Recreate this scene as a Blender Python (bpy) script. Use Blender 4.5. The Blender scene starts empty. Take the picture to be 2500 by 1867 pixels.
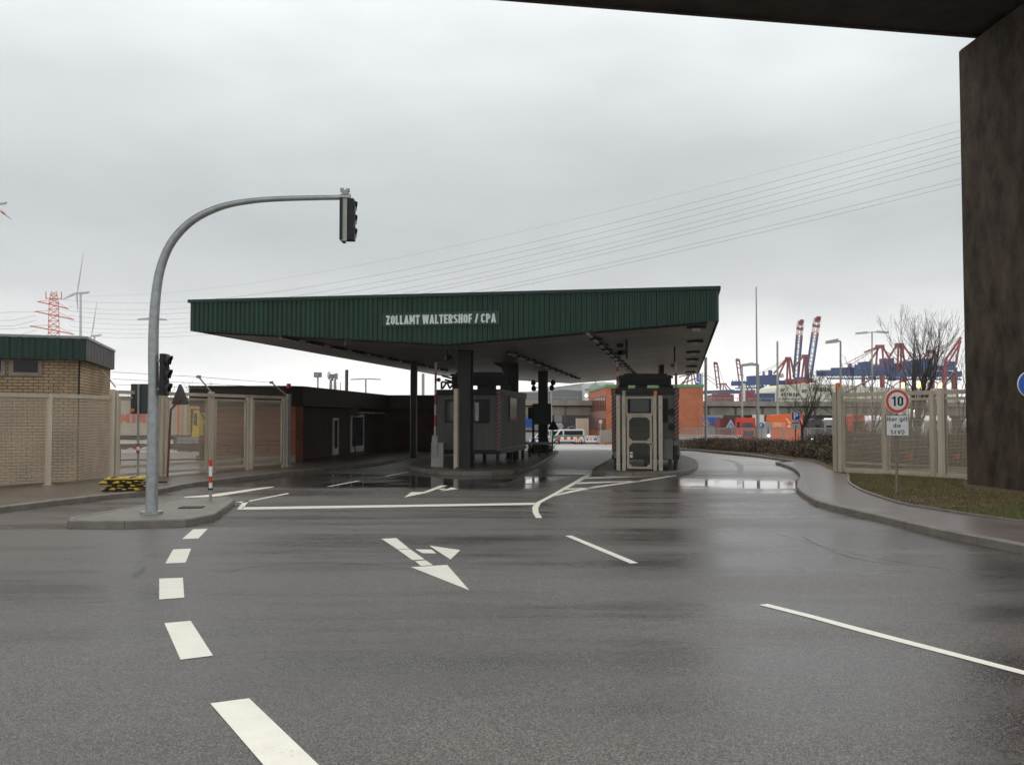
import bpy, bmesh, math, random
from mathutils import Vector, Matrix
random.seed(7)
R = math.radians
HAZE = .0002
sc = bpy.context.scene
col = sc.collection

# ------------------------------------------------------------------ camera
FPX, CX, CY = 2230.0, 1250.0, 933.5           # focal length and centre in photo pixels
HCAM = 1.85
PITCH = math.atan(88.5 / FPX)
cam = bpy.data.cameras.new('camera')
cam.sensor_width = 36.0
cam.lens = 36.0 * FPX / 2500.0
cam.clip_start = 0.05
cam.clip_end = 9000
co = bpy.data.objects.new('camera', cam)
col.objects.link(co)
co.location = (0, 0, HCAM)
co.rotation_euler = (R(90) + PITCH, 0, 0)
sc.camera = co

# ------------------------------------------------------------------ world, sun, exposure
SUN_EL, SUN_AZ = 58.0, 352.0
w = bpy.data.worlds.new('World'); sc.world = w
w.use_nodes = True
nt = w.node_tree; nt.nodes.clear()
def wn(t, **k):
    n = nt.nodes.new(t)
    for a, b in k.items(): setattr(n, a, b)
    return n
wo = wn('ShaderNodeOutputWorld'); bg = wn('ShaderNodeBackground')
tc = wn('ShaderNodeTexCoord'); sp = wn('ShaderNodeSeparateXYZ')
nt.links.new(tc.outputs['Generated'], sp.inputs[0])
rp = wn('ShaderNodeValToRGB')
e = rp.color_ramp.elements
e[0].position = 0.0; e[0].color = (1.25, 1.24, 1.21, 1)
e[1].position = 1.0; e[1].color = (1.3, 1.33, 1.36, 1)
for pos, c in ((.05, (1.2, 1.195, 1.17)), (.085, (.95, .955, .95)), (.13, (.64, .67, .68)), (.2, (.51, .545, .565)), (.28, (.59, .63, .65)), (.37, (.77, .815, .83)), (.46, (.93, .96, .97))):
    q = e.new(pos); q.color = (*c, 1)
mp = wn('ShaderNodeMapping'); mp.inputs['Scale'].default_value = (2.2, 2.2, 7.0)
nz = wn('ShaderNodeTexNoise'); nz.inputs['Scale'].default_value = 1.3; nz.inputs['Detail'].default_value = 4; nz.inputs['Roughness'].default_value = .55
nt.links.new(tc.outputs['Generated'], mp.inputs[0]); nt.links.new(mp.outputs[0], nz.inputs['Vector'])
# clouds bend the elevation a little, and brighten or darken
m1 = wn('ShaderNodeMath', operation='MULTIPLY_ADD'); m1.inputs[1].default_value = .10; m1.inputs[2].default_value = -.05
nt.links.new(nz.outputs['Fac'], m1.inputs[0])
m2 = wn('ShaderNodeMath', operation='MULTIPLY'); nt.links.new(sp.outputs['Z'], m2.inputs[0]); m2.inputs[1].default_value = 1.0
m3 = wn('ShaderNodeMath', operation='ADD'); nt.links.new(m1.outputs[0], m3.inputs[0]); nt.links.new(m2.outputs[0], m3.inputs[1])
nt.links.new(m3.outputs[0], rp.inputs[0])
mp2 = wn('ShaderNodeMapping'); mp2.inputs['Scale'].default_value = (3.0, 3.0, 9.0); mp2.inputs['Location'].default_value = (3.1, .4, 1.7)
nz2 = wn('ShaderNodeTexNoise'); nz2.inputs['Scale'].default_value = 1.6; nz2.inputs['Detail'].default_value = 4; nz2.inputs['Roughness'].default_value = .5
nt.links.new(tc.outputs['Generated'], mp2.inputs[0]); nt.links.new(mp2.outputs[0], nz2.inputs['Vector'])
mr = wn('ShaderNodeMapRange'); mr.inputs[1].default_value = .3; mr.inputs[2].default_value = .7; mr.inputs[3].default_value = .93; mr.inputs[4].default_value = 1.07
nt.links.new(nz2.outputs['Fac'], mr.inputs[0])
vm = wn('ShaderNodeVectorMath', operation='SCALE'); nt.links.new(rp.outputs[0], vm.inputs[0]); nt.links.new(mr.outputs[0], vm.inputs['Scale'])
sky = wn('ShaderNodeTexSky'); sky.sky_type = 'NISHITA'; sky.sun_disc = False
sky.sun_elevation = R(SUN_EL); sky.sun_rotation = R(SUN_AZ); sky.air_density = 2; sky.dust_density = 8
sk = wn('ShaderNodeVectorMath', operation='SCALE'); nt.links.new(sky.outputs[0], sk.inputs[0]); sk.inputs['Scale'].default_value = .004
ad = wn('ShaderNodeVectorMath', operation='ADD'); nt.links.new(vm.outputs[0], ad.inputs[0]); nt.links.new(sk.outputs[0], ad.inputs[1])
nt.links.new(ad.outputs[0], bg.inputs['Color']); bg.inputs['Strength'].default_value = 1.0
nt.links.new(bg.outputs[0], wo.inputs['Surface'])

sl = bpy.data.lights.new('sun', 'SUN'); sl.energy = .6; sl.angle = R(40); sl.color = (1, .97, .93)
so = bpy.data.objects.new('sun', sl); col.objects.link(so)
az = R(SUN_AZ); so.rotation_euler = Vector((math.sin(az) * math.cos(R(SUN_EL)), math.cos(az) * math.cos(R(SUN_EL)), math.sin(R(SUN_EL)))).to_track_quat('Z', 'Y').to_euler()
so.location = (0, -30, 60)
sc.view_settings.view_transform = 'Standard'; sc.view_settings.look = 'None'
sc.view_settings.exposure = 0.1; sc.view_settings.gamma = 1.0
sc.render.engine = 'CYCLES'
sc.cycles.max_bounces = 8
sc.cycles.transparent_max_bounces = 24

# ------------------------------------------------------------------ pixel <-> place
cp, sn = math.cos(PITCH), math.sin(PITCH)
def ray(px, py):
    x = (px - CX) / FPX; y = (CY - py) / FPX
    return Vector((x, cp - y * sn, sn + y * cp))
CAM = Vector((0, 0, HCAM))
YF0, YF1, DROP = 52.0, 130.0, 1.7
def gz(Y):
    return -DROP * min(1.0, max(0.0, (Y - YF0) / (YF1 - YF0)))
def PT(px, py, Y):
    d = ray(px, py); return CAM + d * (Y / d.y)
def G(px, py, z=0.0):
    d = ray(px, py)
    zz = z
    for i in range(40):
        t = (zz - HCAM) / d.z
        zz = z + gz(d.y * t)
    p = CAM + d * t; p.z = zz
    return p
def PL(px, py, pt, n):
    d = ray(px, py); t = (Vector(pt) - CAM).dot(n) / d.dot(n)
    return CAM + d * t
def PZ(px, py, z):
    d = ray(px, py); return CAM + d * ((z - HCAM) / d.z)
def m_(n, Y): return n * Y / FPX

# ------------------------------------------------------------------ materials
MATS = {}
def mat(name, c, rough=.6, metal=0.0, var=.15, vscale=3.0, spec=.5, bump=0.0, bscale=60.0, emit=None, estr=0, streak=0.0):
    if name in MATS: return MATS[name]
    m = bpy.data.materials.new(name); m.use_nodes = True
    t = m.node_tree; b = t.nodes['Principled BSDF']
    b.inputs['Roughness'].default_value = rough; b.inputs['Metallic'].default_value = metal
    b.inputs['Specular IOR Level'].default_value = spec
    g = t.nodes.new('ShaderNodeNewGeometry')
    n = t.nodes.new('ShaderNodeTexNoise'); n.inputs['Scale'].default_value = vscale; n.inputs['Detail'].default_value = 6
    n.inputs['Roughness'].default_value = .65
    vec = g.outputs['Position']
    if streak:
        mpn = t.nodes.new('ShaderNodeMapping'); mpn.inputs['Scale'].default_value = (1, 1, streak)
        t.links.new(vec, mpn.inputs[0]); vec2 = mpn.outputs[0]
    else: vec2 = vec
    t.links.new(vec2, n.inputs['Vector'])
    mrn = t.nodes.new('ShaderNodeMapRange'); mrn.inputs[1].default_value = .3; mrn.inputs[2].default_value = .7
    mrn.inputs[3].default_value = 1 - var; mrn.inputs[4].default_value = 1 + var * .7
    t.links.new(n.outputs['Fac'], mrn.inputs[0])
    s = t.nodes.new('ShaderNodeVectorMath'); s.operation = 'SCALE'; s.inputs[0].default_value = c
    t.links.new(mrn.outputs[0], s.inputs['Scale']); t.links.new(s.outputs[0], b.inputs['Base Color'])
    if bump:
        n2 = t.nodes.new('ShaderNodeTexNoise'); n2.inputs['Scale'].default_value = bscale; n2.inputs['Detail'].default_value = 3
        t.links.new(vec, n2.inputs['Vector'])
        bp = t.nodes.new('ShaderNodeBump'); bp.inputs['Strength'].default_value = bump; bp.inputs['Distance'].default_value = .02
        t.links.new(n2.outputs['Fac'], bp.inputs['Height']); t.links.new(bp.outputs[0], b.inputs['Normal'])
    if emit:
        b.inputs['Emission Color'].default_value = (*emit, 1); b.inputs['Emission Strength'].default_value = estr
    MATS[name] = m
    return m

def brick_mat(name, c1, c2, mortar, bw=.26, bh=.085, ms=.012, dirt=.35, rough=.75):
    m = bpy.data.materials.new(name); m.use_nodes = True
    t = m.node_tree; b = t.nodes['Principled BSDF']; b.inputs['Roughness'].default_value = rough
    uv = t.nodes.new('ShaderNodeUVMap')
    br = t.nodes.new('ShaderNodeTexBrick')
    br.inputs['Scale'].default_value = 1.0; br.inputs['Brick Width'].default_value = bw; br.inputs['Row Height'].default_value = bh
    br.inputs['Mortar Size'].default_value = ms; br.inputs['Mortar Smooth'].default_value = .2; br.inputs['Bias'].default_value = -.1
    br.inputs['Color1'].default_value = (*c1, 1); br.inputs['Color2'].default_value = (*c2, 1); br.inputs['Mortar'].default_value = (*mortar, 1)
    t.links.new(uv.outputs[0], br.inputs['Vector'])
    n = t.nodes.new('ShaderNodeTexNoise'); n.inputs['Scale'].default_value = .9; n.inputs['Detail'].default_value = 7
    t.links.new(uv.outputs[0], n.inputs['Vector'])
    mrn = t.nodes.new('ShaderNodeMapRange'); mrn.inputs[1].default_value = .35; mrn.inputs[2].default_value = .65
    mrn.inputs[3].default_value = 1 - dirt; mrn.inputs[4].default_value = 1.08
    t.links.new(n.outputs['Fac'], mrn.inputs[0])
    s = t.nodes.new('ShaderNodeVectorMath'); s.operation = 'SCALE'
    t.links.new(br.outputs['Color'], s.inputs[0]); t.links.new(mrn.outputs[0], s.inputs['Scale'])
    t.links.new(s.outputs[0], b.inputs['Base Color'])
    bp = t.nodes.new('ShaderNodeBump'); bp.inputs['Strength'].default_value = .5; bp.inputs['Distance'].default_value = .01; bp.invert = True
    t.links.new(br.outputs['Fac'], bp.inputs['Height']); t.links.new(bp.outputs[0], b.inputs['Normal'])
    return m

def mesh_mat(name, c, pitch=.04, wire=.006):
    """real wire grid: opaque wires, open between them"""
    m = bpy.data.materials.new(name); m.use_nodes = True
    t = m.node_tree; b = t.nodes['Principled BSDF']
    b.inputs['Base Color'].default_value = (*c, 1); b.inputs['Roughness'].default_value = .6
    uv = t.nodes.new('ShaderNodeUVMap'); s = t.nodes.new('ShaderNodeSeparateXYZ'); t.links.new(uv.outputs[0], s.inputs[0])
    outs = []
    for k in ('X', 'Y'):
        d = t.nodes.new('ShaderNodeMath'); d.operation = 'DIVIDE'; d.inputs[1].default_value = pitch; t.links.new(s.outputs[k], d.inputs[0])
        fr = t.nodes.new('ShaderNodeMath'); fr.operation = 'FRACT'; t.links.new(d.outputs[0], fr.inputs[0])
        lt = t.nodes.new('ShaderNodeMath'); lt.operation = 'LESS_THAN'; lt.inputs[1].default_value = wire / pitch; t.links.new(fr.outputs[0], lt.inputs[0])
        outs.append(lt)
    mx = t.nodes.new('ShaderNodeMath'); mx.operation = 'MAXIMUM'
    t.links.new(outs[0].outputs[0], mx.inputs[0]); t.links.new(outs[1].outputs[0], mx.inputs[1])
    d = t.nodes.new('ShaderNodeMath'); d.operation = 'DIVIDE'; d.inputs[1].default_value = .2; t.links.new(s.outputs['Y'], d.inputs[0])
    fr = t.nodes.new('ShaderNodeMath'); fr.operation = 'FRACT'; t.links.new(d.outputs[0], fr.inputs[0])
    lt = t.nodes.new('ShaderNodeMath'); lt.operation = 'LESS_THAN'; lt.inputs[1].default_value = .075; t.links.new(fr.outputs[0], lt.inputs[0])
    m2_ = t.nodes.new('ShaderNodeMath'); m2_.operation = 'MAXIMUM'; t.links.new(mx.outputs[0], m2_.inputs[0]); t.links.new(lt.outputs[0], m2_.inputs[1])
    t.links.new(m2_.outputs[0], b.inputs['Alpha'])
    return m

def glass_mat(name, c=(.02, .025, .03), rough=.1):
    return mat(name, c, rough, 0, .2, 1.5, .7)

def road_mat():
    m = bpy.data.materials.new('wet_asphalt'); m.use_nodes = True
    t = m.node_tree; b = t.nodes['Principled BSDF']; L = t.links.new
    def N(tp, **k):
        n = t.nodes.new(tp)
        for a, v in k.items(): setattr(n, a, v)
        return n
    def noise(sc_, det, vec, ro=.6):
        n = N('ShaderNodeTexNoise'); n.inputs['Scale'].default_value = sc_; n.inputs['Detail'].default_value = det; n.inputs['Roughness'].default_value = ro
        L(vec, n.inputs['Vector']); return n.outputs['Fac']
    def mr_(v, a, b_, c, d):
        n = N('ShaderNodeMapRange'); n.interpolation_type = 'SMOOTHSTEP'; n.inputs[1].default_value = a; n.inputs[2].default_value = b_; n.inputs[3].default_value = c; n.inputs[4].default_value = d
        L(v, n.inputs[0]); return n.outputs[0]
    def ma(op, a, b_):
        n = N('ShaderNodeMath', operation=op)
        for i, v in enumerate((a, b_)):
            if isinstance(v, (int, float)): n.inputs[i].default_value = v
            else: L(v, n.inputs[i])
        return n.outputs[0]
    g = N('ShaderNodeNewGeometry'); pos = g.outputs['Position']
    sep = N('ShaderNodeSeparateXYZ'); L(pos, sep.inputs[0])
    du = N('ShaderNodeVectorMath', operation='DOT_PRODUCT'); L(pos, du.inputs[0]); du.inputs[1].default_value = (.182, .983, 0)
    u = du.outputs['Value']
    mpn = N('ShaderNodeMapping'); mpn.inputs['Scale'].default_value = (.10, .55, 1); mpn.inputs['Rotation'].default_value = (0, 0, R(-8)); L(pos, mpn.inputs[0])
    streak = noise(1.0, 5, mpn.outputs[0], .6)          # long tyre streaks and wet bands
    blotch = noise(.16, 5, pos, .6)
    fine = noise(75, 2, pos, .7)
    mid = noise(14, 3, pos, .6)
    # drains run along the front of the canopy: water stands there
    pud = ma('MULTIPLY', mr_(u, 22.6, 24.4, 0, 1), mr_(u, 27.5, 30.5, 1, 0))
    pudn = mr_(ma('ADD', ma('MULTIPLY', blotch, .55), ma('MULTIPLY', streak, .45)), .40, .50, .25, 1)
    dw = N('ShaderNodeVectorMath', operation='DOT_PRODUCT'); L(pos, dw.inputs[0]); dw.inputs[1].default_value = (.983, -.182, 0); wv_ = dw.outputs['Value']
    gapm = ma('SUBTRACT', 1, ma('MULTIPLY', mr_(wv_, -4.6, -3.2, 0, 1), mr_(wv_, -.6, .2, 1, 0)))
    pud = ma('MULTIPLY', ma('MULTIPLY', pud, pudn), gapm)
    # concrete apron beyond the booths, paler with the horizon's reflection put into its colour
    far = mr_(u, 31, 36, 0, 1)
    vo = N('ShaderNodeTexVoronoi'); vo.inputs['Scale'].default_value = 135; L(pos, vo.inputs['Vector'])
    vs_ = N('ShaderNodeSeparateColor'); L(vo.outputs['Color'], vs_.inputs[0])
    agg = ma('MULTIPLY', mr_(fine, .35, .72, .8, 1.25), mr_(vs_.outputs[0], .25, 1.0, .35, 2.5))
    wetdark = ma('ADD', ma('MULTIPLY', mr_(streak, .36, .58, .66, 1.12), ma('SUBTRACT', 1, far)), ma('MULTIPLY', far, mr_(streak, .34, .48, .8, 1.0)))
    val = ma('MULTIPLY', ma('MULTIPLY', agg, wetdark), mr_(blotch, .3, .7, .82, 1.15))
    base = N('ShaderNodeMix', data_type='RGBA'); base.inputs[6].default_value = (.082, .070, .062, 1); base.inputs[7].default_value = (.32, .30, .275, 1); L(far, base.inputs[0])
    dk = ma('SUBTRACT', 1, ma('MULTIPLY', pud, .45))
    sv = N('ShaderNodeVectorMath', operation='SCALE'); L(base.outputs[2], sv.inputs[0]); L(ma('MULTIPLY', val, dk), sv.inputs['Scale'])
    L(sv.outputs[0], b.inputs['Base Color'])
    rr = ma('ADD', ma('MULTIPLY', mr_(streak, .36, .6, .22, .40), ma('SUBTRACT', 1, far)), ma('MULTIPLY', far, .36))
    rr = ma('ADD', ma('MULTIPLY', rr, ma('SUBTRACT', 1, pud)), ma('MULTIPLY', pud, .045))
    L(rr, b.inputs['Roughness'])
    b.inputs['Specular IOR Level'].default_value = .5
    bp = N('ShaderNodeBump'); bp.inputs['Distance'].default_value = .006
    L(ma('MULTIPLY', ma('SUBTRACT', 1, pud), .30), bp.inputs['Strength'])
    L(ma('ADD', fine, ma('MULTIPLY', mid, .5)), bp.inputs['Height']); L(bp.outputs[0], b.inputs['Normal'])
    return m

def soffit_mat():
    m = bpy.data.materials.new('soffit_boards'); m.use_nodes = True
    t = m.node_tree; b = t.nodes['Principled BSDF']; b.inputs['Roughness'].default_value = .55; L = t.links.new
    uv = t.nodes.new('ShaderNodeUVMap'); s = t.nodes.new('ShaderNodeSeparateXYZ'); L(uv.outputs[0], s.inputs[0])
    d = t.nodes.new('ShaderNodeMath'); d.operation = 'DIVIDE'; d.inputs[1].default_value = .9; L(s.outputs['Y'], d.inputs[0])
    f = t.nodes.new('ShaderNodeMath'); f.operation = 'FRACT'; L(d.outputs[0], f.inputs[0])
    lt = t.nodes.new('ShaderNodeMath'); lt.operation = 'LESS_THAN'; lt.inputs[1].default_value = .05; L(f.outputs[0], lt.inputs[0])
    mpn = t.nodes.new('ShaderNodeMapping'); mpn.inputs['Scale'].default_value = (.35, 2.2, 1); L(uv.outputs[0], mpn.inputs[0])
    n = t.nodes.new('ShaderNodeTexNoise'); n.inputs['Scale'].default_value = 1.2; n.inputs['Detail'].default_value = 6; L(mpn.outputs[0], n.inputs['Vector'])
    r = t.nodes.new('ShaderNodeValToRGB'); r.color_ramp.elements[0].position = .3; r.color_ramp.elements[0].color = (.20, .175, .15, 1)
    r.color_ramp.elements[1].position = .7; r.color_ramp.elements[1].color = (.40, .365, .32, 1); L(n.outputs['Fac'], r.inputs[0])
    mx = t.nodes.new('ShaderNodeMix'); mx.data_type = 'RGBA'; L(lt.outputs[0], mx.inputs[0]); L(r.outputs[0], mx.inputs[6]); mx.inputs[7].default_value = (.06, .055, .05, 1)
    L(mx.outputs[2], b.inputs['Base Color'])
    return m

def paver_mat(name, c1, c2, mortar):
    return brick_mat(name, c1, c2, mortar, .2, .1, .006, .3, .3)

M_road = road_mat()
M_ground = mat('gravel_ground', (.10, .092, .08), .7, 0, .3, .4, .5, .4, 30)
def paint_mat():
    m = mat('road_paint', (.86, .82, .70), .38, 0, .06, 5, .5, .25, 60); t = m.node_tree; b = t.nodes['Principled BSDF']; src = b.inputs['Base Color'].links[0].from_socket
    g = t.nodes.new('ShaderNodeNewGeometry'); n = t.nodes.new('ShaderNodeTexNoise'); n.inputs['Scale'].default_value = 38; n.inputs['Detail'].default_value = 6; n.inputs['Roughness'].default_value = .75; t.links.new(g.outputs['Position'], n.inputs['Vector'])
    n2 = t.nodes.new('ShaderNodeTexNoise'); n2.inputs['Scale'].default_value = 2.2; n2.inputs['Detail'].default_value = 4; t.links.new(g.outputs['Position'], n2.inputs['Vector'])
    a = t.nodes.new('ShaderNodeMath'); a.operation = 'MULTIPLY_ADD'; a.inputs[1].default_value = .55; t.links.new(n2.outputs['Fac'], a.inputs[0]); t.links.new(n.outputs['Fac'], a.inputs[2])
    r = t.nodes.new('ShaderNodeMapRange'); r.inputs[1].default_value = .93; r.inputs[2].default_value = 1.08; t.links.new(a.outputs[0], r.inputs[0])
    x = t.nodes.new('ShaderNodeMix'); x.data_type = 'RGBA'; t.links.new(r.outputs[0], x.inputs[0]); t.links.new(src, x.inputs[6]); x.inputs[7].default_value = (.20, .19, .17, 1); t.links.new(x.outputs[2], b.inputs['Base Color'])
    return m
M_mark = paint_mat()
M_kerb = mat('kerb_stone', (.19, .168, .142), .55, 0, .3, 2.5, .5, .3, 40)
M_pave_tan = paver_mat('tan_pavers', (.17, .135, .10), (.135, .105, .08), (.06, .05, .04))
M_pave_pink = paver_mat('pink_pavers', (.18, .138, .125), (.14, .107, .098), (.065, .052, .048))
M_pave_isl = mat('island_concrete', (.165, .145, .11), .45, 0, .3, 3, .5, .3, 50)
M_brick_y = brick_mat('yellow_brick', (.66, .48, .29), (.54, .39, .24), (.14, .10, .07), .25, .083, .011)
M_brick_r = brick_mat('red_brick', (.42, .13, .065), (.33, .09, .045), (.16, .08, .05), .25, .083, .010, .25)
M_brick_o = brick_mat('orange_brick', (.52, .16, .075), (.46, .135, .06), (.40, .15, .08), .25, .083, .010, .15)
M_brick_d = brick_mat('shaded_brick', (.095, .042, .028), (.07, .032, .022), (.04, .028, .022), .25, .083, .010, .3)  # darker brick for the side walls, canopy shade put into its colour
M_green = mat('green_sheet', (.009, .050, .029), .45, 0, .42, 3.2, .5, streak=.07)
M_greenD = mat('dark_green_sheet', (.010, .045, .034), .5, 0, .22, 1.2, .5, streak=.25)
M_greenT = mat('green_trim', (.10, .30, .13), .5)
M_fasgrey = mat('weathered_fascia', (.10, .095, .085), .6, 0, .3, 2)
M_steel = mat('dark_steel', (.030, .029, .028), .55, 0, .3, 2, .4)
M_black = mat('black_paint', (.012, .012, .013), .55, 0, .3, 2, .4)
M_cream = mat('cream_steel', (.58, .50, .39), .5, 0, .22, 2.0, .5, streak=.3)
M_creamb = mat('cream_post', (.68, .59, .47), .5, 0, .2, 1.5, .5, streak=.3)
M_galv = mat('galvanised_steel', (.37, .39, .39), .42, .55, .22, 9, .5, .15, 40)
M_galvl = mat('lamp_post_grey', (.36, .35, .33), .5, .2, .2, 2)
M_white = mat('white_paint', (.80, .80, .77), .45, 0, .1, 2)
M_signw = mat('sign_white', (.82, .82, .80), .35, 0, .04, 2)
M_red = mat('red_paint', (.60, .045, .025), .45, 0, .12, 3)
M_signred = mat('sign_red', (.66, .06, .035), .35, 0, .05, 2)
M_orange = mat('orange_panel', (.80, .15, .03), .45, 0, .08, .7)
M_blue = mat('sign_blue', (.008, .085, .42), .35, 0, .05, 2)
M_cblue = mat('crane_blue', (.022, .07, .22), .5, 0, .25, .06)
M_cred = mat('crane_red', (.33, .035, .04), .5, 0, .25, .06)
M_cmar = mat('crane_maroon', (.27, .085, .085), .55, 0, .25, .06)
M_pylon = mat('pylon_red', (.72, .12, .06), .5, 0, .2, .1)
M_turb = mat('turbine_grey', (.55, .56, .57), .5, 0, .06, .05)
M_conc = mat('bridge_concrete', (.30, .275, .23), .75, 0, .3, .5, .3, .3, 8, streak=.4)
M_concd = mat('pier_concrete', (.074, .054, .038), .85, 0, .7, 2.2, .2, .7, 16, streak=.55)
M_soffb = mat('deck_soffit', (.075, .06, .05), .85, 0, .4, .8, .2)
M_booth = mat('booth_sheet', (.17, .17, .152), .55, 0, .2, 2, .4, streak=.2)
M_boothd = mat('booth_frame', (.025, .026, .025), .55, 0, .2, 2, .4)
M_boxgrey = mat('cabinet_grey', (.44, .46, .43), .5, 0, .12, 2)
M_glass = mat('window_glass', (.02, .02, .022), .12, 0, .2, 1.5, .25)
M_glassl = mat('window_glass_pale', (.07, .075, .075), .15, 0, .25, 1.5, .35)
M_curtain = mat('window_blind', (.62, .62, .58), .7)
M_soffit = soffit_mat()
M_wire = mesh_mat('fence_wire', (.60, .51, .40), .04, .0105)
M_wireg = mesh_mat('fence_wire_grey', (.42, .42, .40), .05, .008)
M_wirek = mesh_mat('gate_wire', (.10, .09, .075), .03, .006)
M_yellow = mat('yellow_plastic', (.72, .50, .03), .5, 0, .25, 4)
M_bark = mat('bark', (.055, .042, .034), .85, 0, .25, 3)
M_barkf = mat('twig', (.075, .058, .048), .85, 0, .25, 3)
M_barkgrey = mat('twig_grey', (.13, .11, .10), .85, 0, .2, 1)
M_bird = mat('bird_black', (.02, .02, .02), .7)
M_orangelamp = mat('orange_lamp', (.85, .22, .02), .25, 0, .05, 2)
M_lit = mat('lit_lamp_white', (1, .97, .9), .3, emit=(1, .96, .88), estr=9)
M_litw = mat('lit_lamp_warm', (1, .7, .3), .3, emit=(1, .55, .16), estr=6)
M_rust = mat('rust_brown', (.20, .075, .045), .7, 0, .3, 3)
M_maroon = mat('maroon_container', (.17, .035, .03), .5, 0, .15, .5)
M_cont = mat('cream_container', (.56, .52, .42), .5, 0, .14, .8, streak=.2)
M_contb = mat('blue_tarpaulin', (.03, .16, .55), .5, 0, .25, 1)
M_pale = mat('pale_hall', (.66, .67, .63), .6, 0, .1, .08)
M_greyh = mat('grey_hall', (.20, .21, .21), .6, 0, .12, .08)
M_ship = mat('ship_cream', (.74, .70, .55), .5, 0, .08, .05)
M_police = mat('police_green', (.06, .28, .19), .35, 0, .05, 2)
M_tyre = mat('tyre', (.02, .02, .02), .8)
M_soil = mat('soil_grass', (.105, .075, .042), .9, 0, .5, 1.2, .2, .6, 25)

# ------------------------------------------------------------------ mesh builder
class Fr:
    def __init__(s, o, ang=0.0, ex=None):
        s.o = Vector(o)
        if ex is not None:
            s.ex = Vector((ex[0], ex[1], 0)).normalized()
        else: s.ex = Vector((math.cos(ang), math.sin(ang), 0))
        s.ey = Vector((-s.ex.y, s.ex.x, 0))
    def p(s, x, y, z): return s.o + s.ex * x + s.ey * y + Vector((0, 0, z))

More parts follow.
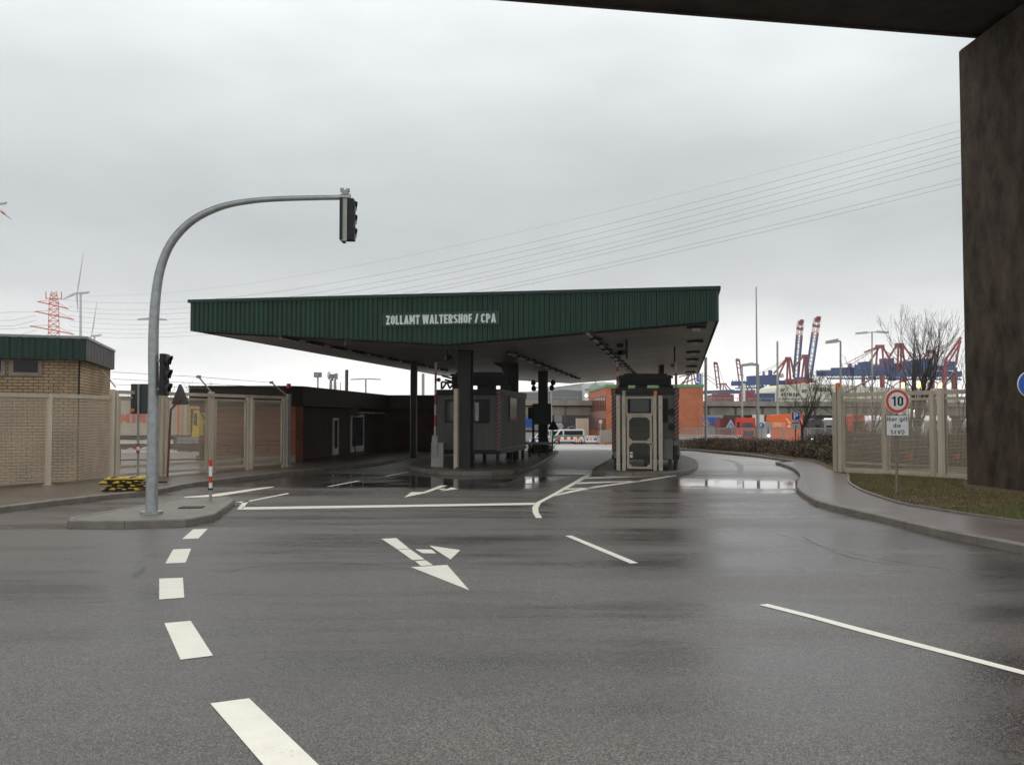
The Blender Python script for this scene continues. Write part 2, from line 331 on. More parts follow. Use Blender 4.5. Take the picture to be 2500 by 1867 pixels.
class MB:
    def __init__(s): s.v = []; s.f = []; s.mi = []; s.mats = []; s.sm = []
    def _m(s, m):
        if m not in s.mats: s.mats.append(m)
        return s.mats.index(m)
    def face(s, pts, m, smooth=False):
        i = len(s.v); s.v += [Vector(p) for p in pts]
        s.f.append(tuple(range(i, i + len(pts)))); s.mi.append(s._m(m)); s.sm.append(smooth)
        return s
    def idx(s, verts, faces, m, smooth=False):
        i = len(s.v); s.v += [Vector(p) for p in verts]; k = s._m(m)
        for f in faces: s.f.append(tuple(i + a for a in f)); s.mi.append(k); s.sm.append(smooth)
        return s
    def hexa(s, b, t, m):
        n = len(b)
        fs = [tuple(reversed(range(n))), tuple(range(n, 2 * n))] + [(i, (i + 1) % n, n + (i + 1) % n, n + i) for i in range(n)]
        return s.idx(list(b) + list(t), fs, m)
    def box(s, fr, x0, x1, y0, y1, z0, z1, m):
        q = [(x0, y0), (x1, y0), (x1, y1), (x0, y1)]
        return s.hexa([fr.p(x, y, z0) for x, y in q], [fr.p(x, y, z1) for x, y in q], m)
    def prism(s, fr, poly, y0, y1, m):
        """poly in x,z of the frame, extruded along its y"""
        return s.hexa([fr.p(x, y0, z) for x, z in poly], [fr.p(x, y1, z) for x, z in poly], m)
    def bar(s, a, b, wd, m, ht=None):
        a = Vector(a); b = Vector(b); d = (b - a).normalized()
        up = Vector((0, 0, 1)) if abs(d.z) < .95 else Vector((0, 1, 0))
        x = d.cross(up).normalized() * wd * .5; y = d.cross(x).normalized() * (ht or wd) * .5
        q = [(-1, -1), (1, -1), (1, 1), (-1, 1)]
        return s.hexa([a + x * i + y * j for i, j in q], [b + x * i + y * j for i, j in q], m)
    def tube(s, path, rad, m, n=8, caps=True, smooth=True):
        path = [Vector(p) for p in path]
        if not isinstance(rad, (list, tuple)): rad = [rad] * len(path)
        vs = []; fs = []
        d0 = (path[1] - path[0]).normalized()
        ref = Vector((0, 0, 1)) if abs(d0.z) < .9 else Vector((1, 0, 0))
        for i, p in enumerate(path):
            d = (path[min(i + 1, len(path) - 1)] - path[max(i - 1, 0)]).normalized()
            x = d.cross(ref)
            if x.length < 1e-4: x = d.cross(Vector((0, 1, 0)))
            x.normalize(); y = d.cross(x).normalized(); ref = y.cross(d) if False else ref
            for k in range(n):
                a = 2 * math.pi * k / n
                vs.append(p + (x * math.cos(a) + y * math.sin(a)) * rad[i])
        for i in range(len(path) - 1):
            for k in range(n):
                fs.append((i * n + k, i * n + (k + 1) % n, (i + 1) * n + (k + 1) % n, (i + 1) * n + k))
        s.idx(vs, fs, m, smooth)
        if caps:
            s.face([vs[k] for k in reversed(range(n))], m); s.face(vs[-n:], m)
        return s
    def cyl(s, a, b, r, m, n=16, r2=None):
        return s.tube([a, b], [r, r if r2 is None else r2], m, n)
    def ball(s, c, r, m, n=10, sz=1.0):
        vs = []; fs = []; h = n // 2
        for i in range(h + 1):
            th = math.pi * i / h
            for k in range(n):
                a = 2 * math.pi * k / n
                vs.append(Vector(c) + Vector((r * math.sin(th) * math.cos(a), r * math.sin(th) * math.sin(a), r * sz * math.cos(th))))
        for i in range(h):
            for k in range(n): fs.append((i * n + k, (i + 1) * n + k, (i + 1) * n + (k + 1) % n, i * n + (k + 1) % n))
        return s.idx(vs, fs, m, True)
    def build(s, name, parent=None, origin=None, **props):
        o0 = Vector(parent.location) if parent is not None and origin is None else Vector(origin or (0, 0, 0))
        if parent is not None and parent.parent is not None:
            o0 = Vector(parent['_o'])
        me = bpy.data.meshes.new(name)
        me.from_pydata([tuple(v - o0) for v in s.v], [], s.f)
        for m in s.mats: me.materials.append(m)
        uvl = me.uv_layers.new(name='UVMap')
        for p in me.polygons:
            p.material_index = s.mi[p.index]; p.use_smooth = s.sm[p.index]
            n = p.normal
            if abs(n.z) > .85:
                ax = Vector((1, 0, 0)); ay = Vector((0, 1, 0))
            else:
                ax = Vector((0, 0, 1)).cross(n).normalized(); ay = n.cross(ax).normalized()
            for li in p.loop_indices:
                v = Vector(me.vertices[me.loops[li].vertex_index].co) + o0
                uvl.data[li].uv = (v.dot(ax), v.dot(ay))
        o = bpy.data.objects.new(name, me); col.objects.link(o)
        if parent is not None: o.parent = parent
        else: o.location = o0
        o['_o'] = list(o0)
        for k, v in props.items(): o[k] = v
        return o

def thing(name, label, cat, loc, group=None):
    o = bpy.data.objects.new(name, None); col.objects.link(o); o.location = loc
    o.empty_display_size = .2
    o['label'] = label; o['category'] = cat; o['_o'] = list(loc)
    if group: o['group'] = group
    return o
def single(mb, name, label, cat, loc, group=None):
    o = mb.build(name, None, origin=loc, label=label, category=cat)
    if group: o['group'] = group
    return o
def struct(mb, name, label=None):
    o = mb.build(name, None); o['kind'] = 'structure'
    if label: o['label'] = label; o['category'] = name.replace('_', ' ')
    return o

def text(name, s, p0, ex, width, height, m, parent, thick=.01, bold=.0, skewz=None, spacing=1.0):
    """letters fitted to a width x height box whose lower left corner is p0, running along ex, standing upright"""
    cu = bpy.data.curves.new(name, 'FONT'); cu.body = s; cu.size = 1; cu.extrude = .01; cu.offset = bold; cu.space_character = spacing
    cu.align_x = 'CENTER'; cu.resolution_u = 3
    t = bpy.data.objects.new(name, cu); col.objects.link(t)
    bpy.context.view_layer.update()
    me = bpy.data.meshes.new_from_object(t.evaluated_get(bpy.context.evaluated_depsgraph_get()))
    bpy.data.objects.remove(t); bpy.data.curves.remove(cu)
    xs = [v.co.x for v in me.vertices]; ys = [v.co.y for v in me.vertices]
    x0, x1, y0, y1 = min(xs), max(xs), min(ys), max(ys)
    o0 = Vector(parent.location) if parent.parent is None else Vector(parent['_o'])
    exv = Vector(ex); exh = exv.normalized(); nrm = exh.cross(Vector((0, 0, 1))).normalized()
    for v in me.vertices:
        u = (v.co.x - x0) / (x1 - x0) * width; h = (v.co.y - y0) / (y1 - y0) * height; d = v.co.z / .01 * thick
        v.co = Vector(p0) + exh * u + Vector((0, 0, h)) + nrm * (thick + d) - o0
    me.materials.clear(); me.materials.append(m)
    o = bpy.data.objects.new(name, me); col.objects.link(o); o.parent = parent; o['_o'] = list(o0)
    return o

def _arc(cx, cy, rx, ry, a0, a1, n=7):
    return [(cx + rx * math.cos(R(a0 + (a1 - a0) * i / n)), cy + ry * math.sin(R(a0 + (a1 - a0) * i / n))) for i in range(n + 1)]
def glyph(ch, t):
    """stroke letters: width and centre lines in a box of height 1 (x height .72 for small letters)"""
    a = t / 2; w = .47; X = w - a; Y = 1 - a; m = w / 2; r = m - a
    def ring(x0, x1, y0, y1):
        rx = (x1 - x0) / 2; ry = min(rx, (y1 - y0) / 2); c = (x0 + x1) / 2
        return _arc(c, y1 - ry, rx, ry, 0, 180) + _arc(c, y0 + ry, rx, ry, 180, 360) + [(x1, y1 - ry)]
    xh = .73
    D = {
     'Z': (w, [[(a, Y), (X, Y)], [(X - .02, Y), (a + .02, a)], [(a, a), (X, a)]]),
     'O': (w, [ring(a, X, a, Y)]), '0': (w, [ring(a, X, a, Y)]), 'Q': (w, [ring(a, X, a, Y), [(m, .25), (X, 0)]]),
     'L': (.40, [[(a, Y), (a, a)], [(a, a), (.40 - a, a)]]),
     'A': (.52, [[(a * .9, 0), (.26, Y)], [(.26, Y), (.52 - a * .9, 0)], [(.14, .25), (.38, .25)]]),
     'M': (.62, [[(a, 0), (a, Y)], [(a, Y), (.31, .25)], [(.31, .25), (.62 - a, Y)], [(.62 - a, Y), (.62 - a, 0)]]),
     'N': (.50, [[(a, 0), (a, Y)], [(a, Y), (.50 - a, a)], [(.50 - a, 0), (.50 - a, Y)]]),
     'T': (.44, [[(a * .6, Y), (.44 - a * .6, Y)], [(.22, Y), (.22, a * .2)]]),
     'W': (.72, [[(a * .9, 1), (.2, a)], [(.2, a), (.36, .9)], [(.36, .9), (.52, a)], [(.52, a), (.72 - a * .9, 1)]]),
     'E': (.42, [[(a, a), (a, Y)], [(a, Y), (.42 - a, Y)], [(a, .5), (.40 - a, .5)], [(a, a), (.42 - a, a)]]),
     'F': (.40, [[(a, a * .2), (a, Y)], [(a, Y), (.40 - a, Y)], [(a, .5), (.38 - a, .5)]]),
     'R': (w, [[(a, a * .2), (a, Y)], [(a, Y), (m, Y)] + _arc(m, (Y + .5) / 2, r, (Y - .5) / 2, 90, -90) + [(a, .5)], [(m, .5), (X, a * .2)]]),
     'P': (w, [[(a, a * .2), (a, Y)], [(a, Y), (m, Y)] + _arc(m, (Y + .46) / 2, r, (Y - .46) / 2, 90, -90) + [(a, .46)]]),
     'B': (w, [[(a, a), (a, Y)], [(a, Y), (m, Y)] + _arc(m, (Y + .5) / 2, r, (Y - .5) / 2, 90, -90) + [(a, .5)], [(m, .5)] + _arc(m, (a + .5) / 2, r, (.5 - a) / 2, 90, -90) + [(a, a)]]),
     'S': (w, [_arc(m, Y - r, r, r, 20, 180) + [(a + .02, .64), (m, .5), (X - .02, .36)] + _arc(m, a + r, r, r, 0, -160)]),
     'H': (w, [[(a, a * .2), (a, Y)], [(X, a * .2), (X, Y)], [(a, .5), (X, .5)]]),
     'C': (w, [_arc(m, Y - r, r, r, 10, 180) + _arc(m, a + r, r, r, 180, 350)]),
     'V': (.52, [[(a * .9, 1), (.26, a)], [(.26, a), (.52 - a * .9, 1)]]),
     'X': (w, [[(a, 0), (X, 1)], [(a, 1), (X, 0)]]), 'Y': (w, [[(a, 1), (m, .5)], [(X, 1), (m, .5)], [(m, .5), (m, 0)]]), 'K': (w, [[(a, 0), (a, Y)], [(X, 1), (a, .45)], [(.18, .55), (X, 0)]]),
     'G': (w, [_arc(m, Y - r, r, r, 10, 180) + _arc(m, a + r, r, r, 180, 360) + [(X, .45), (m, .45)]]), 'U': (w, [[(a, Y)] + _arc(m, a + r, r, r, 180, 360) + [(X, Y)]]),
     'I': (t, [[(a, a * .2), (a, Y)]]), '1': (.34, [[(.34 - a, 0), (.34 - a, Y)], [(.34 - a, Y), (a * .8, .74)]]),
     '/': (.34, [[(.06, 0), (.28, 1)]]),
     'i': (t, [[(a, 0), (a, xh - .02)], [(a, .9), (a, .93)]]), 'l': (t, [[(a, 0), (a, Y)]]),
     'e': (w, [[(a, .38), (X, .38)] + _arc(m, .38, r, xh - a - .38, 0, 180) + _arc(m, .36, r, .36 - a, 180, 320)]),
     'r': (.30, [[(a, 0), (a, xh - .02)], [(a, .5), (.15, xh - a), (.30, xh - a)]]),
     'g': (w, [ring(a, X, a, xh - a), [(X, xh), (X, -.12), (m, -.2), (a, -.17)]]),
     'd': (w, [ring(a, X, a, xh - a), [(X, Y), (X, 0)]]),
     't': (.32, [[(.11, .95), (.11, .15), (.2, a), (.30, a)], [(0, xh - a), (.30, xh - a)]]),
    }
    return D[ch]
def stext(name, s, p0, ex, width, height, m, parent, t=.17, thick=.006, gap=.11, space=.26):
    """bold condensed lettering built from flat strokes, fitted to width x height, lower left corner p0"""
    exv = Vector(ex).normalized(); nrm = exv.cross(Vector((0, 0, 1))).normalized(); x = 0; items = []
    for ch in s:
        if ch == ' ': x += space; continue
        w_, ln = glyph(ch, t); items.append((x, ln)); x += w_ + gap
    tot = x - gap; sx = width / tot; b = MB(); k = 0
    for x0, ln in items:
        for pl in ln:
            for i, ((xa, ya), (xb, yb)) in enumerate(zip(pl, pl[1:])):
                if len(pl) == 2 and abs(yb - ya) > .2:
                    sn_ = lambda v: 0.0 if v < t * .6 and v > -.05 else (1.0 if 1 - t * .6 < v < 1.05 else v)
                    ya, yb = sn_(ya), sn_(yb)
                A = Vector(p0) + exv * (x0 + xa) * sx + Vector((0, 0, ya * height)); Bv = Vector(p0) + exv * (x0 + xb) * sx + Vector((0, 0, yb * height))
                d = Bv - A
                if d.length < 1e-6: continue
                d.normalize(); hv = t * height * .5 if abs(d.z) < .5 else t * sx * .5 / max(.35, abs(d.z)) * 1.0
                if abs(d.z) >= .5: side = exv * hv
                else: side = Vector((0, 0, 1)) * hv
                ext = 0 if abs(d.z) >= .5 else (.42 * t * sx if len(pl) == 2 else .1 * t * sx)
                if len(pl) > 2: ext = .1 * t * sx
                A = A - d * ext; Bv = Bv + d * ext; f0 = nrm * .001; f1 = nrm * (thick + .0004 * (k % 5)); k += 1
                q = [A - side, Bv - side, Bv + side, A + side]
                b.hexa([v + f0 for v in q], [v + f1 for v in q], m)
    return b.build(name, parent)

Z3 = Vector((0, 0, 1))
YAW = math.atan(414 / FPX)
U = Vector((math.sin(YAW), math.cos(YAW), 0)); W = Vector((math.cos(YAW), -math.sin(YAW), 0))
# ================================================================== SETTING
def sheet(m, x0, x1, y0, y1, dz, name):
    b = MB()
    ys = sorted({y0, y1, *[y for y in (YF0, YF1) if y0 < y < y1]})
    for a, c in zip(ys, ys[1:]):
        b.face([(x0, a, gz(a) + dz), (x1, a, gz(a) + dz), (x1, c, gz(c) + dz), (x0, c, gz(c) + dz)], m)
    return struct(b, name)
sheet(M_ground, -1600, 1600, -80, 1750, -.03, 'ground')
sheet(M_road, -45, 60, -30, 128, 0.0, 'road')

def poly_offset(pl, d, closed=False):
    """shift a ground polyline sideways (positive: to the left of its direction)"""
    out = []; n = len(pl)
    for i in range(n):
        a = pl[(i - 1) % n] if (closed or i > 0) else pl[i]
        c = pl[(i + 1) % n] if (closed or i < n - 1) else pl[i]
        t = (Vector((c.x, c.y, 0)) - Vector((a.x, a.y, 0))).normalized()
        out.append(Vector((pl[i].x - t.y * d, pl[i].y + t.x * d, pl[i].z)))
    return out
def smooth_line(pts, n=4, closed=False):
    out = []; N = len(pts)
    rng = N if closed else N - 1
    for i in range(rng):
        p0 = pts[(i - 1) % N] if closed or i > 0 else pts[i]; p1 = pts[i]; p2 = pts[(i + 1) % N]
        p3 = pts[(i + 2) % N] if closed or i < N - 2 else p2
        for k in range(n):
            t = k / n
            out.append(.5 * ((2 * p1) + (p2 - p0) * t + (2 * p0 - 5 * p1 + 4 * p2 - p3) * t * t + (3 * p1 - p0 - 3 * p2 + p3) * t ** 3))
    if not closed: out.append(pts[-1].copy())
    return out
def resample(pl, step):
    out = [pl[0]]; acc = 0
    for a, b in zip(pl, pl[1:]):
        L = (b - a).length
        while acc + L >= step:
            a = a + (b - a) * ((step - acc) / L); L = (b - a).length; acc = 0; out.append(a.copy())
        acc += L
    out.append(pl[-1]); return out
def kerb(pl, side, name, h=.13, wd=.14, closed=False, m=None):
    """kerb stones along a ground line, 1 m stones with fine joints; side = +1: the stone lies left of the line"""
    m = m or M_kerb
    b = MB(); line = resample(pl + ([pl[0]] if closed else []), 1.0) if not closed else resample(pl + [pl[0]], 1.0)
    if closed: line = line[:-1]
    a0 = line; a1 = poly_offset(line, side * .02, closed); a2 = poly_offset(line, side * wd, closed)
    n = len(line)
    for i in range(n if closed else n - 1):
        j = (i + 1) % n
        g = .004
        def lerp(p, q, t): return p + (q - p) * t
        A = lambda arr, z, t: lerp(arr[i], arr[j], t) + Z3 * z
        L = max((line[j] - line[i]).length, .01); s0, s1 = g / L, 1 - g / L
        vs = [A(a0, -.05, s0), A(a0, h - .02, s0), A(a1, h, s0), A(a2, h, s0), A(a2, -.05, s0)]
        ve = [A(a0, -.05, s1), A(a0, h - .02, s1), A(a1, h, s1), A(a2, h, s1), A(a2, -.05, s1)]
        b.hexa(vs, ve, m)
    struct(b, name)
    return a2
def fill(pts, m, name, z):
    b = MB(); b.face([Vector((p.x, p.y, gz(p.y) + z)) for p in pts], m)
    return struct(b, name)

# left pavement
kl = [G(-420, 1306), G(0, 1252), G(215, 1225), G(389, 1206), G(475, 1188), G(700, 1160), G(820, 1147), G(900, 1140), G(955, 1131), G(985, 1122), G(1000, 1114), G(1012, 1104)]
kl = smooth_line(kl, 4)
inner = kerb(kl, +1, 'kerb')
fill(inner + [Vector((-9, 47, 0)), Vector((-40, 47, 0)), Vector((-40, 8, 0))], M_pave_tan, 'pavement', .122)

# right pavement and verge
kr = [G(1893, 1134), G(1930, 1147), G(1948, 1160), G(1953, 1172), G(1945, 1192), G(1950, 1207), G(1977, 1226), G(2010, 1241), G(2135, 1271), G(2275, 1306), G(2500, 1352), G(2900, 1432)]
kr = smooth_line(kr, 5)
inner_r = kerb(kr, +1, 'kerb')
edge = [G(1893, 1130, .12), G(1950, 1124, .12), G(1990, 1130, .12), G(2039, 1152, .12), G(2069, 1158, .12), G(2073, 1178, .12), G(2093, 1192, .12), G(2116, 1203, .12), G(2196, 1229, .12), G(2275, 1243, .12), G(2363, 1257, .12), G(2500, 1276, .12), G(2900, 1330, .12)]
edge_s = smooth_line(edge, 3)
fill(inner_r + list(reversed(edge_s)), M_pave_pink, 'pavement', .122)
hk = smooth_line([G(1636, 1099), G(1750, 1107), G(1850, 1117), G(1925, 1128), G(1958, 1133)], 4)
inner_h = kerb(hk, +1, 'kerb', .12, .14)
fill(inner_h + [Vector((24, 34, 0)), Vector((60, 40, 0)), Vector((60, 64, 0)), Vector((8.5, 64, 0))], M_soil, 'verge', .10)
# edging stone between pavement and grass
eb = MB()
for a, c in zip(edge_s[12:], edge_s[13:]): eb.bar(a + Z3 * .015, c + Z3 * .015, .06, M_kerb, .05)
struct(eb, 'kerb')
# the verge: earth and grass from the pavement up to the fence, on to the hedge
FR0 = G(2040, 1150, .14); FR1 = G(2351, 1167, .16)
def verge_z(p):
    return .125
vb = MB()
vpts = [p for p in edge_s[3:]] + [Vector((22, 6, 0)), Vector((60, 6, 0)), Vector((60, 52, 0)), Vector((13.5, 52, 0)), Vector((12.2, 44, 0)), ]
vb.face([Vector((p.x, p.y, .128)) for p in vpts], M_soil)
struct(vb, 'verge')

# traffic islands
def island(pts, name_pave, m, h=.13, n=4):
    pl = smooth_line(pts, n, True)
    ins = kerb(pl, +1, 'kerb', h, .13, True)
    return fill(ins, m, name_pave, h - .006)
isl = [G(164, 1289), G(240, 1290), G(357, 1289), G(440, 1286), G(494, 1281), G(519, 1274), G(575, 1232), G(560, 1225.5), G(449, 1228), G(330, 1251), G(221, 1271), G(172, 1279)]
island(isl, 'traffic_island', M_pave_isl, n=3)
isl2 = [G(1003, 1147), G(1060, 1157), G(1133, 1161), G(1210, 1160), G(1262, 1156), G(1300, 1144), G(1330, 1128), G(1352, 1115), G(1358, 1108), G(1350, 1105), G(1200, 1107), G(1090, 1120), G(1010, 1136)]
island(isl2, 'booth_island', M_pave_isl, n=3)
isl3 = [G(1445, 1157), G(1500, 1162), G(1570, 1163.5), G(1640, 1161), G(1690, 1153), G(1705, 1141), G(1700, 1130), G(1680, 1121), G(1640, 1112), G(1560, 1108), G(1510, 1113), G(1490, 1126), G(1465, 1141)]
island(isl3, 'booth_island', M_pave_isl, n=3)

# road markings
def mark(polys, label):
    b = MB()
    for k, p in enumerate(polys):
        b.face([G(x, y, .004 + .001 * 0) for x, y in p], M_mark)
    o = struct(b, 'road_marking'); o['label'] = label; o['category'] = 'road marking'
def zc(pts, s, ox, oy): return [(ox + x / s, oy + y / s) for x, y in pts]
A_ = lambda *p: zc(p, 2.212, 400, 1120)
B_ = lambda *p: zc(p, 2.765, 1200, 1100)
C_ = lambda *p: zc(p, 3.16, 0, 1100)
D_ = lambda *p: zc(p, .8848, 0, 0)
mark([D_((454, 1518), (570, 1652), (680, 1790), (850, 1790), (690, 1652), (538, 1507))], 'nearest and longest block of the broken white line, cut by the lower edge')
mark([D_((355, 1345), (390, 1424), (460, 1415), (412, 1340))], 'slanting white block second nearest in the broken line')
mark([D_((344, 1249), (344, 1294), (398, 1290), (395, 1247))], 'squarish white block in the middle of the broken line')
mark([C_((1335, 760), (1275, 868), (1432, 862), (1475, 753))], 'white block next but one to the traffic island kerb')
mark([C_((1490, 605), (1405, 680), (1530, 676), (1603, 601))], 'white block right beside the traffic island kerb')
mark([A_((1174, 430), (1262, 487), (1327, 484), (1255, 426)), A_((1263, 489), (1342, 545), (1408, 541), (1330, 486)), A_((1355, 550), (1388, 576), (1455, 572), (1413, 546)),
      A_((1335, 583), (1650, 708), (1530, 571)), A_((1358, 487), (1396, 508), (1472, 509), (1445, 488)), A_((1433, 467), (1548, 542), (1602, 491))], 'big white lane arrow pointing ahead and left, near the camera')
mark([A_((1298, 207), (1425, 181), (1402, 178), (1335, 179)), A_((1402, 178), (1425, 180), (1532, 143), (1495, 142)), A_((1478, 163), (1500, 166), (1527, 160), (1510, 158)), A_((1490, 174), (1588, 162), (1555, 153))], 'distant white lane arrow on the wet strip before the left booth')
mark([A_((425, 273), (425, 260), (2005, 236), (2005, 247))], 'thin white stop line across the lane')
mark([A_((395, 273), (424, 273), (460, 225), (430, 226))], 'short slanted white bar at the left end of the stop line')
mark([A_((385, 233), (430, 228), (462, 224), (670, 183), (677, 187), (466, 229), (425, 236))], 'white lane edge line running from island tip under the canopy')
mark([A_((75, 216), (130, 212), (300, 200), (560, 158), (597, 151), (590, 149), (540, 153), (250, 192), (120, 204))], 'white tapering line beside the left pavement')
mark([A_((878, 149), (900, 148), (1062, 118), (1045, 117))], 'short white lane dash on the dark wet asphalt, nearer one')
mark([A_((1190, 93), (1212, 92), (1332, 70), (1312, 70))], 'short white lane dash on the dark wet asphalt, farther one')
mark([B_((300, 453), (342, 452), (318, 415), (315, 385), (335, 350), (420, 305), (700, 152), (655, 152), (410, 292), (300, 349), (275, 380), (277, 415))], 'curved white line at the right end of the stop line')
mark([B_((420, 306), (560, 277), (700, 249), (1040, 203), (1250, 169), (1240, 162), (1020, 196), (690, 241), (540, 268), (430, 297))], 'lower white border of the hatched area before right booth')
mark([B_((620, 190), (1225, 169), (1240, 162), (900, 165), (660, 179))], 'upper white bar of the hatched area')
mark([B_((568, 225), (985, 206), (1030, 200), (595, 212))], 'middle white bar of the hatched area')
mark([B_((484, 265), (660, 252), (700, 246), (520, 254))], 'lowest white bar of the hatched area')
mark([B_((655, 163), (720, 160), (870, 155), (860, 150), (690, 152))], 'topmost white bar of the hatched area at the booth kerb')
mark([B_((497, 573), (937, 760), (990, 756), (540, 571))], 'white lane dash in the middle of the road')
mark([[(1853, 1475.5), (1975, 1506.5), (2098, 1541), (2500, 1646), (2800, 1724), (2800, 1709), (2500, 1636), (2098, 1531), (1990, 1502), (1874, 1473)]], 'long white line running out at the right edge')
# tar seams and a dark patch in the asphalt
M_tar = mat('tar', (.02, .02, .021), .3, 0, .3, 6)
def seam(pts, wd, name='road_seam'):
    pl = smooth_line([G(x, y, .003) for x, y in pts], 5); rs = random.Random(len(pts) + int(pts[0][0])); a = poly_offset(pl, wd); b = MB()
    w_ = [wd * rs.uniform(.5, 1.3) for p in pl]; A = [p for p in pl]
    for i in range(len(pl) - 1):
        d = (pl[i + 1] - pl[i]).normalized(); nn = Vector((-d.y, d.x, 0))
        b.face([pl[i] - nn * w_[i], pl[i + 1] - nn * w_[i + 1], pl[i + 1] + nn * w_[i + 1], pl[i] + nn * w_[i]], M_tar)
    struct(b, name)
seam([(1890, 1300), (1960, 1320), (2060, 1345), (2200, 1372), (2330, 1390)], .006)
seam([(1960, 1310), (2010, 1335), (2080, 1360), (2180, 1378)], .008)
seam([(560, 1395), (640, 1380), (800, 1372), (930, 1378)], .008)
M_track = mat('rubber_track', (.075, .07, .064), .35, 0, .5, 3)
def track(pts, wd):
    global M_tar
    keep = M_tar; M_tar = M_track; seam(pts, wd, 'tyre_track'); M_tar = keep
track([(1764, 1121), (1792, 1127), (1806, 1137), (1807, 1150), (1803, 1161)], .13)
track([(1652, 1160), (1700, 1159), (1768, 1161)], .07)
track([(1285, 1139), (1330, 1136), (1395, 1138), (1460, 1136)], .06)
track([(1500, 1102), (1530, 1104), (1590, 1106)], .05); track([(1445, 1096), (1475, 1098), (1490, 1102)], .12)
b = MB(); b.face([G(x, y, .003) for x, y in ((323, 1407), (334, 1405), (349, 1396), (352, 1387), (357, 1378), (349, 1385), (336, 1394), (326, 1400))], M_tar); struct(b, 'road_patch')
# gullies and a rag lying on the road
gb = MB(); p = G(468, 1238, .13); f = Fr(p, R(5)); gb.box(f, -.22, .22, -.16, .16, -.02, .008, M_black)
for k in range(5): gb.box(f, -.2 + k * .09, -.16 + k * .09, -.14, .14, .008, .014, M_steel)
single(gb, 'drain_cover', 'dark drain grating set into the traffic island', 'drain cover', p)

# ================================================================== BRIDGE OVER THE CAMERA
pB = PZ(2350, 92, 12.08); pA = PZ(1190, 0, 12.08)
eB = (pB - pA); eB.z = 0; eB.normalize()
nB = Vector((eB.y, -eB.x, 0))                 # towards the camera
br = thing('road_bridge', 'dark concrete bridge crossing overhead on a tall wall pier', 'bridge', (12.1, 20, 0))
b = MB(); f = Fr(pA, ex=eB)
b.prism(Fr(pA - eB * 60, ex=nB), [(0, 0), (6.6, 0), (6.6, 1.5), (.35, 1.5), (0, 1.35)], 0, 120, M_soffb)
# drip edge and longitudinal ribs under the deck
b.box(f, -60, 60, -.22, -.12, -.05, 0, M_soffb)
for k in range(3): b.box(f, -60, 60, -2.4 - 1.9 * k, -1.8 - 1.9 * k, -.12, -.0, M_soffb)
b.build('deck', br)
b = MB()
PB = PT(2353, 1196, 24.5)
xl, yl = PB.x, 24.3
poly = [(xl, yl), (xl + .42, 15.6), (xl + 7, 16.9), (xl + 7, yl + 1.3)]
def tier(z0, z1, ins):
    q = [(xl + ins, yl - ins * .3), (xl + .42 + ins, 15.6 + ins), (xl + 7, 16.9 + ins), (xl + 7, yl + 1.3 - ins * .3)]
    return [Vector((x, y, z)) for x, y in q for z in (z0,)], [Vector((x, y, z1)) for x, y in q]
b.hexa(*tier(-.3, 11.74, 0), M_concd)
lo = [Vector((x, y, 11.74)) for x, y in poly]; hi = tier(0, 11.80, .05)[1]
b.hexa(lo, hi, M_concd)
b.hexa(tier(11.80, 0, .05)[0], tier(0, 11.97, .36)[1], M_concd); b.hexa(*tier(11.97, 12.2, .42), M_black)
b.build('pier', br)

# ================================================================== CANOPY
pf = PT(1090, 838, 29.1)
FLT = PL(466, 731, pf, U); FRT = PL(1752, 700, pf, U); FLB = PL(466, 806, pf, U); FRB = PL(1752, 780, pf, U)
wl, wr, wv = FLT.dot(W), FRT.dot(W), pf.dot(W)
u0 = pf.dot(U); CL = 33.0
zt = (FLT.z + FRT.z) / 2; ze = (FLB.z + FRB.z) / 2; zv = pf.z
def cw(u, w_, z): return U * u + W * w_ + Z3 * z
def zs(w_):
    return zv + (ze - zv) * ((wv - w_) / (wv - wl) if w_ < wv else (w_ - wv) / (wr - wv))
def SO(px, py):
    """point on the underside of the canopy seen at a pixel"""
    d = ray(px, py); best = None
    for t in range(2600, 6400):
        q = CAM + d * (t * .01)
        if q.z >= zs(q.dot(W)) - .0: return q
    return q
can = thing('canopy', 'wide green clad canopy over the customs lanes with white lettering', 'canopy', cw(u0 + 10, wv, 0))
def corr(m, pa, pb, zlo, zhi, out, pitch=.165, dep=.035):
    """profiled sheet between two plan points, zlo/zhi functions of 0..1"""
    b = MB(); L = (pb - pa).length; n = int(L / pitch)
    pts = []
    for i in range(n):
        for fr_, d in ((.0, 0), (.42, 0), (.56, dep), (.86, dep)):
            pts.append(((i + fr_) / n, d))
    pts.append((1, 0))
    for (t0, d0), (t1, d1) in zip(pts, pts[1:]):
        a = pa + (pb - pa) * t0 + out * d0; c = pa + (pb - pa) * t1 + out * d1
        b.face([a + Z3 * zlo(t0), c + Z3 * zlo(t1), c + Z3 * zhi(t1), a + Z3 * zhi(t0)], m)
    return b
PLf, PRf = cw(u0, wl, 0), cw(u0, wr, 0); PLb, PRb = cw(u0 + CL, wl, 0), cw(u0 + CL, wr, 0)
zlof = lambda t: zs(wl + (wr - wl) * t) - .03
corr(M_green, PLf, PRf, zlof, lambda t: zt - .09, -U).build('front_fascia', can)
corr(M_green, PRf, PRb, lambda t: ze - .03, lambda t: zt - .09, W, .3).build('side_fascia', can)
corr(M_green, PLb, PLf, lambda t: ze - .03, lambda t: zt - .09, -W, .3).build('side_fascia', can)
corr(M_green, PRb, PLb, lambda t: zs(wr + (wl - wr) * t) - .03, lambda t: zt - .09, U, .3).build('rear_fascia', can)
b = MB()
for a, c, o in ((PLf, PRf, -U), (PRf, PRb, W), (PRb, PLb, U), (PLb, PLf, -W)):
    d = (c - a).normalized()
    b.bar(a - d * .06 + Z3 * (zt - .05) + o * .03, c + d * .06 + Z3 * (zt - .05) + o * .03, .12, M_greenD, .10)
b.build('edge_trim', can)
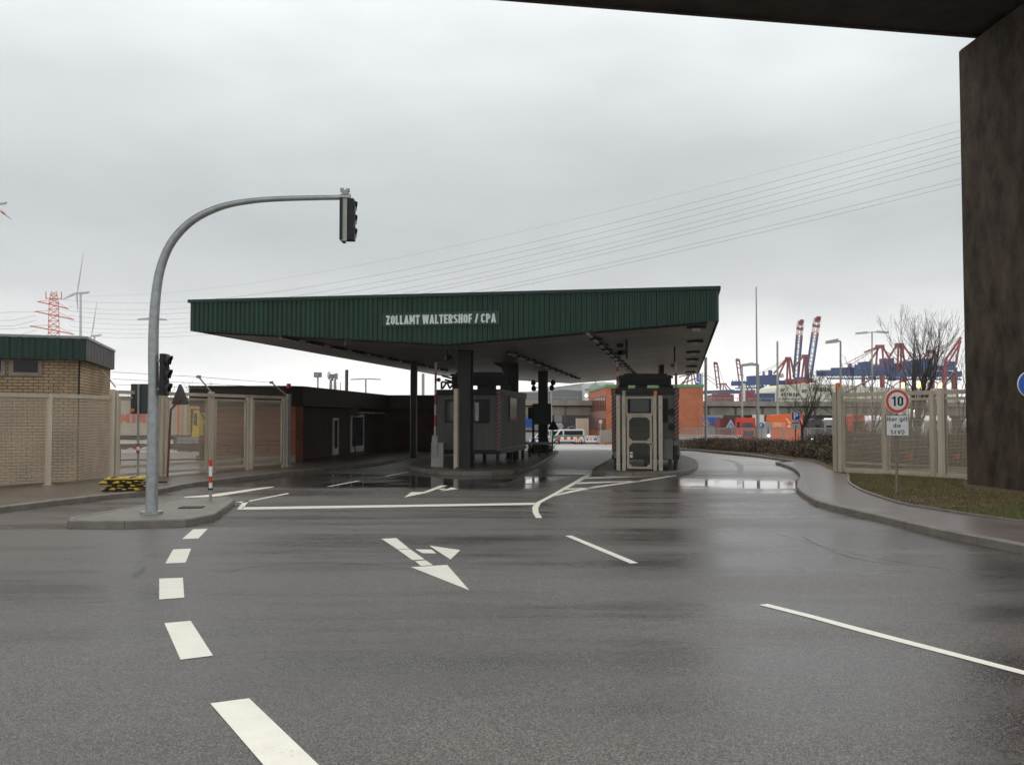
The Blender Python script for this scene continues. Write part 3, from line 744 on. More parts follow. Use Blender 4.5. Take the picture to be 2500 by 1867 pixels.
b = MB(); ins = .04
b.face([cw(u0 + ins, wl + ins, zt - .04), cw(u0 + ins, wr - ins, zt - .04), cw(u0 + CL - ins, wr - ins, zt - .04), cw(u0 + CL - ins, wl + ins, zt - .04)], M_fasgrey)
b.build('roof', can)
b = MB()
for wa, wb in ((wl + ins, wv), (wv, wr - ins)):
    b.face([cw(u0 + ins, wa, zs(wa)), cw(u0 + CL - ins, wa, zs(wa)), cw(u0 + CL - ins, wb, zs(wb)), cw(u0 + ins, wb, zs(wb))], M_soffit)
b.build('soffit', can)
# lettering panel and letters
tl = PL(943, 774, pf - U * .05, U); tr = PL(1211, 768, pf - U * .05, U)
zb_ = PL(950, 792, pf - U * .05, U).z; zt_ = PL(950, 771.5, pf - U * .05, U).z
fp = Fr(tl, ex=W); wid = (tr - tl).dot(W)
b = MB(); b.box(Fr(cw(u0 - .06, 0, 0), ex=W), tl.dot(W) - .12, tr.dot(W) + .12, -.012, .012, zb_ - .06, zt_ + .08, mat('panel_green', (.010, .066, .044), .4, 0, .05, 2)); pnl = b.build('sign_panel', can)
stext('sign_letters', 'ZOLLAMT WALTERSHOF / CPA', cw(u0 - .075, tl.dot(W), zb_ - .01), W, wid, zt_ - zb_ + .02, mat('letter_white', (.80, .86, .81), .5, 0, .05, 3), pnl, .2, .01, .085, .24)
# main columns along the valley, with haunches at the top
c1 = G(1136, 1142, .13); c3 = G(1326, 1104, .13)
cd = (c3 - c1); cd.z = 0
def column(base, sz, m, zt0, ha=True):
    b = MB(); f = Fr((base.x, base.y, 0), ex=W); h = sz / 2
    tf = .035
    b.box(f, -h, h, -h, -h + tf, .1, zt0, m); b.box(f, -h, h, h - tf, h, .1, zt0, m); b.box(f, -.03, .03, -h + tf, h - tf, .1, zt0, m)
    b.box(f, -h * 1.25, h * 1.25, -h * 1.25, h * 1.25, .1, .16, m)
    for s in (-1, 1):
        b.box(f, s * .03 if s > 0 else -h + .02, h - .02 if s > 0 else -.03, -h + tf, -h + tf + .012, .16, zt0, m)
    if ha:
        b.prism(f, [(-h, zt0 - .75), (-h, zt0), (-h - .62, zt0), (-h - .25, zt0 - .22)], -.1, .1, m)
    return b
t2 = .57
tt = (1251 - CX) / FPX
for i, t in enumerate((0, t2, 1)):
    q = c1 + cd * t
    if i == 1:
        # keep on the line of the other two, at photo column 1251
        s_ = (tt * c1.y - c1.x) / (cd.x - tt * cd.y); q = c1 + cd * s_
    column(q, (.46, .46, .44)[i], M_steel, zs(q.dot(W)) + .02, i == 1).build('column', can)
def row_pt(px, w0):
    t = (px - CX) / FPX; Y = w0 / (t * math.cos(YAW) - math.sin(YAW)); return Vector((t * Y, Y, 0))
for px, w0, sz in ((1011, -12.5, .25), (1191, -12.5, .25), (1616, -1.02, .24)):
    q = row_pt(px, w0); b = MB(); f = Fr((q.x, q.y, 0), ex=W); h = sz / 2
    b.box(f, -h, h, -h, h, gz(q.y) - .1, zs(q.dot(W)) + .03, M_steel); b.box(f, -h - .05, -h - .012, -.05, .05, gz(q.y), zs(q.dot(W)), M_galv if px < 1600 else M_steel)
    b.build('column', can)
# cross beams under the soffit
for uu in (u0 + .35,):
    b = MB()
    for wa, wb in ((wl + .3, wv), (wv, wr - .3)):
        b.bar(cw(uu, wa, zs(wa) - .02), cw(uu, wb, zs(wb) - .02), .14, M_steel, .09)
    b.build('beam', can)
# light battens under the soffit
def batten(p, L=1.35, wd=.13, dirv=U, n=None):
    b = MB(); a = p - dirv * L / 2 - Z3 * .07; c = p + dirv * L / 2 - Z3 * .07
    b.bar(a, c, wd, M_boothd, .10)
    b.bar(a + dirv * .05 - Z3 * .06, c - dirv * .05 - Z3 * .06, wd * .7, M_curtain, .03)
    b.bar(p - Z3 * .05 - W * .22, p - Z3 * .05 + W * .22, .09, M_boothd, .06)
    b.build('light_batten', can)
def lrow(pa, pb, n, wd=.13):
    a, c = SO(*pa), SO(*pb)
    w0_ = (a.dot(W) + c.dot(W)) / 2
    ua, ub = a.dot(U), c.dot(U)
    for i in range(n):
        u_ = ua + (ub - ua) * i / (n - 1); batten(cw(u_, w0_, zs(w0_)), min(1.4, (ub - ua) / n * .78), wd)
    b = MB(); b.bar(cw(ua, w0_, zs(w0_) - .012), cw(ub, w0_, zs(w0_) - .012), .07, M_steel, .03); b.build('cable_tray', can)
lrow((770, 824), (1045, 898), 10)
lrow((1268, 857), (1398, 922), 11, .12)
lrow((1448, 808), (1540, 909), 12)
for px, py in ((1700, 795), (1697, 830), (1692, 857), (1690, 875), (1688, 892), (1686, 906)):
    p = SO(px, py); b = MB(); f = Fr((p.x, p.y, 0), ex=W)
    b.box(f, -.30, .30, -.14, .14, p.z - .09, p.z - .005, M_boothd); b.box(f, -.13, .13, -.1, .1, p.z - .17, p.z - .09, M_curtain); b.build('soffit_lamp', can)
# thin pipes hanging from the soffit and cable drooping along
for px, py, yb in ((1647, 846, 886), (1530, 829, 876), (1106, 848, 892)):
    p = SO(px, py); q = PT(px, yb, p.y); b = MB(); b.cyl(p, q, .035, M_steel, 6); b.build('drop_pipe', can)
# cameras and spot lamps on the columns
def camera_box(p, dx, name='security_camera', label='', parent=None, sz=.32):
    b = MB(); f = Fr(p, R(20)); b.box(f, -.09, .09, -sz, sz * .3, -.08, .09, M_black); b.cyl(p + Z3 * .09, p + Z3 * .3, .03, M_black, 6)
    b.build(name, parent)
camera_box(PT(848, 838, SO(848, 826).y), 0, 'security_camera', parent=can, sz=.3)
camera_box(PT(1515, 862, SO(1515, 858).y - .3), 0, 'security_camera', parent=can)
camera_box(PT(1512, 843, SO(1512, 840).y), 0, 'security_camera', parent=can, sz=.15)
camera_box(PT(1092, 873, 33), 0, 'security_camera', parent=can, sz=.25)
Yc3 = c3.y
for px, py in ((1303, 945), (1347, 944), (1302, 931), (1350, 931)):
    b = MB(); a = PT(px, py, Yc3 - .3); b.bar(PT(1326, py + 3, Yc3 - .25), a, .04, M_black); b.tube([a + Vector((0, -.18, -.1)), a, a + Vector((0, .1, .06))], [.13, .11, .05], M_black, 8); b.build('spot_lamp', can)
# ================================================================== YELLOW BRICK HOUSE (left)
def wall_box(b, pts, z0, z1, m):
    """plan polygon extruded upwards"""
    b.hexa([Vector((p.x, p.y, z0)) for p in pts], [Vector((p.x, p.y, z1)) for p in pts], m)
K = G(187, 1177, .12); K = Vector((K.x, K.y + .35, 0))
kf = PT(211, 821, 25.0); kb = PT(280, 858, 30.0)
ztf = kf.z; zbf = PT(211, 879, 25.0).z
dirf = Vector((1.95, .73, 0)).normalized(); dirs = Vector((kb.x - kf.x, kb.y - kf.y, 0)).normalized()
# wall corner: under the fascia corner
WC = Vector((PT(191, 1000, 25.3).x, 25.3, 0))
sd = PT(268, 1000, 29.6); dw = Vector((sd.x - WC.x, sd.y - WC.y, 0)); ls = dw.length; dw.normalize()
hs = thing('brick_house', 'yellow brick house with dark green roof edge at the left', 'house', WC + Z3 * .12)
b = MB(); wall_box(b, [WC, WC + dw * ls, WC + dw * ls - dirf * 9, WC - dirf * 9], .1, zbf + .1, M_brick_y); b.build('wall', hs)
# joint line where the two faces meet, plinth stain band
b = MB(); b.bar(WC + dirf * .01 - dw * .01 + Z3 * .15, WC + dirf * .01 - dw * .01 + Z3 * (zbf), .035, M_black); b.build('corner_joint', hs)
fc = Vector((kf.x, kf.y, 0)); fs_ = fc + dirs * (Vector((kb.x, kb.y, 0)) - fc).length; ff = fc - dirf * 9.5
b = corr(M_greenD, ff, fc, lambda t: zbf, lambda t: ztf - .06, Vector((dirf.y, -dirf.x, 0)), .3, .03)
b.build('front_fascia', hs)
b = corr(M_fasgrey, fc, fs_, lambda t: zbf, lambda t: ztf - .06, -Vector((dirs.y, -dirs.x, 0)) if Vector((dirs.y, -dirs.x, 0)).x < 0 else Vector((dirs.y, -dirs.x, 0)), .5, .012)
b.build('side_fascia', hs)
b = MB(); bk = fs_ - dirf * 9.5
wall_box(b, [fc - dirs * .03 + dirf * .03, fs_ + dirf * .03, bk, ff - dirs * .03], ztf - .07, ztf, mat('roof_zinc', (.34, .35, .35), .45, .2, .2, 2)); b.build('roof_edge', hs)
b = MB(); wall_box(b, [fc - dirf * .03, fs_ - dirf * .03 - dirs * .03, bk - dirs * .03, ff], zbf + .002, zbf + .03, M_fasgrey); b.build('eaves', hs)
# window band under the fascia: pixels x 0-104, y 880-912
fw = Fr(WC, ex=dirf)
def fpx(px, py):
    return PL(px, py, WC, Vector((dirf.y, -dirf.x, 0)))
M_wframe = mat('tan_frame', (.33, .29, .24), .6, 0, .2, 3)
for x0, x1 in ((-60, 13), (23, 103)):
    a = fpx(x0, 905); c = fpx(x1, 905); s0 = (a - WC).dot(dirf); s1 = (c - WC).dot(dirf)
    z0 = fpx(60, 909).z; z1 = zbf - .02
    b = MB(); t = .10
    b.box(fw, s0, s1, -.05, .02, z0 - .1, z0, M_wframe); b.box(fw, s0, s0 + t, -.05, .02, z0, z1, M_wframe); b.box(fw, s1 - t, s1, -.05, .02, z0, z1, M_wframe)
    win = b.build('window', hs)
    b = MB(); b.box(fw, s0 + t, s1 - t, -.02, .0, z0, z1, M_glass); b.build('pane', win)
# stay bar on the side wall
b = MB(); b.bar(PT(238, 902, 27.2) + dirf * .12, PT(272, 945, 28.2) + dirf * .12, .028, M_creamb); b.build('stay_bar', hs)

# ================================================================== LEFT FENCE
P1 = G(118, 1185, .12); P2 = G(268, 1172, .12); P3 = G(695, 1139, .12)
df = (P3 - P2); df.z = 0; df.normalize()
fl = thing('mesh_fence', 'tall cream steel fence with wire mesh before yellow house and dark building', 'fence', P2)
ff_ = Fr(Vector((P2.x, P2.y, 0)), ex=df)
nf = Vector((df.y, -df.x, 0))
def fs(px):
    q = PL(px, 1100, Vector((P2.x, P2.y, 0)), nf); return (q - Vector((P2.x, P2.y, 0))).dot(df)
ZT = 2.68
def post(b, s, wd, z0=.1, z1=ZT, m=None, dp=.09, y=0):
    b.box(ff_, s - wd / 2, s + wd / 2, -dp / 2 + y, dp / 2 + y, z0, z1, m or M_creamb)
for px, wd, z1 in ((-70, .10, 2.5), (118, .10, 2.5), (272, .10, 2.68), (282, .07, 2.66), (391, .10, 2.66), (402, .08, 2.6), (514, .17, 2.72), (604, .10, 2.62), (613, .07, 2.62), (692, .10, 2.62), (703, .17, 2.75)):
    b = MB(); post(b, fs(px), wd, .1, z1, M_galvl if px == 703 else None, .12)
    b.box(ff_, fs(px) - wd, fs(px) + wd, -.1, .1, .1, .14, M_cream)
    b.build('post', fl)
# frames and panels between posts
def panel(a, c, lo=.22, hi=2.5, fr_=.07, wire=True):
    s0, s1 = fs(a), fs(c)
    b = MB()
    b.box(ff_, s0, s1, -.03, .03, hi - fr_, hi, M_cream); b.box(ff_, s0, s1, -.03, .03, lo, lo + fr_, M_cream)
    b.box(ff_, s0, s0 + fr_, -.03, .03, lo + fr_, hi - fr_, M_cream); b.box(ff_, s1 - fr_, s1, -.03, .03, lo + fr_, hi - fr_, M_cream)
    o = b.build('panel', fl)
    if wire:
        b = MB(); b.face([ff_.p(s0, 0, lo), ff_.p(s1, 0, lo), ff_.p(s1, 0, hi), ff_.p(s0, 0, hi)], M_wire); b.build('wire_mesh', o)
b = MB(); b.box(ff_, fs(-70), fs(268), -.035, .035, 2.40, 2.5, M_cream)
b.box(ff_, fs(284), fs(690), -.09, -.03, 2.56, 2.66, M_cream); b.build('top_rail', fl)
b = MB(); b.face([ff_.p(fs(-70), 0, .2), ff_.p(fs(268), 0, .2), ff_.p(fs(268), 0, 2.4), ff_.p(fs(-70), 0, 2.4)], M_wire); b.build('wire_mesh', fl)
for a, c in ((286, 388), (405, 505), (523, 600), (616, 689)): panel(a, c)
# lower box rail behind with red roller discs, and a strip of barbed wire arms
b = MB()
b.box(ff_, fs(286), fs(690), .12, .2, .42, .5, M_cream); b.box(ff_, fs(286), fs(690), .12, .2, .2, .28, M_cream)
b.box(ff_, fs(286), fs(690), .12, .2, 1.02, 1.07, M_rust); b.build('lower_rail', fl)
for px in (288, 465, 558, 653):
    q = PL(px, 1097, Vector((P2.x, P2.y, 0)) + nf * -.15, nf); b = MB(); b.cyl(q + nf * .01, q - nf * .02, .085, M_rust, 14); b.build('roller_disc', fl)
for x0, y0, x1, y1 in ((516, 957, 485, 920), (697, 962, 663, 934)):
    q = PL(x0, y0, Vector((P2.x, P2.y, 0)), nf); Y_ = q.y; b = MB(); b.cyl(q, PT(x1, y1, Y_ - .1), .028, M_galvl, 6); b.box(Fr(PT(x1, y1, Y_ - .1)), -.06, .06, -.05, .05, -.04, .05, M_galvl); b.build('wire_arm', fl)
b = MB()
for pa in (((275, 908), (485, 920), (663, 934)), ((275, 925), (497, 936), (680, 946)), ((275, 938), (508, 948))):
    pts = [PT(x, y, 27 + (x - 275) * .0145) for x, y in pa]
    b.tube(pts, .007, M_galvl, 4, False)
b.build('barbed_wire', fl)

# ================================================================== DARK BUILDING under the canopy
D0 = PT(722, 1000, 36.4); D1 = PT(940, 1000, 50.7); D0.z = D1.z = 0
dd = (D1 - D0).normalized(); ddl = (D1 - D0).length
DL = Vector((PT(487, 1000, 36.4).x, 36.4, 0))
zr = PT(750, 945, 36.0).z
db = thing('flat_roof_building', 'low dark flat-roofed brick building under the canopy left side', 'building', D0 + Z3 * .12)
b = MB()
BK = D1 + Vector((9, 0, 0)) * 0 
wall_box(b, [DL, D0, D0 + dd * .9, DL + Vector((0, 12, 0)) ], .05, 2.35, M_brick_r)
b.build('front_wall', db)
nd = Vector((dd.y, -dd.x, 0))                         # out of the facade
f = Fr(D0, ex=dd)
DR = PT(1060, 1000, 50.7)
b = MB()
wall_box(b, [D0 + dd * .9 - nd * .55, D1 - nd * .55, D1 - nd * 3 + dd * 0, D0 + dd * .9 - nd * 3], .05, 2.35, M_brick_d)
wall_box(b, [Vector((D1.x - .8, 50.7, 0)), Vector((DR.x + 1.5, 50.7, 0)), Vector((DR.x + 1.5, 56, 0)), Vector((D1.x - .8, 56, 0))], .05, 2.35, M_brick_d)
b.build('side_wall', db)
b = MB()
# parapet all the way round, 0.75 m deep
ov = .35
A0 = Vector((DL.x - .3, DL.y - ov, 0)); A1 = Vector((D0.x + .25, D0.y - ov, 0)); A2 = D1 + nd * .25 - dd * .3; A3 = Vector((DR.x + 1.6, 50.4, 0))
M_par = mat('parapet_sheet', (.032, .023, .018), .6, 0, .3, 2, .3)
wall_box(b, [A0, Vector((A1.x - .6, A1.y, 0)), A1 + Vector((0, .5, 0)), A2, A3, Vector((A3.x, 57, 0)), Vector((A0.x, 57, 0))], 2.36, zr, M_par)
b.build('parapet', db)
b = MB()
wall_box(b, [A0 + Vector((-.03, -.03, 0)), Vector((A1.x - .6, A1.y - .03, 0)), A1 + Vector((.03, .5, 0)), A2 + Vector((.02, -.02, 0)), A3 + Vector((0, -.03, 0)), Vector((A3.x, 57.1, 0)), Vector((A0.x, 57.1, 0))], zr + .002, zr + .06, M_par)
b.build('roof_edge', db)
b = MB(); b.box(Fr(DL), -.1, D0.x - DL.x + .02, -.06, .0, .1, .38, M_conc); b.build('plinth', db)
def fac(px): return (PL(px, 1050, D0, nd) - D0).dot(dd)
def doorway(x0, x1, yt, yb, kind):
    s0, s1 = fac(x0), fac(x1); q = Fr(D0 - nd * .55, ex=dd)
    mid = PL((x0 + x1) / 2, yt, D0, nd); z1 = min(mid.z, 2.3); z0 = .16
    b = MB(); t = .12
    b.box(q, s0, s0 + t, -.09, -.02, z0, z1, M_white); b.box(q, s1 - t, s1, -.09, -.02, z0, z1, M_white)
    b.box(q, s0 + t, s1 - t, -.09, -.02, z1 - t, z1, M_white); b.box(q, s0 + t, s1 - t, -.09, -.02, z0, z0 + .3, M_white); b.box(q, s0 + t, s1 - t, -.085, -.02, 1.0, 1.08, M_boothd)
    d = b.build('door' if kind else 'window', db)
    b = MB(); b.box(q, s0 + t, s1 - t, -.07, -.05, z0 + .3, .99, M_glassl); b.box(q, s0 + t, s1 - t, -.07, -.05, 1.09, z1 - t, M_glassl); b.build('pane', d)
    return d
doorway(880, 910, 1012, 1112, 1)
doorway(838, 850, 1020, 1106, 0)
dw_ = doorway(956, 972, 1022, 1108, 1)
s0 = fac(872); q = Fr(D0 - nd * .55, ex=dd)
for x0, x1 in ((868, 940), (955, 1000)):
    s0, s1 = fac(x0), fac(min(x1, 938)) if x1 < 950 else ddl
    if x0 > 950: continue
    b = MB(); b.prism(Fr(D0 - nd * .3, ex=dd), [(s0, 2.12), (s1, 2.12), (s1, 2.2), (s0, 2.2)], -.35, .2, M_galvl); b.build('door_hood', db)
b = MB(); b.cyl(PL(957, 1024, D0, nd) + nd * .1, PL(957, 1012, D0, nd) + nd * .1, .08, M_red, 10); b.build('alarm_lamp', db)
b = MB(); q = PT(705, 940, 36.0); b.cyl(q - Z3 * .12, q + Z3 * .06, .085, M_red, 10); b.build('warning_lamp', db)
b = MB(); q = PT(846, 957, 45); b.box(Fr(q), -.07, .0, -.06, .06, -.3, 1.1, M_galv); b.box(Fr(q), .005, .07, -.06, .06, -.3, 1.1, M_rust); b.build('chimney_pipe', db)

# ================================================================== CUSTOMS BOOTHS
def booth(name, label, o, wdt, ln, z0, z1, group):
    """container-like booth on legs; frame origin = front left corner, x = along front, y = depth"""
    t = thing(name, label, 'booth', Vector((o.x, o.y, .13)), group)
    f = Fr((o.x, o.y, 0), ex=W)
    return t, f
BR = G(1221, 1137, .13); BL = PL(1065.5, 1050, BR, U)
wb = (BR - BL).dot(W)
zb0 = PT(1221, 1098, BR.y).z; zb1 = PT(1221, 950, BR.y).z
bt, bf = booth('customs_booth', 'grey sheet metal customs booth on legs behind steel column', BL, wb, 5.9, zb0, zb1, 'customs booths on islands')
LN = 5.7
def booth_shell(t, f, wd, ln, z0, z1, legs=True):
    n = int(wd / .12)
    b = MB()
    b.box(f, .03, wd - .03, .03, ln - .03, z0, z1 - .22, M_booth)
    # trapezoid ribs front and right
    for i in range(n):
        x = .06 + i * (wd - .12) / n
        b.box(f, x, x + .05, .008, .03, z0 + .05, z1 - .24, M_booth)
    k = int(ln / .12)
    for i in range(k):
        y = .06 + i * (ln - .12) / k
        b.box(f, wd - .03, wd - .008, y, y + .05, z0 + .05, z1 - .24, M_booth); b.box(f, .008, .03, y, y + .05, z0 + .05, z1 - .24, M_booth)
    b.build('wall', t)
    b = MB(); b.box(f, -.02, wd + .02, -.02, ln + .02, z1 - .22, z1, M_boothd); b.box(f, -.0, wd, 0, ln, z0 - .16, z0, M_boothd); b.build('frame', t)
    if legs:
        for x in (.12, wd * .5, wd - .12):
            for y in (.15, ln / 2, ln - .15):
                b = MB(); b.box(f, x - .06, x + .06, y - .06, y + .06, .1, z0 - .16, M_steel); b.build('leg', t)
booth_shell(bt, bf, wb, LN, zb0, zb1)
def bpx(px, py): q = PL(px, py, BL, U); return (q - BL).dot(W), q.z
def bwin(t, f, x0, x1, z0, z1, blind=None):
    b = MB(); e_ = .07
    b.box(f, x0, x1, -.035, .006, z0, z0 + e_, M_boothd); b.box(f, x0, x1, -.035, .006, z1 - e_, z1, M_boothd)
    b.box(f, x0, x0 + e_, -.035, .006, z0 + e_, z1 - e_, M_boothd); b.box(f, x1 - e_, x1, -.035, .006, z0 + e_, z1 - e_, M_boothd)
    wn_ = b.build('window', t)
    b = MB(); b.box(f, x0 + e_, x1 - e_, -.015, .004, z0 + e_, z1 - e_, M_glassl); b.build('pane', wn_)
    if blind:
        b = MB(); b.box(f, blind[0], blind[1], -.024, -.017, z0 + e_, z1 - e_ - .05, M_curtain); b.build('blind', wn_)
x0, z1_ = bpx(1086, 975); x1, z0_ = bpx(1122, 1032); bwin(bt, bf, x0, x1, z0_, z1_)
x0, z1_ = bpx(1152, 975); x1, z0_ = bpx(1195, 1032); bwin(bt, bf, x0, x1, z0_, z1_, (bpx(1161, 1000)[0], bpx(1169, 1000)[0]))
# side window
fside = Fr((BR.x, BR.y, 0), ex=U)
b = MB(); b.box(fside, 1.7, 3.3, -.03, .0, 1.75, 2.75, M_boothd); sw = b.build('window', bt)
b = MB(); b.box(fside, 1.8, 3.2, -.04, -.032, 1.85, 2.65, M_glassl); b.build('pane', sw)
def stripes(t, f, x, y, z0, z1, wd=.13, dp=.13):
    """corner guard with slanting red and white stripes"""
    b = MB(); b.box(f, x - wd / 2, x + wd / 2, y - dp / 2, y + dp / 2, z0, z1, M_stripe); b.build('corner_guard', t)
def stripe_mat():
    m = bpy.data.materials.new('red_white_stripes'); m.use_nodes = True
    t = m.node_tree; b = t.nodes['Principled BSDF']; b.inputs['Roughness'].default_value = .5
    uv = t.nodes.new('ShaderNodeUVMap'); s = t.nodes.new('ShaderNodeSeparateXYZ'); t.links.new(uv.outputs[0], s.inputs[0])
    a = t.nodes.new('ShaderNodeMath'); a.operation = 'SUBTRACT'; t.links.new(s.outputs['Y'], a.inputs[0]); t.links.new(s.outputs['X'], a.inputs[1])
    d = t.nodes.new('ShaderNodeMath'); d.operation = 'DIVIDE'; d.inputs[1].default_value = .14; t.links.new(a.outputs[0], d.inputs[0])
    f = t.nodes.new('ShaderNodeMath'); f.operation = 'FRACT'; t.links.new(d.outputs[0], f.inputs[0])
    l = t.nodes.new('ShaderNodeMath'); l.operation = 'LESS_THAN'; l.inputs[1].default_value = .5; t.links.new(f.outputs[0], l.inputs[0])
    mx = t.nodes.new('ShaderNodeMix'); mx.data_type = 'RGBA'; t.links.new(l.outputs[0], mx.inputs[0])
    mx.inputs[6].default_value = (.13, .018, .015, 1); mx.inputs[7].default_value = (.26, .19, .17, 1); t.links.new(mx.outputs[2], b.inputs['Base Color'])
    return m
M_stripe = stripe_mat()
sx = bpx(1218, 1000)[0]
stripes(bt, bf, sx, -.09, zb0 - .02, zb1 - .03, .105)
# step / rail beside the booth: handrail and low frame at its right rear
hr = thing('guard_rail', 'dark steel guard rail at the rear of the left island', 'rail', G(1300, 1112, .13))
b = MB(); q0 = PT(1283, 1082, 40.5); q1 = PT(1345, 1082, 44.5)
b.bar(q0, q1, .10, M_steel, .12)
b.build('rail', hr)
for t in (.15, .5, .85):
    q = q0 + (q1 - q0) * t; b = MB(); b.box(Fr((q.x, q.y, 0)), -.05, .05, -.05, .05, .1, q.z, M_steel); b.build('post', hr)

# right booth and its gate
GL = G(1505, 1147, .13); GRr = PL(1617, 1147, GL, U)
fg = Fr((GL.x, GL.y, 0), ex=W)
def gp(px, py): q = PL(px, py, GL, U); return (q - GL).dot(W), q.z
o2 = PL(1494, 1050, GL + U * .55, U); e2 = PL(1657, 1050, GL + U * .55, U)
bt2, bf2 = booth('customs_booth', 'grey customs booth behind cream mesh gate with red striped corners', o2, 0, 0, 0, 0, 'customs booths on islands')
wd2 = (e2 - o2).dot(W); zt2 = PL(1560, 948, o2, U).z
booth_shell(bt2, bf2, wd2, 5.4, .62, zt2)
stripes(bt2, bf2, .07, -.08, .75, zt2 - .05); stripes(bt2, bf2, wd2 - .06, -.08, .75, zt2 - .05)
def b2(px, py): q = PL(px, py, o2, U); return (q - o2).dot(W), q.z
x0, z1_ = b2(1618, 973); x1, z0_ = b2(1631, 1031)
b = MB(); b.box(bf2, x0, x1, -.03, .006, z0_, z1_, M_black); b.build('window', bt2)
x0, z1_ = b2(1533, 968); x1, z0_ = b2(1590, 1010); bwin(bt2, bf2, x0, x1, z0_, z1_)
for py in (1005, 1041):
    x, z = b2(1640, py); b = MB(); q = bf2.p(x, -.03, z); b.cyl(q, q - U * .1, .12, M_black, 12); b.build('round_box', bt2)
x, z = b2(1631, 1085); b = MB(); M_cabd = mat('cabinet_dark_grey', (.16, .165, .155), .5, 0, .2, 2)
b.box(bf2, x - .16, x + .16, -.35, -.03, .5, z + .2, M_cabd); b.box(bf2, x + .163, x + .42, -.3, -.032, .95, 1.1, M_cabd)
b.box(bf2, x - .0, x + .12, -.3, -.2, .13, .5, M_steel); b.box(bf2, x + .22, x + .3, -.25, -.15, .13, .95, M_steel); b.build('cabinet', bt2)
# cream gate in front
gt = thing('mesh_gate', 'cream steel gate with mesh door in front of the right booth', 'gate', GL)
for i, (a, c) in enumerate(((1505, 1514), (1519, 1527.5), (1595, 1603), (1608, 1617.5))):
    b = MB(); x0, x1 = gp(a, 1050)[0], gp(c, 1050)[0]; b.box(fg, x0, x1, -.06, .06, .1, gp(1550, 966)[1], M_creamb)
    for s in (.3, 1.25, 2.2): b.box(fg, x0 - .012, x1 + .012, -.07, -.061, s, s + .05, M_cream)
    b.build('post', gt)
zA, zB_ = gp(1550, 1010)[1], gp(1550, 968)[1]
xa, xb = gp(1528.5, 1050)[0], gp(1594, 1050)[0]
b = MB(); b.box(fg, xa, xb, -.03, .03, zA - .05, zA + .02, M_cream); b.box(fg, xa, xb, -.03, .03, zB_ - .07, zB_, M_cream); b.box(fg, xa, xa + .05, -.03, .03, zA + .02, zB_ - .07, M_cream); b.box(fg, xb - .05, xb, -.03, .03, zA + .02, zB_ - .07, M_cream); b.build('transom_frame', gt)
dx0, dx1 = gp(1530.5, 1050)[0], gp(1592, 1050)[0]; dz0, dz1, dzm = gp(1550, 1144)[1], gp(1550, 1013)[1], gp(1550, 1078)[1]
t = .075; b = MB()
b.box(fg, dx0, dx0 + t, -.04, .04, dz0, dz1, M_cream); b.box(fg, dx1 - t, dx1, -.04, .04, dz0, dz1, M_cream)
b.box(fg, dx0 + t, dx1 - t, -.04, .04, dz0, dz0 + t, M_cream); b.box(fg, dx0 + t, dx1 - t, -.04, .04, dz1 - t, dz1, M_cream); b.box(fg, dx0 + t, dx1 - t, -.04, .04, dzm - t / 2, dzm + t / 2, M_cream)
for (x, sx_) in ((dx0 + t, 1), (dx1 - t, -1)):
    for (z, sz_) in ((dz0 + t, 1), (dzm - t / 2, -1), (dzm + t / 2, 1), (dz1 - t, -1)):
        k = .11; pl = [(x, z), (x + sx_ * k, z), (x, z + sz_ * k)]
        if sx_ * sz_ < 0: pl = pl[::-1]
        b.prism(fg, pl, -.03, .03, M_cream)
dr = b.build('door', gt)
b = MB(); b.face([fg.p(dx0 + t, 0, dz0 + t), fg.p(dx1 - t, 0, dz0 + t), fg.p(dx1 - t, 0, dz1 - t), fg.p(dx0 + t, 0, dz1 - t)], M_wirek); b.build('wire_mesh', dr)
b = MB(); b.box(fg, dx1 - .02, dx1 + .07, -.07, -.042, dzm - .25, dzm - .02, M_galvl); b.cyl(fg.p(dx1 - .01, -.07, dzm - .08), fg.p(dx1 - .14, -.08, dzm - .08), .015, M_black, 6); b.build('handle', dr)
b = MB(); x0, z0_ = gp(1538, 1113); x1, z1_ = gp(1545, 1104); b.box(fg, x0, x1, -.065, -.055, z1_ - .04, z1_ + .02, M_signw); b.box(fg, x0, x1, -.065, -.055, z0_ - .05, z1_ - .07, M_signw); b.build('notice', dr)
for px, m in ((1523, M_cream), (1600, M_orangelamp)):
    x, z = gp(px, 966); b = MB(); b.cyl(fg.p(x, 0, z), fg.p(x, 0, z + .17), .06, m, 10); b.build('signal_lamp', gt)
# cream gate post in front of the left column
q = G(1120, 1141, .13) - U * .42
single(MB().box(Fr((q.x, q.y, 0), ex=W), -.065, .065, -.07, .07, .1, PT(1120, 949, q.y).z, M_creamb).box(Fr((q.x, q.y, 0), ex=W), .068, .12, -.05, .06, .1, PT(1120, 949, q.y).z, mat('ochre_steel', (.30, .21, .10), .55, 0, .2, 2)), 'gate_post', 'cream gate post in front of the dark column by left booth', 'post', Vector((q.x, q.y, .13)))
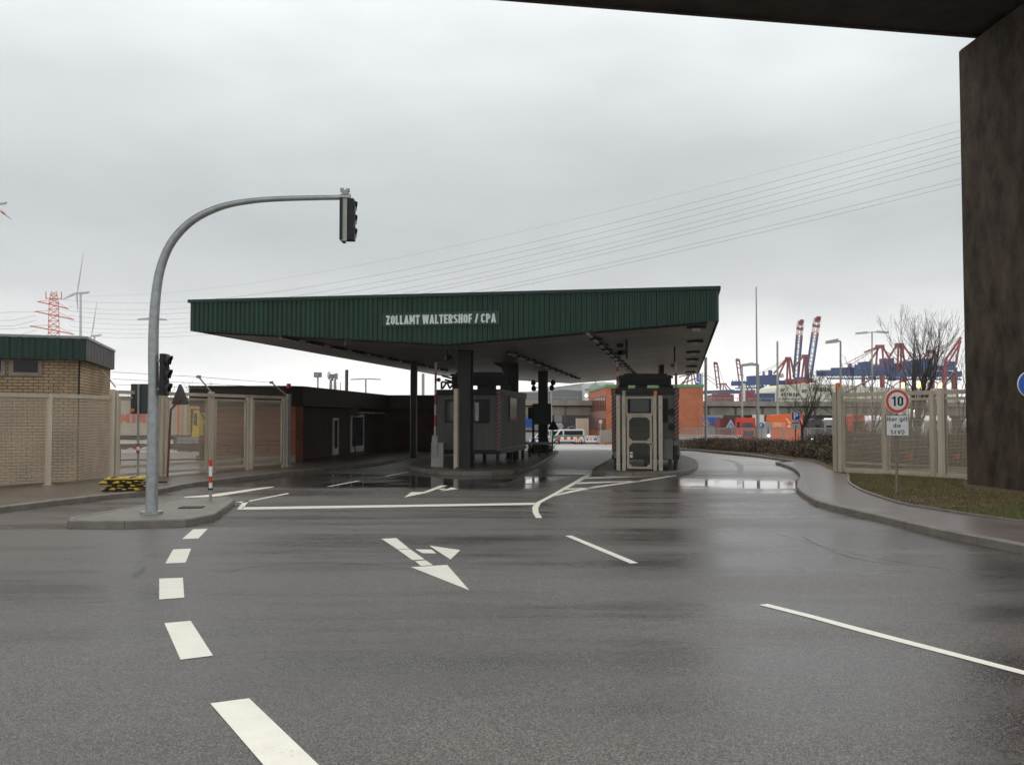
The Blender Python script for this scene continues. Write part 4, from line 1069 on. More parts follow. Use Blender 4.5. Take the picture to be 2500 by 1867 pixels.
# black sign boards above the booths
def sign_board(label, px0, px1, y0, y1, Y, feet):
    a = PT(px0, y0, Y); c = PT(px1, y1, Y); t = thing('lane_display', label, 'sign', Vector(((a.x + c.x) / 2, Y, c.z)), 'lane displays above the booths')
    f = Fr((0, Y, 0)); b = MB()
    b.box(f, a.x, c.x, -.25, .25, c.z, a.z, M_black); b.box(f, a.x + .15, c.x - .15, -.3, .3, a.z + .003, a.z + .06, M_steel)
    b.box(f, a.x - .06, c.x + .06, -.27, -.251, a.z - .10, a.z - .02, M_steel)
    b.build('housing', t)
    for px in feet:
        x = PT(px, 930, Y).x; b = MB(); b.box(f, x - .2, x + .2, -.1, .1, PT(px, 953, Y).z, c.z, M_steel); b.build('foot', t)
    return t
sign_board('black lane display box on top of the left booth', 1104, 1238, 913, 941, BR.y + 2.0, (1117, 1178, 1199, 1234))
sign_board('black lane display box on top of the right booth', 1512, 1636, 917, 940, GL.y + 1.4, (1519, 1565, 1628))
# lattice bracket left of the left display
b = MB(); Y_ = BR.y + 2
for a, c in (((1078, 932), (1112, 935)), ((1078, 932), (1078, 950)), ((1080, 949), (1090, 934)), ((1092, 934), (1098, 948)), ((1098, 948), (1108, 936)), ((1086, 927), (1112, 933)), ((1079, 917), (1108, 925))):
    b.bar(PT(*a, Y_), PT(*c, Y_), .07, M_steel)
single(b, 'lattice_bracket', 'small dark lattice bracket on the left booth roof edge', 'bracket', PT(1095, 950, Y_))

# ================================================================== BARRIER GATES (arms raised)
M_armw = mat('barrier_white', (.42, .39, .36), .5); M_armr = mat('barrier_red', (.34, .05, .03), .5)
def barrier(label, pxb, ybase, Yb, arm, box, discs=(), dirx=1):
    t = thing('barrier_gate', label, 'barrier', PT(pxb, ybase, Yb), 'raised barrier gates at the booths')
    f = Fr((0, Yb, 0))
    if box:
        x0, x1, y0, y1 = box; a = PT(x0, y0, Yb); c = PT(x1, y1, Yb); b = MB()
        b.box(f, a.x, c.x, -.2, .2, .12, a.z, M_boxgrey); b.box(f, a.x - .01, c.x + .01, -.21, .21, a.z + .002, a.z + .03, M_boxgrey); cb = b.build('cabinet', t)
        b = MB(); b.box(f, a.x + .06, c.x - .06, -.206, -.201, .3, a.z - .12, M_boxgrey); b.build('door', cb)
    b = MB()
    (ax, ay), (cx_, cy_) = arm; n = 9
    n = 7
    for i in range(n):
        p = PT(ax + (cx_ - ax) * i / n, ay + (cy_ - ay) * i / n, Yb - .24); q = PT(ax + (cx_ - ax) * (i + 1) / n, ay + (cy_ - ay) * (i + 1) / n, Yb - .24)
        b.bar(p, q, .075, M_armw if i % 2 == 0 else M_armr, .06)
    b.build('arm', t)
    b = MB(); p = PT(ax, ay, Yb - .24); b.bar(p + Z3 * .05, PT(ax - 2 * dirx, ybase - 22, Yb - .24), .2, M_galvl, .1); b.build('counterweight', t)
    for x, y in discs:
        q = PT(x, y, Yb - .25); b = MB(); b.cyl(q, q + Vector((0, .03, 0)), m_(5.2, Yb), M_rust, 14); b.bar(PT(x - 8 * dirx, y, Yb - .23), q, .04, M_steel); b.build('disc', t)
barrier('raised barrier with grey cabinet beside the left booth', 1068, 1137, 33.2, ((1062, 1066), (1064, 884)), (1054, 1083, 1082, 1137), ((1071, 890), (1071, 927)))
barrier('raised barrier arm at the left edge of right booth', 1507, 1140, 31.6, ((1508, 966), (1507, 884)), None, ((1516, 889),))
barrier('raised barrier arm at the right edge of right booth', 1652, 1140, 31.8, ((1652, 1075), (1650, 884)), None, ((1642, 892),), -1)
# ================================================================== TRAFFIC LIGHT
q = G(370, 1254, .125); YT = q.y
tl_ = thing('traffic_light', 'tall curved galvanised mast with two traffic signals on the island', 'traffic light', q)
pth = [(370, 1256, 29), (371, 1180, 28), (373.5, 1050, 26.5), (375, 950, 25), (374.5, 832, 24.5), (378, 750, 23.5), (386, 682, 22), (398, 636, 21), (415, 598, 20.5), (440, 565, 20), (472, 537, 19), (513, 515, 17.5), (562, 499, 15.5), (628, 489, 14), (694, 485, 13.5), (775, 483, 12.8), (846, 482, 12.2)]
b = MB(); P_ = smooth_line([PT(x, y, YT) for x, y, r_ in pth], 3); rr = []
for i in range(len(pth) - 1):
    for k in range(3): rr.append(m_((pth[i][2] + (pth[i + 1][2] - pth[i][2]) * k / 3) / 2, YT))
rr.append(m_(pth[-1][2] / 2, YT)); b.tube(P_, rr, M_galv, 16); b.build('mast', tl_)
b = MB(); b.cyl(q, q + Z3 * .05, .2, M_galv, 16); b.build('base_collar', tl_)
def signal(x0, x1, y0, y1, vis, parent, back=True):
    a = PT(x0, y0, YT); c = PT(x1, y1, YT); f = Fr((0, YT, 0)); b = MB(); H = a.z - c.z
    b.box(f, a.x + .06, c.x, -.13, .13, c.z, a.z, M_black)
    for k in (1, 2): b.box(f, a.x + .055, c.x + .006, -.136, .136, c.z + H * k / 3 - .008, c.z + H * k / 3 + .008, M_steel)
    s = b.build('signal_head', parent)
    if back:
        b = MB(); b.box(f, a.x, a.x + .05, -.20, .20, c.z - .02, a.z, M_black); b.box(f, a.x + .01, a.x + .13, -.17, -.14, c.z - .04, a.z - .02, M_galvl); b.build('backing_board', s)
    for k in range(3):
        z = c.z + H * (k + .5) / 3; b = MB(); n = 14; R0 = H / 6 * .86; L_ = m_(vis, YT)
        vs = []; fs_ = []
        for i in range(n + 1):
            an = math.pi * (-.18 + 1.36 * i / n)
            ln_ = L_ * (.45 + .55 * max(0, math.sin(an)))
            vs += [Vector((c.x, YT + R0 * math.cos(an), z + R0 * math.sin(an))), Vector((c.x + ln_, YT + R0 * .93 * math.cos(an), z + R0 * .93 * math.sin(an) - .01))]
        for i in range(n): fs_.append((2 * i, 2 * i + 1, 2 * i + 3, 2 * i + 2))
        b.idx(vs, fs_, M_steel, True); b.build('visor', s)
        b = MB(); b.cyl(Vector((c.x - .01, YT, z)), Vector((c.x + .015, YT, z)), R0 * .9, M_glass, 14); b.build('lens', s)
signal(834, 865, 488, 587, 7, tl_)
signal(388, 406, 864, 965, 14, tl_, False)
b = MB(); p = PT(843, 482, YT); b.cyl(p + Vector((-.1, 0, 0)), p + Vector((.1, 0, 0)), m_(8, YT), M_galv, 12); b.box(Fr(p), -.06, .06, -.05, .05, .05, .13, M_galvl)
b.box(Fr(p), -.09, -.03, -.03, .03, .1, .17, M_galvl); b.box(Fr(p), .02, .08, -.03, .03, .1, .16, M_galvl); b.box(Fr(p), -.02, .12, -.05, .05, -.2, -.05, M_galvl); b.build('clamp', tl_)
b = MB()
for y in (880, 950): p = PT(385, y, YT); b.box(Fr(p), -.06, .08, -.04, .04, -.02, .02, M_galvl)
b.build('bracket', tl_)

# red and white marker post on the island
def marker(label, px, yb, bands, r, name='marker_post', z=.125, base=None, parent=None):
    q = base or G(px, yb, z); t = parent or thing(name, label, 'post', q)
    for y0, y1, m, k in bands:
        b = MB(); b.cyl(PT(px, y1, q.y), PT(px, y0, q.y), m_(r * k, q.y), m, 12); b.build('band' if m in (M_red, M_signw) else 'shaft', t)
    return t
mp_ = marker('red and white banded marker post on the rear of the island', 514, 1221, ((1122, 1138, M_red, 1), (1138, 1162, M_signw, 1), (1162, 1178, M_red, 1), (1178, 1191, M_signw, 1), (1191, 1195, M_black, 1.5), (1195, 1222, M_galvl, .85)), 4.2)

# yellow feet stacked on the pavement
q0 = G(320, 1197, .125)
bm = [(0, 0, 0), (.09, .05, .082), (-.06, -.04, .164), (.03, .02, .246)]
for i, (dx, dy, dz) in enumerate(bm):
    lab = ('yellow black ramp piece lying at the bottom of the stack by the kerb', 'yellow ramp piece second from the bottom of the stack', 'yellow ramp piece second from the top of the stack', 'bright yellow ramp piece on top of the stack')[i]
    o = Vector((q0.x + dx - .17, q0.y + dy, .125 + dz)); f = Fr(o, R(4 + 7 * i - 9)); b = MB()
    L_, W_ = .47, .22
    b.box(f, -L_ + .03, L_ - .03, -W_ + .02, W_ - .02, 0, .03, M_black)
    b.prism(f, [(-L_, .031), (L_, .031), (L_ - .05, .062), (-L_ + .05, .062)], -W_, W_, M_yellow)
    for k in range(6):
        x = -L_ + .12 + k * .14 + .03 * (i % 2)
        b.hexa([f.p(x, -W_ + .02, .0625), f.p(x + .07, -W_ + .02, .0625), f.p(x + .12, W_ - .02, .0625), f.p(x + .05, W_ - .02, .0625)], [f.p(x, -W_ + .02, .08), f.p(x + .07, -W_ + .02, .08), f.p(x + .12, W_ - .02, .08), f.p(x + .05, W_ - .02, .08)], M_yellow if (k + i) % 3 else M_black)
    if i < 3:
        for k in range(3 + i): x = -L_ + .1 + k * .27 + .06 * i; b.box(f, x, x + .12 + .04 * k, -W_ - .006, -W_ - .001, .026, .066, M_black)
    single(b, 'rubber_ramp', lab, 'ramp piece', o, 'stack of yellow ramp pieces')

# signs seen from behind on the left
q = G(337, 1168, .125); st = thing('road_sign', 'dark rectangular sign seen from behind, left of the mast', 'sign', q)
b = MB(); a = PT(320, 937, q.y + .06); c = PT(378, 1010, q.y + .06); b.box(Fr((0, q.y + .06, 0), 0), a.x, c.x, -.012, .012, c.z, a.z, mat('sign_back', (.045, .055, .06), .45, .1, .15, 2)); b.build('panel', st)
b = MB(); b.cyl(q, PT(338, 938, q.y), .035, M_galvl, 8); b.build('pole', st)
for y0, y1, m in ((1083, 1090, M_red), (1090, 1098, M_signw), (1098, 1106, M_red)):
    b = MB(); b.cyl(PT(337, y1, q.y), PT(337, y0, q.y), .045, m, 10); b.build('band', st)
b = MB(); p = PT(324, 1001, q.y); b.cyl(p + Vector((0, -.02, 0)), p + Vector((0, .03, 0)), .055, M_orangelamp, 10); b.build('reflector', st)
def tri_sign(label, px, y0, y1, hw, pole, q, mback):
    t = thing('warning_sign', label, 'sign', q); b = MB(); a = PT(px, y0, q.y); l = PT(px - hw, y1, q.y); r = PT(px + hw, y1, q.y)
    f = Fr((0, q.y, 0)); k = .05
    b.prism(f, [(l.x, l.z + k), (l.x + k, l.z), (r.x - k, l.z), (r.x, l.z + k), (a.x + k * .6, a.z), (a.x - k * .6, a.z)], -.012, .012, mback); b.build('panel', t)
    b = MB(); b.tube([q] + [PT(x, y, q.y - .03) for x, y in pole], .035, M_rust if 'grey' in mback.name else M_steel, 8); b.build('pole', t)
    return t
tri_sign('grey triangular sign seen from behind on a bent rusty pole', 440, 938, 988, 21, ((414, 1060), (417, 1000), (440, 975)), G(409, 1163, .125), mat('sign_back_grey', (.10, .095, .09), .5, .1, .35, 4))
tri_sign('black triangular sign seen from behind at the plants by the rear column', 1351, 1025, 1049, 13, ((1350, 1060), (1351, 1040)), G(1348, 1103, .13), M_black)
q = D0 + nd * .9 + dd * fac(868); q = Vector((PT(868, 1000, 40).x, 40, .125))
tri_sign('dim triangular sign seen from behind before the dark facade', 868, 988, 1016, 11, ((866, 1060), (868, 1000)), q, M_steel)
# dark signal boxes seen from behind by the rear column
t = thing('traffic_light', 'black signal head seen from behind right of the left booth', 'traffic light', G(1302, 1109, .13)); Yq = t.location.y
b = MB(); b.cyl(t.location, PT(1302, 990, Yq), .06, M_black, 8); b.build('pole', t)
b = MB(); a = PT(1289, 994, Yq); c = PT(1303, 1022, Yq); b.box(Fr((0, Yq, 0)), a.x, c.x, -.12, .12, c.z, a.z, M_black); a = PT(1300, 985, Yq); c = PT(1346, 1036, Yq); b.box(Fr((0, Yq, 0)), a.x, c.x, .08, .12, c.z, a.z, mat('board_back', (.018, .022, .028), .5)); b.build('signal_head', t)

# ================================================================== RIGHT SIDE: sign 10, blue sign, fence
def disc(c, r, m, f, y0, y1, b, n=32):
    return b.hexa([f.p(c[0] + r * math.cos(2 * math.pi * i / n), y1, c[1] + r * math.sin(2 * math.pi * i / n)) for i in range(n)][::1], [f.p(c[0] + r * math.cos(2 * math.pi * i / n), y0, c[1] + r * math.sin(2 * math.pi * i / n)) for i in range(n)], m)
M_signpole = mat('weathered_pole', (.23, .20, .165), .55, .1, .25, 4)
def speed_sign(label, px, py, r, q, plate=None, pole_top=None, pr=.03, th=.6):
    t = thing('speed_sign', label, 'sign', q); f = Fr((0, q.y - .05, 0)); c = PT(px, py, q.y - .05); rr_ = m_(r, q.y)
    b = MB(); b.cyl(q, PT(px, pole_top or py - r * .6, q.y), pr, M_signpole if plate else M_galvl, 8); b.build('pole', t)
    b = MB(); disc((c.x, c.z), rr_, M_signw, f, -.012, .012, b); disc((c.x, c.z), rr_ * .96, M_signred, f, -.016, -.0125, b); disc((c.x, c.z), rr_ * .73, M_signw, f, -.020, -.0165, b)
    d = b.build('disc', t)
    stext('numerals', '10', Vector((c.x - rr_ * .47, q.y - .071, c.z - rr_ * .40)), Vector((1, 0, 0)), rr_ * .94, rr_ * .80, M_black, d, .16, .003, .16)
    if plate:
        a = PT(plate[0], plate[1], q.y - .05); e_ = PT(plate[2], plate[3], q.y - .05)
        b = MB(); b.box(f, a.x, e_.x, -.012, .012, e_.z, a.z, M_steel); b.box(f, a.x + .012, e_.x - .012, -.016, -.0125, e_.z + .012, a.z - .012, M_signw); p_ = b.build('plate', t)
        return t, p_, a, e_
    return t, None, None, None
q = G(2189, 1205, .13)
t, p_, a, e_ = speed_sign('round red and white 10 sign with Hier gilt die StVO plate', 2190, 979, 29.5, q, (2162, 1013, 2219, 1064))
H_ = (a.z - e_.z)
for s, x0, x1, y0, hh in (('Hier gilt', .055, .945, .705, .205), ('die', .32, .64, .40, .205), ('StVO', .20, .79, .085, .205)):
    stext('plate_letters', s, Vector((a.x + (e_.x - a.x) * x0, q.y - .067, e_.z + H_ * y0)), Vector((1, 0, 0)), (e_.x - a.x) * (x1 - x0), H_ * hh, M_black, p_, .13, .002, .15, .3)
q = Vector((PT(2517, 1200, 17.5).x, 17.5, .12)); t = thing('direction_sign', 'round blue mandatory sign cut by the right edge', 'sign', q)
f = Fr((0, q.y - .05, 0)); c = PT(2517, 938, q.y - .05); b = MB(); b.cyl(q, PT(2517, 905, q.y), .03, M_galvl, 8); b.build('pole', t)
b = MB(); disc((c.x, c.z), m_(33, q.y), M_signw, f, -.012, .012, b); disc((c.x, c.z), m_(31.5, q.y), M_blue, f, -.016, -.0125, b)
b.build('disc', t)
b = MB(); b.bar(Vector((c.x + .12, q.y - .068, c.z + .1)), Vector((c.x - .06, q.y - .068, c.z - .08)), .06, M_signw, .004); b.build('arrow', t)

# fence
FR0 = Vector((FR0.x, FR0.y, 0)); FR1 = Vector((FR1.x, FR1.y, 0)); fd = (FR1 - FR0).normalized(); fn = Vector((-fd.y, fd.x, 0)); 
if fn.y > 0: fn = -fn
fr_t = thing('mesh_fence', 'tall cream steel fence with wire mesh behind the 10 sign', 'fence', FR0 + Z3 * .13)
fF = Fr(FR0, ex=fd)
def gs(px): return (PL(px, 1050, FR0, fn) - FR0).dot(fd)
for px, wd, z1, m in ((2041, .17, 2.72, M_cream), (2053, .15, 2.88, M_creamb), (2163, .13, 2.66, M_cream), (2279, .12, 2.66, M_cream), (2297, .13, 2.74, M_creamb), (2306, .10, 2.74, M_cream), (2420, .15, 2.7, M_cream)):
    b = MB(); s = gs(px); b.box(fF, s - wd / 2, s + wd / 2, -.07, .07, .1, z1, m); b.build('post', fr_t)
b = MB(); b.box(fF, gs(2060), gs(2480), -.06, .06, 2.56, 2.68, M_cream); b.box(fF, gs(2060), gs(2480), -.045, .045, 2.40, 2.48, M_cream); b.build('top_rail', fr_t)
b = MB(); b.box(fF, gs(2060), gs(2480), -.05, .05, .13, .26, M_cream); b.box(fF, gs(2060), gs(2480), .0, .05, .42, .47, M_cream); b.build('bottom_rail', fr_t)
for a_, c_ in ((2060, 2155), (2171, 2272), (2311, 2413)):
    s0, s1 = gs(a_), gs(c_); b = MB(); b.box(fF, s0, s0 + .025, -.02, .02, .26, 2.4, M_cream); b.box(fF, s1 - .025, s1, -.02, .02, .26, 2.4, M_cream); o = b.build('panel', fr_t)
    b = MB(); b.face([fF.p(s0, 0, .26), fF.p(s1, 0, .26), fF.p(s1, 0, 2.4), fF.p(s0, 0, 2.4)], M_wire); b.build('wire_mesh', o)
b = MB(); s = gs(2048); b.cyl(fF.p(s, 0, 2.72), fF.p(s, 0, 2.80), .07, M_black, 10); b.cyl(fF.p(s, 0, 2.80), fF.p(s, 0, 2.99), .085, M_orangelamp, 12); b.ball(fF.p(s, 0, 2.99), .085, M_orangelamp, 12, .5); b.build('flashing_lamp', fr_t)
b = MB(); b.cyl(PL(2300, 945, FR0, fn), PL(2330, 908, FR0, fn), .03, M_galvl, 6); b.build('wire_arm', fr_t); b = MB(); b.cyl(PL(2062, 958, FR0, fn), PL(2095, 925, FR0, fn) - fn * .6, .03, M_galvl, 6); b.build('wire_arm', fr_t)
for px, py in ((2222, 1114), (2338, 1114)):
    q = PL(px, py, FR0 - fn * .1, fn); b = MB(); b.cyl(q, q + fn * .03, .08, M_red, 12); b.build('roller_disc', fr_t)

# ================================================================== GRASS, HEDGE, TREES
def blades(name, label, area, n, h0, h1, mats, seed):
    rnd = random.Random(seed); b = MB()
    for i in range(n):
        p = area(rnd)
        if p is None: continue
        h = h0 + (h1 - h0) * rnd.random() ** 1.5; a = rnd.random() * 6.28; wd = .006 + .006 * rnd.random(); ln = rnd.uniform(-.6, .6) * h; a2 = rnd.random() * 6.28
        dx, dy = math.cos(a) * wd, math.sin(a) * wd; mm = mats[int(rnd.random() * len(mats))]
        b.face([(p[0] - dx, p[1] - dy, p[2]), (p[0] + dx, p[1] + dy, p[2]), (p[0] + math.cos(a2) * ln, p[1] + math.sin(a2) * ln, p[2] + h)], mm)
    o = b.build(name, None); o['kind'] = 'stuff'; o['label'] = label; o['category'] = 'grass'
    return o
M_g1 = mat('grass_green', (.12, .13, .04), .6, 0, .3, 3); M_g2 = mat('grass_straw', (.26, .21, .095), .7, 0, .3, 3); M_g3 = mat('grass_olive', (.17, .155, .05), .65, 0, .3, 3)
def inpoly(x, y, poly):
    c = False; n = len(poly)
    for i in range(n):
        a, d = poly[i], poly[(i + 1) % n]
        if (a[1] > y) != (d[1] > y) and x < (d[0] - a[0]) * (y - a[1]) / (d[1] - a[1]) + a[0]: c = not c
    return c
GP1 = [(2069, 1158), (2073, 1176), (2093, 1190), (2150, 1206), (2250, 1212), (2350, 1206), (2352, 1168), (2200, 1158)]
GP2 = [(2275, 1236), (2380, 1240), (2500, 1232), (2560, 1240), (2700, 1300), (2500, 1274), (2363, 1255)]
GP3 = [(2116, 1200), (2196, 1228), (2363, 1254), (2500, 1272), (2500, 1215), (2300, 1200)]
def area_px(poly, z=.128):
    gpts = [G(x, y, z) for x, y in poly]; pl = [(p.x, p.y) for p in gpts]
    xs = [p[0] for p in pl]; ys = [p[1] for p in pl]
    def f(rnd):
        for k in range(30):
            x = rnd.uniform(min(xs), max(xs)); y = rnd.uniform(min(ys), max(ys))
            if inpoly(x, y, pl): return (x, y, z)
        return None
    return f
blades('grass', 'short yellowish green grass below the right fence', area_px(GP1), 12000, .025, .075, [M_g1, M_g2, M_g2, M_g3, M_g3], 1)
blades('grass', 'greener grass strip at the lower right edge of the verge', area_px(GP2), 7000, .02, .06, [M_g1, M_g1, M_g3], 2)
blades('grass', 'sparse withered grass on the brown earth before the pier', area_px(GP3), 3000, .02, .07, [M_g2, M_soil, M_g3], 3)

blades('grass', 'withered straw grass at the foot of the bridge pier', area_px([(2330, 1180), (2356, 1192), (2420, 1200), (2500, 1208), (2500, 1228), (2380, 1226), (2320, 1212)]), 3500, .02, .07, [M_g2, M_g3, M_soil, M_g2], 4)
def hedge(name, label, line, wd, h, n, mats, seed, cat='hedge'):
    rnd = random.Random(seed); b = MB(); L = [0]
    for a, c in zip(line, line[1:]): L.append(L[-1] + (c - a).length)
    def at(t):
        s = t * L[-1]
        for i in range(len(line) - 1):
            if s <= L[i + 1] or i == len(line) - 2:
                k = (s - L[i]) / max(1e-6, L[i + 1] - L[i]); p = line[i] + (line[i + 1] - line[i]) * k; d = (line[i + 1] - line[i]).normalized(); return p, Vector((-d.y, d.x, 0))
    # dark inner stems
    for i in range(n // 6):
        p, nn = at(rnd.random()); p = p + nn * rnd.uniform(.1, .9) * wd; hh = h * rnd.uniform(.5, 1.0)
        q = p + Vector((rnd.uniform(-.2, .2), rnd.uniform(-.2, .2), hh)); b.tube([p, (p + q) / 2 + Vector((rnd.uniform(-.05, .05), 0, 0)), q], [.012, .009, .003], M_bark, 3, False)
    for i in range(n):
        t = rnd.random(); p, nn = at(t); s = rnd.random(); prof = math.sin(math.pi * min(1, max(0, .08 + .84 * s))) ** .5
        loc = .82 + .25 * math.sin(t * 37 + seed) * math.sin(t * 91 + 1.3)
        z = h * prof * loc * (1 - .75 * rnd.random() ** 2.2)
        c = p + nn * s * wd + Z3 * (z + p.z * 0) + Vector((rnd.gauss(0, .05), rnd.gauss(0, .05), rnd.gauss(0, .05)))
        r = .016 + .032 * rnd.random(); ax = Vector((rnd.gauss(0, 1), rnd.gauss(0, 1), rnd.gauss(.6, .8))).normalized(); ay = ax.cross(Vector((rnd.gauss(0, 1), rnd.gauss(0, 1), rnd.gauss(0, 1)))).normalized()
        m = mats[int(min(.999, max(0, rnd.gauss(.5 + .35 * math.sin(t * 17 + s * 3), .22))) * len(mats))]
        b.face([c - ax * r * 1.4, c + ay * r * .55, c + ax * r * 1.4, c - ay * r * .55], m)
    return single(b, name, label, cat, line[0])
M_h1 = mat('hedge_brown', (.23, .14, .085), .8, 0, .3, 2); M_h2 = mat('hedge_olive', (.14, .115, .055), .75, 0, .3, 2); M_h3 = mat('hedge_green', (.075, .092, .036), .7, 0, .3, 2); M_h4 = mat('hedge_dark', (.06, .04, .03), .8, 0, .3, 2)
def gl(*p): return [G(x, y, .0) for x, y in p]
hedge('hedge', 'low brown winter hedge along the far kerb of the exit lane', list(reversed(gl((1652, 1096), (1750, 1102), (1850, 1111), (1930, 1122)))), -3.0, .80, 26000, [M_h4, M_h1, M_h1, M_h2], 11)
hedge('hedge', 'olive green hedge bending towards the cream fence post', list(reversed(gl((1915, 1120), (1985, 1128), (2042, 1150)))), -3.6, 1.25, 26000, [M_h4, M_h2, M_h3, M_h2, M_h1], 12)
hedge('hedge', 'brown bushes growing behind the right mesh fence', [Vector((12.2, 33.5, .1)), Vector((19.5, 31.5, .1))], 2.2, 1.5, 14000, [M_h4, M_h1, M_h1, M_h2], 13, 'bush')
hedge('plant', 'small green plants at the foot of the rear canopy column', [G(1322, 1105, .13), G(1356, 1103, .13)], 1.0, .5, 1500, [M_h3, M_h3, M_h2], 14, 'plant')

def bare_tree(label, base, H, spread, seed, stems=1, r0=.09, m=None, m2=None, up=.55, depth=6, group=None, fork=.3, name='bare_tree', trunk_h=0, tilt0=(.15, .5)):
    rnd = random.Random(seed); m = m or M_bark; m2 = m2 or M_barkf
    t = thing(name, label, 'tree', base, group); tb = MB(); cb = MB()
    def grow(p, d, L, r, k):
        n = 3; pts = [p]; q = p
        for i in range(n):
            d = (d + Vector((rnd.gauss(0, .10), rnd.gauss(0, .10), rnd.gauss(0, .05) + .05 * up))).normalized(); q = q + d * L / n; pts.append(q)
        r1 = max(r * .66, .006)
        (tb if k >= depth - 1 else cb).tube(pts, [r + (r1 - r) * i / n for i in range(n + 1)], m if k >= depth - 2 else m2, 6 if k >= depth - 1 else 4 if k > 2 else 3, False)
        if k <= 0: return
        nb = rnd.choice((2, 2, 3)) if k > 1 else rnd.choice((2, 3, 3))
        for i in range(nb):
            a = rnd.random() * 6.28; sp = rnd.uniform(.25, .75) * spread
            x = d.cross(Vector((.3, .2, 1))).normalized(); y = d.cross(x)
            nd_ = (d + (x * math.cos(a) + y * math.sin(a)) * sp + Z3 * up * .25).normalized()
            grow(pts[-1], nd_, L * rnd.uniform(.62, .86), r1 * rnd.uniform(.7, .95), k - 1)
        if k > 1:
            for i in range(2):
                s = rnd.uniform(.3, .9); j = int(s * n); pp = pts[j].lerp(pts[min(j + 1, n)], s * n - j); a = rnd.random() * 6.28
                x = d.cross(Vector((.3, .2, 1))).normalized(); y = d.cross(x)
                grow(pp, (d * .7 + (x * math.cos(a) + y * math.sin(a)) * .8 * spread + Z3 * .3 * up).normalized(), L * .55, r * .35, max(0, k - 3))
    L0 = (H - trunk_h) * fork; base0 = Vector(base)
    if trunk_h:
        top_ = base0 + Z3 * trunk_h + Vector((.05, .04, 0)); tb.tube([base0, base0.lerp(top_, .5) + Vector((.03, 0, 0)), top_], [r0 * 1.8, r0 * 1.5, r0 * 1.5], m, 8); base0 = top_ - Z3 * .05
    for i in range(stems):
        a = rnd.random() * 6.28 if stems > 3 else 6.28 * i / max(1, stems) + rnd.random(); tilt = 0 if stems == 1 else rnd.uniform(*tilt0) * spread
        grow(base0.copy(), Vector((math.cos(a) * tilt, math.sin(a) * tilt, 1)).normalized(), L0, r0, depth - 1 if stems > 1 else depth - 1)
    zmax = max(v.z for v in tb.v + cb.v); k_ = H / (zmax - base[2]); o_ = Vector(base)
    for q_ in (tb, cb): q_.v = [o_ + (v - o_) * k_ for v in q_.v]
    tb.build('trunk', t); cb.build('crown', t)
    return t
def tree_at(label, px, py, Y, ptop, **k):
    b0 = PT(px, py, Y); b0 = Vector((b0.x, Y, gz(Y) + .0)); top = PT(px, ptop, Y); return bare_tree(label, b0, top.z - b0.z, **k)
tree_at('bare tree forking in a V behind the parking sign', 1957, 1085, 44, 885, spread=.75, seed=5, r0=.05, stems=6, depth=6, up=.7, fork=.33, trunk_h=1.6, tilt0=(.45, .95))
tree_at('tall bare multi-stemmed tree behind the 10 sign', 2232, 1090, 38, 735, spread=.62, seed=21, stems=5, r0=.10, depth=6, up=1.1, fork=.34)
tree_at('bare tree between the orange lamp and the 10 sign', 2120, 1090, 40, 850, spread=.7, seed=9, stems=3, r0=.06, depth=5, up=.8, fork=.36)
tree_at('bare tree left of the orange lamp on the fence post', 2068, 1090, 43, 905, spread=.9, seed=30, stems=3, r0=.06, depth=5, up=.6, fork=.33)
tree_at('bare tree half hidden by the bridge pier', 2330, 1090, 42, 830, spread=.8, seed=17, stems=3, r0=.06, depth=5, up=.7, fork=.33)
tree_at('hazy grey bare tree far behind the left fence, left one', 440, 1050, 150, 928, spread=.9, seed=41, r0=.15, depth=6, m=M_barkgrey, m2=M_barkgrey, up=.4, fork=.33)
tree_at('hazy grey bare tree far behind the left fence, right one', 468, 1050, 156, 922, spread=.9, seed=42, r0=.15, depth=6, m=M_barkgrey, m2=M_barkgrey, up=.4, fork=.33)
# ================================================================== BACKGROUND BUILDINGS
# orange brick office
Yb = 118.0; gb_ = gz(Yb)
OL = PT(1480, 1000, Yb); OR = PT(1717, 1000, Yb); zto = PT(1600, 945, Yb).z
bl = PT(1437, 1000, 141.0)
ob = thing('brick_office', 'orange brick office with green roof edge behind the right booth', 'building', Vector((OL.x, Yb, gb_)))
b = MB(); pl = [Vector((OL.x, Yb, 0)), Vector((OR.x, Yb, 0)), Vector((OR.x + 4, Yb + 24, 0)), Vector((bl.x, 141, 0))]
wall_box(b, pl, gb_ - .2, zto, M_brick_o); b.build('wall', ob)
b = MB(); wall_box(b, [pl[0] + Vector((-.1, -.1, 0)), pl[1] + Vector((.1, -.1, 0)), pl[2] + Vector((.1, .1, 0)), pl[3] + Vector((-.1, .1, 0))], zto, zto + .35, M_greenT); b.build('roof_edge', ob)
sd_ = (pl[3] - pl[0]).normalized(); sl_ = (pl[3] - pl[0]).length; fO = Fr(pl[0], ex=sd_)
def side(px, py): q = PL(px, py, pl[0], Vector((sd_.y, -sd_.x, 0))); return (q - pl[0]).dot(sd_), q.z
for r_, (yt, yb_) in enumerate(((966, 1003), (1021, 1051))):
    z1 = side(1478, yt)[1]; z0 = side(1478, yb_)[1]
    for i in range(11):
        s0 = .4 + (sl_ - 2.5) * i / 11; b = MB(); 
        b.box(fO, s0, s0 + .95, .02, .06, z0, z1, M_rust)
        wn_ = b.build('window', ob); b = MB(); b.box(fO, s0 + .12, s0 + .83, .062, .075, z0 + .1, z1 - .1, M_glass); b.build('pane', wn_)
b = MB(); b.box(fO, .2, sl_ - 1, .015, .035, side(1478, 1006)[1], side(1478, 1019)[1], mat('grey_red_band', (.28, .14, .11), .6)); b.build('parapet_band', ob)

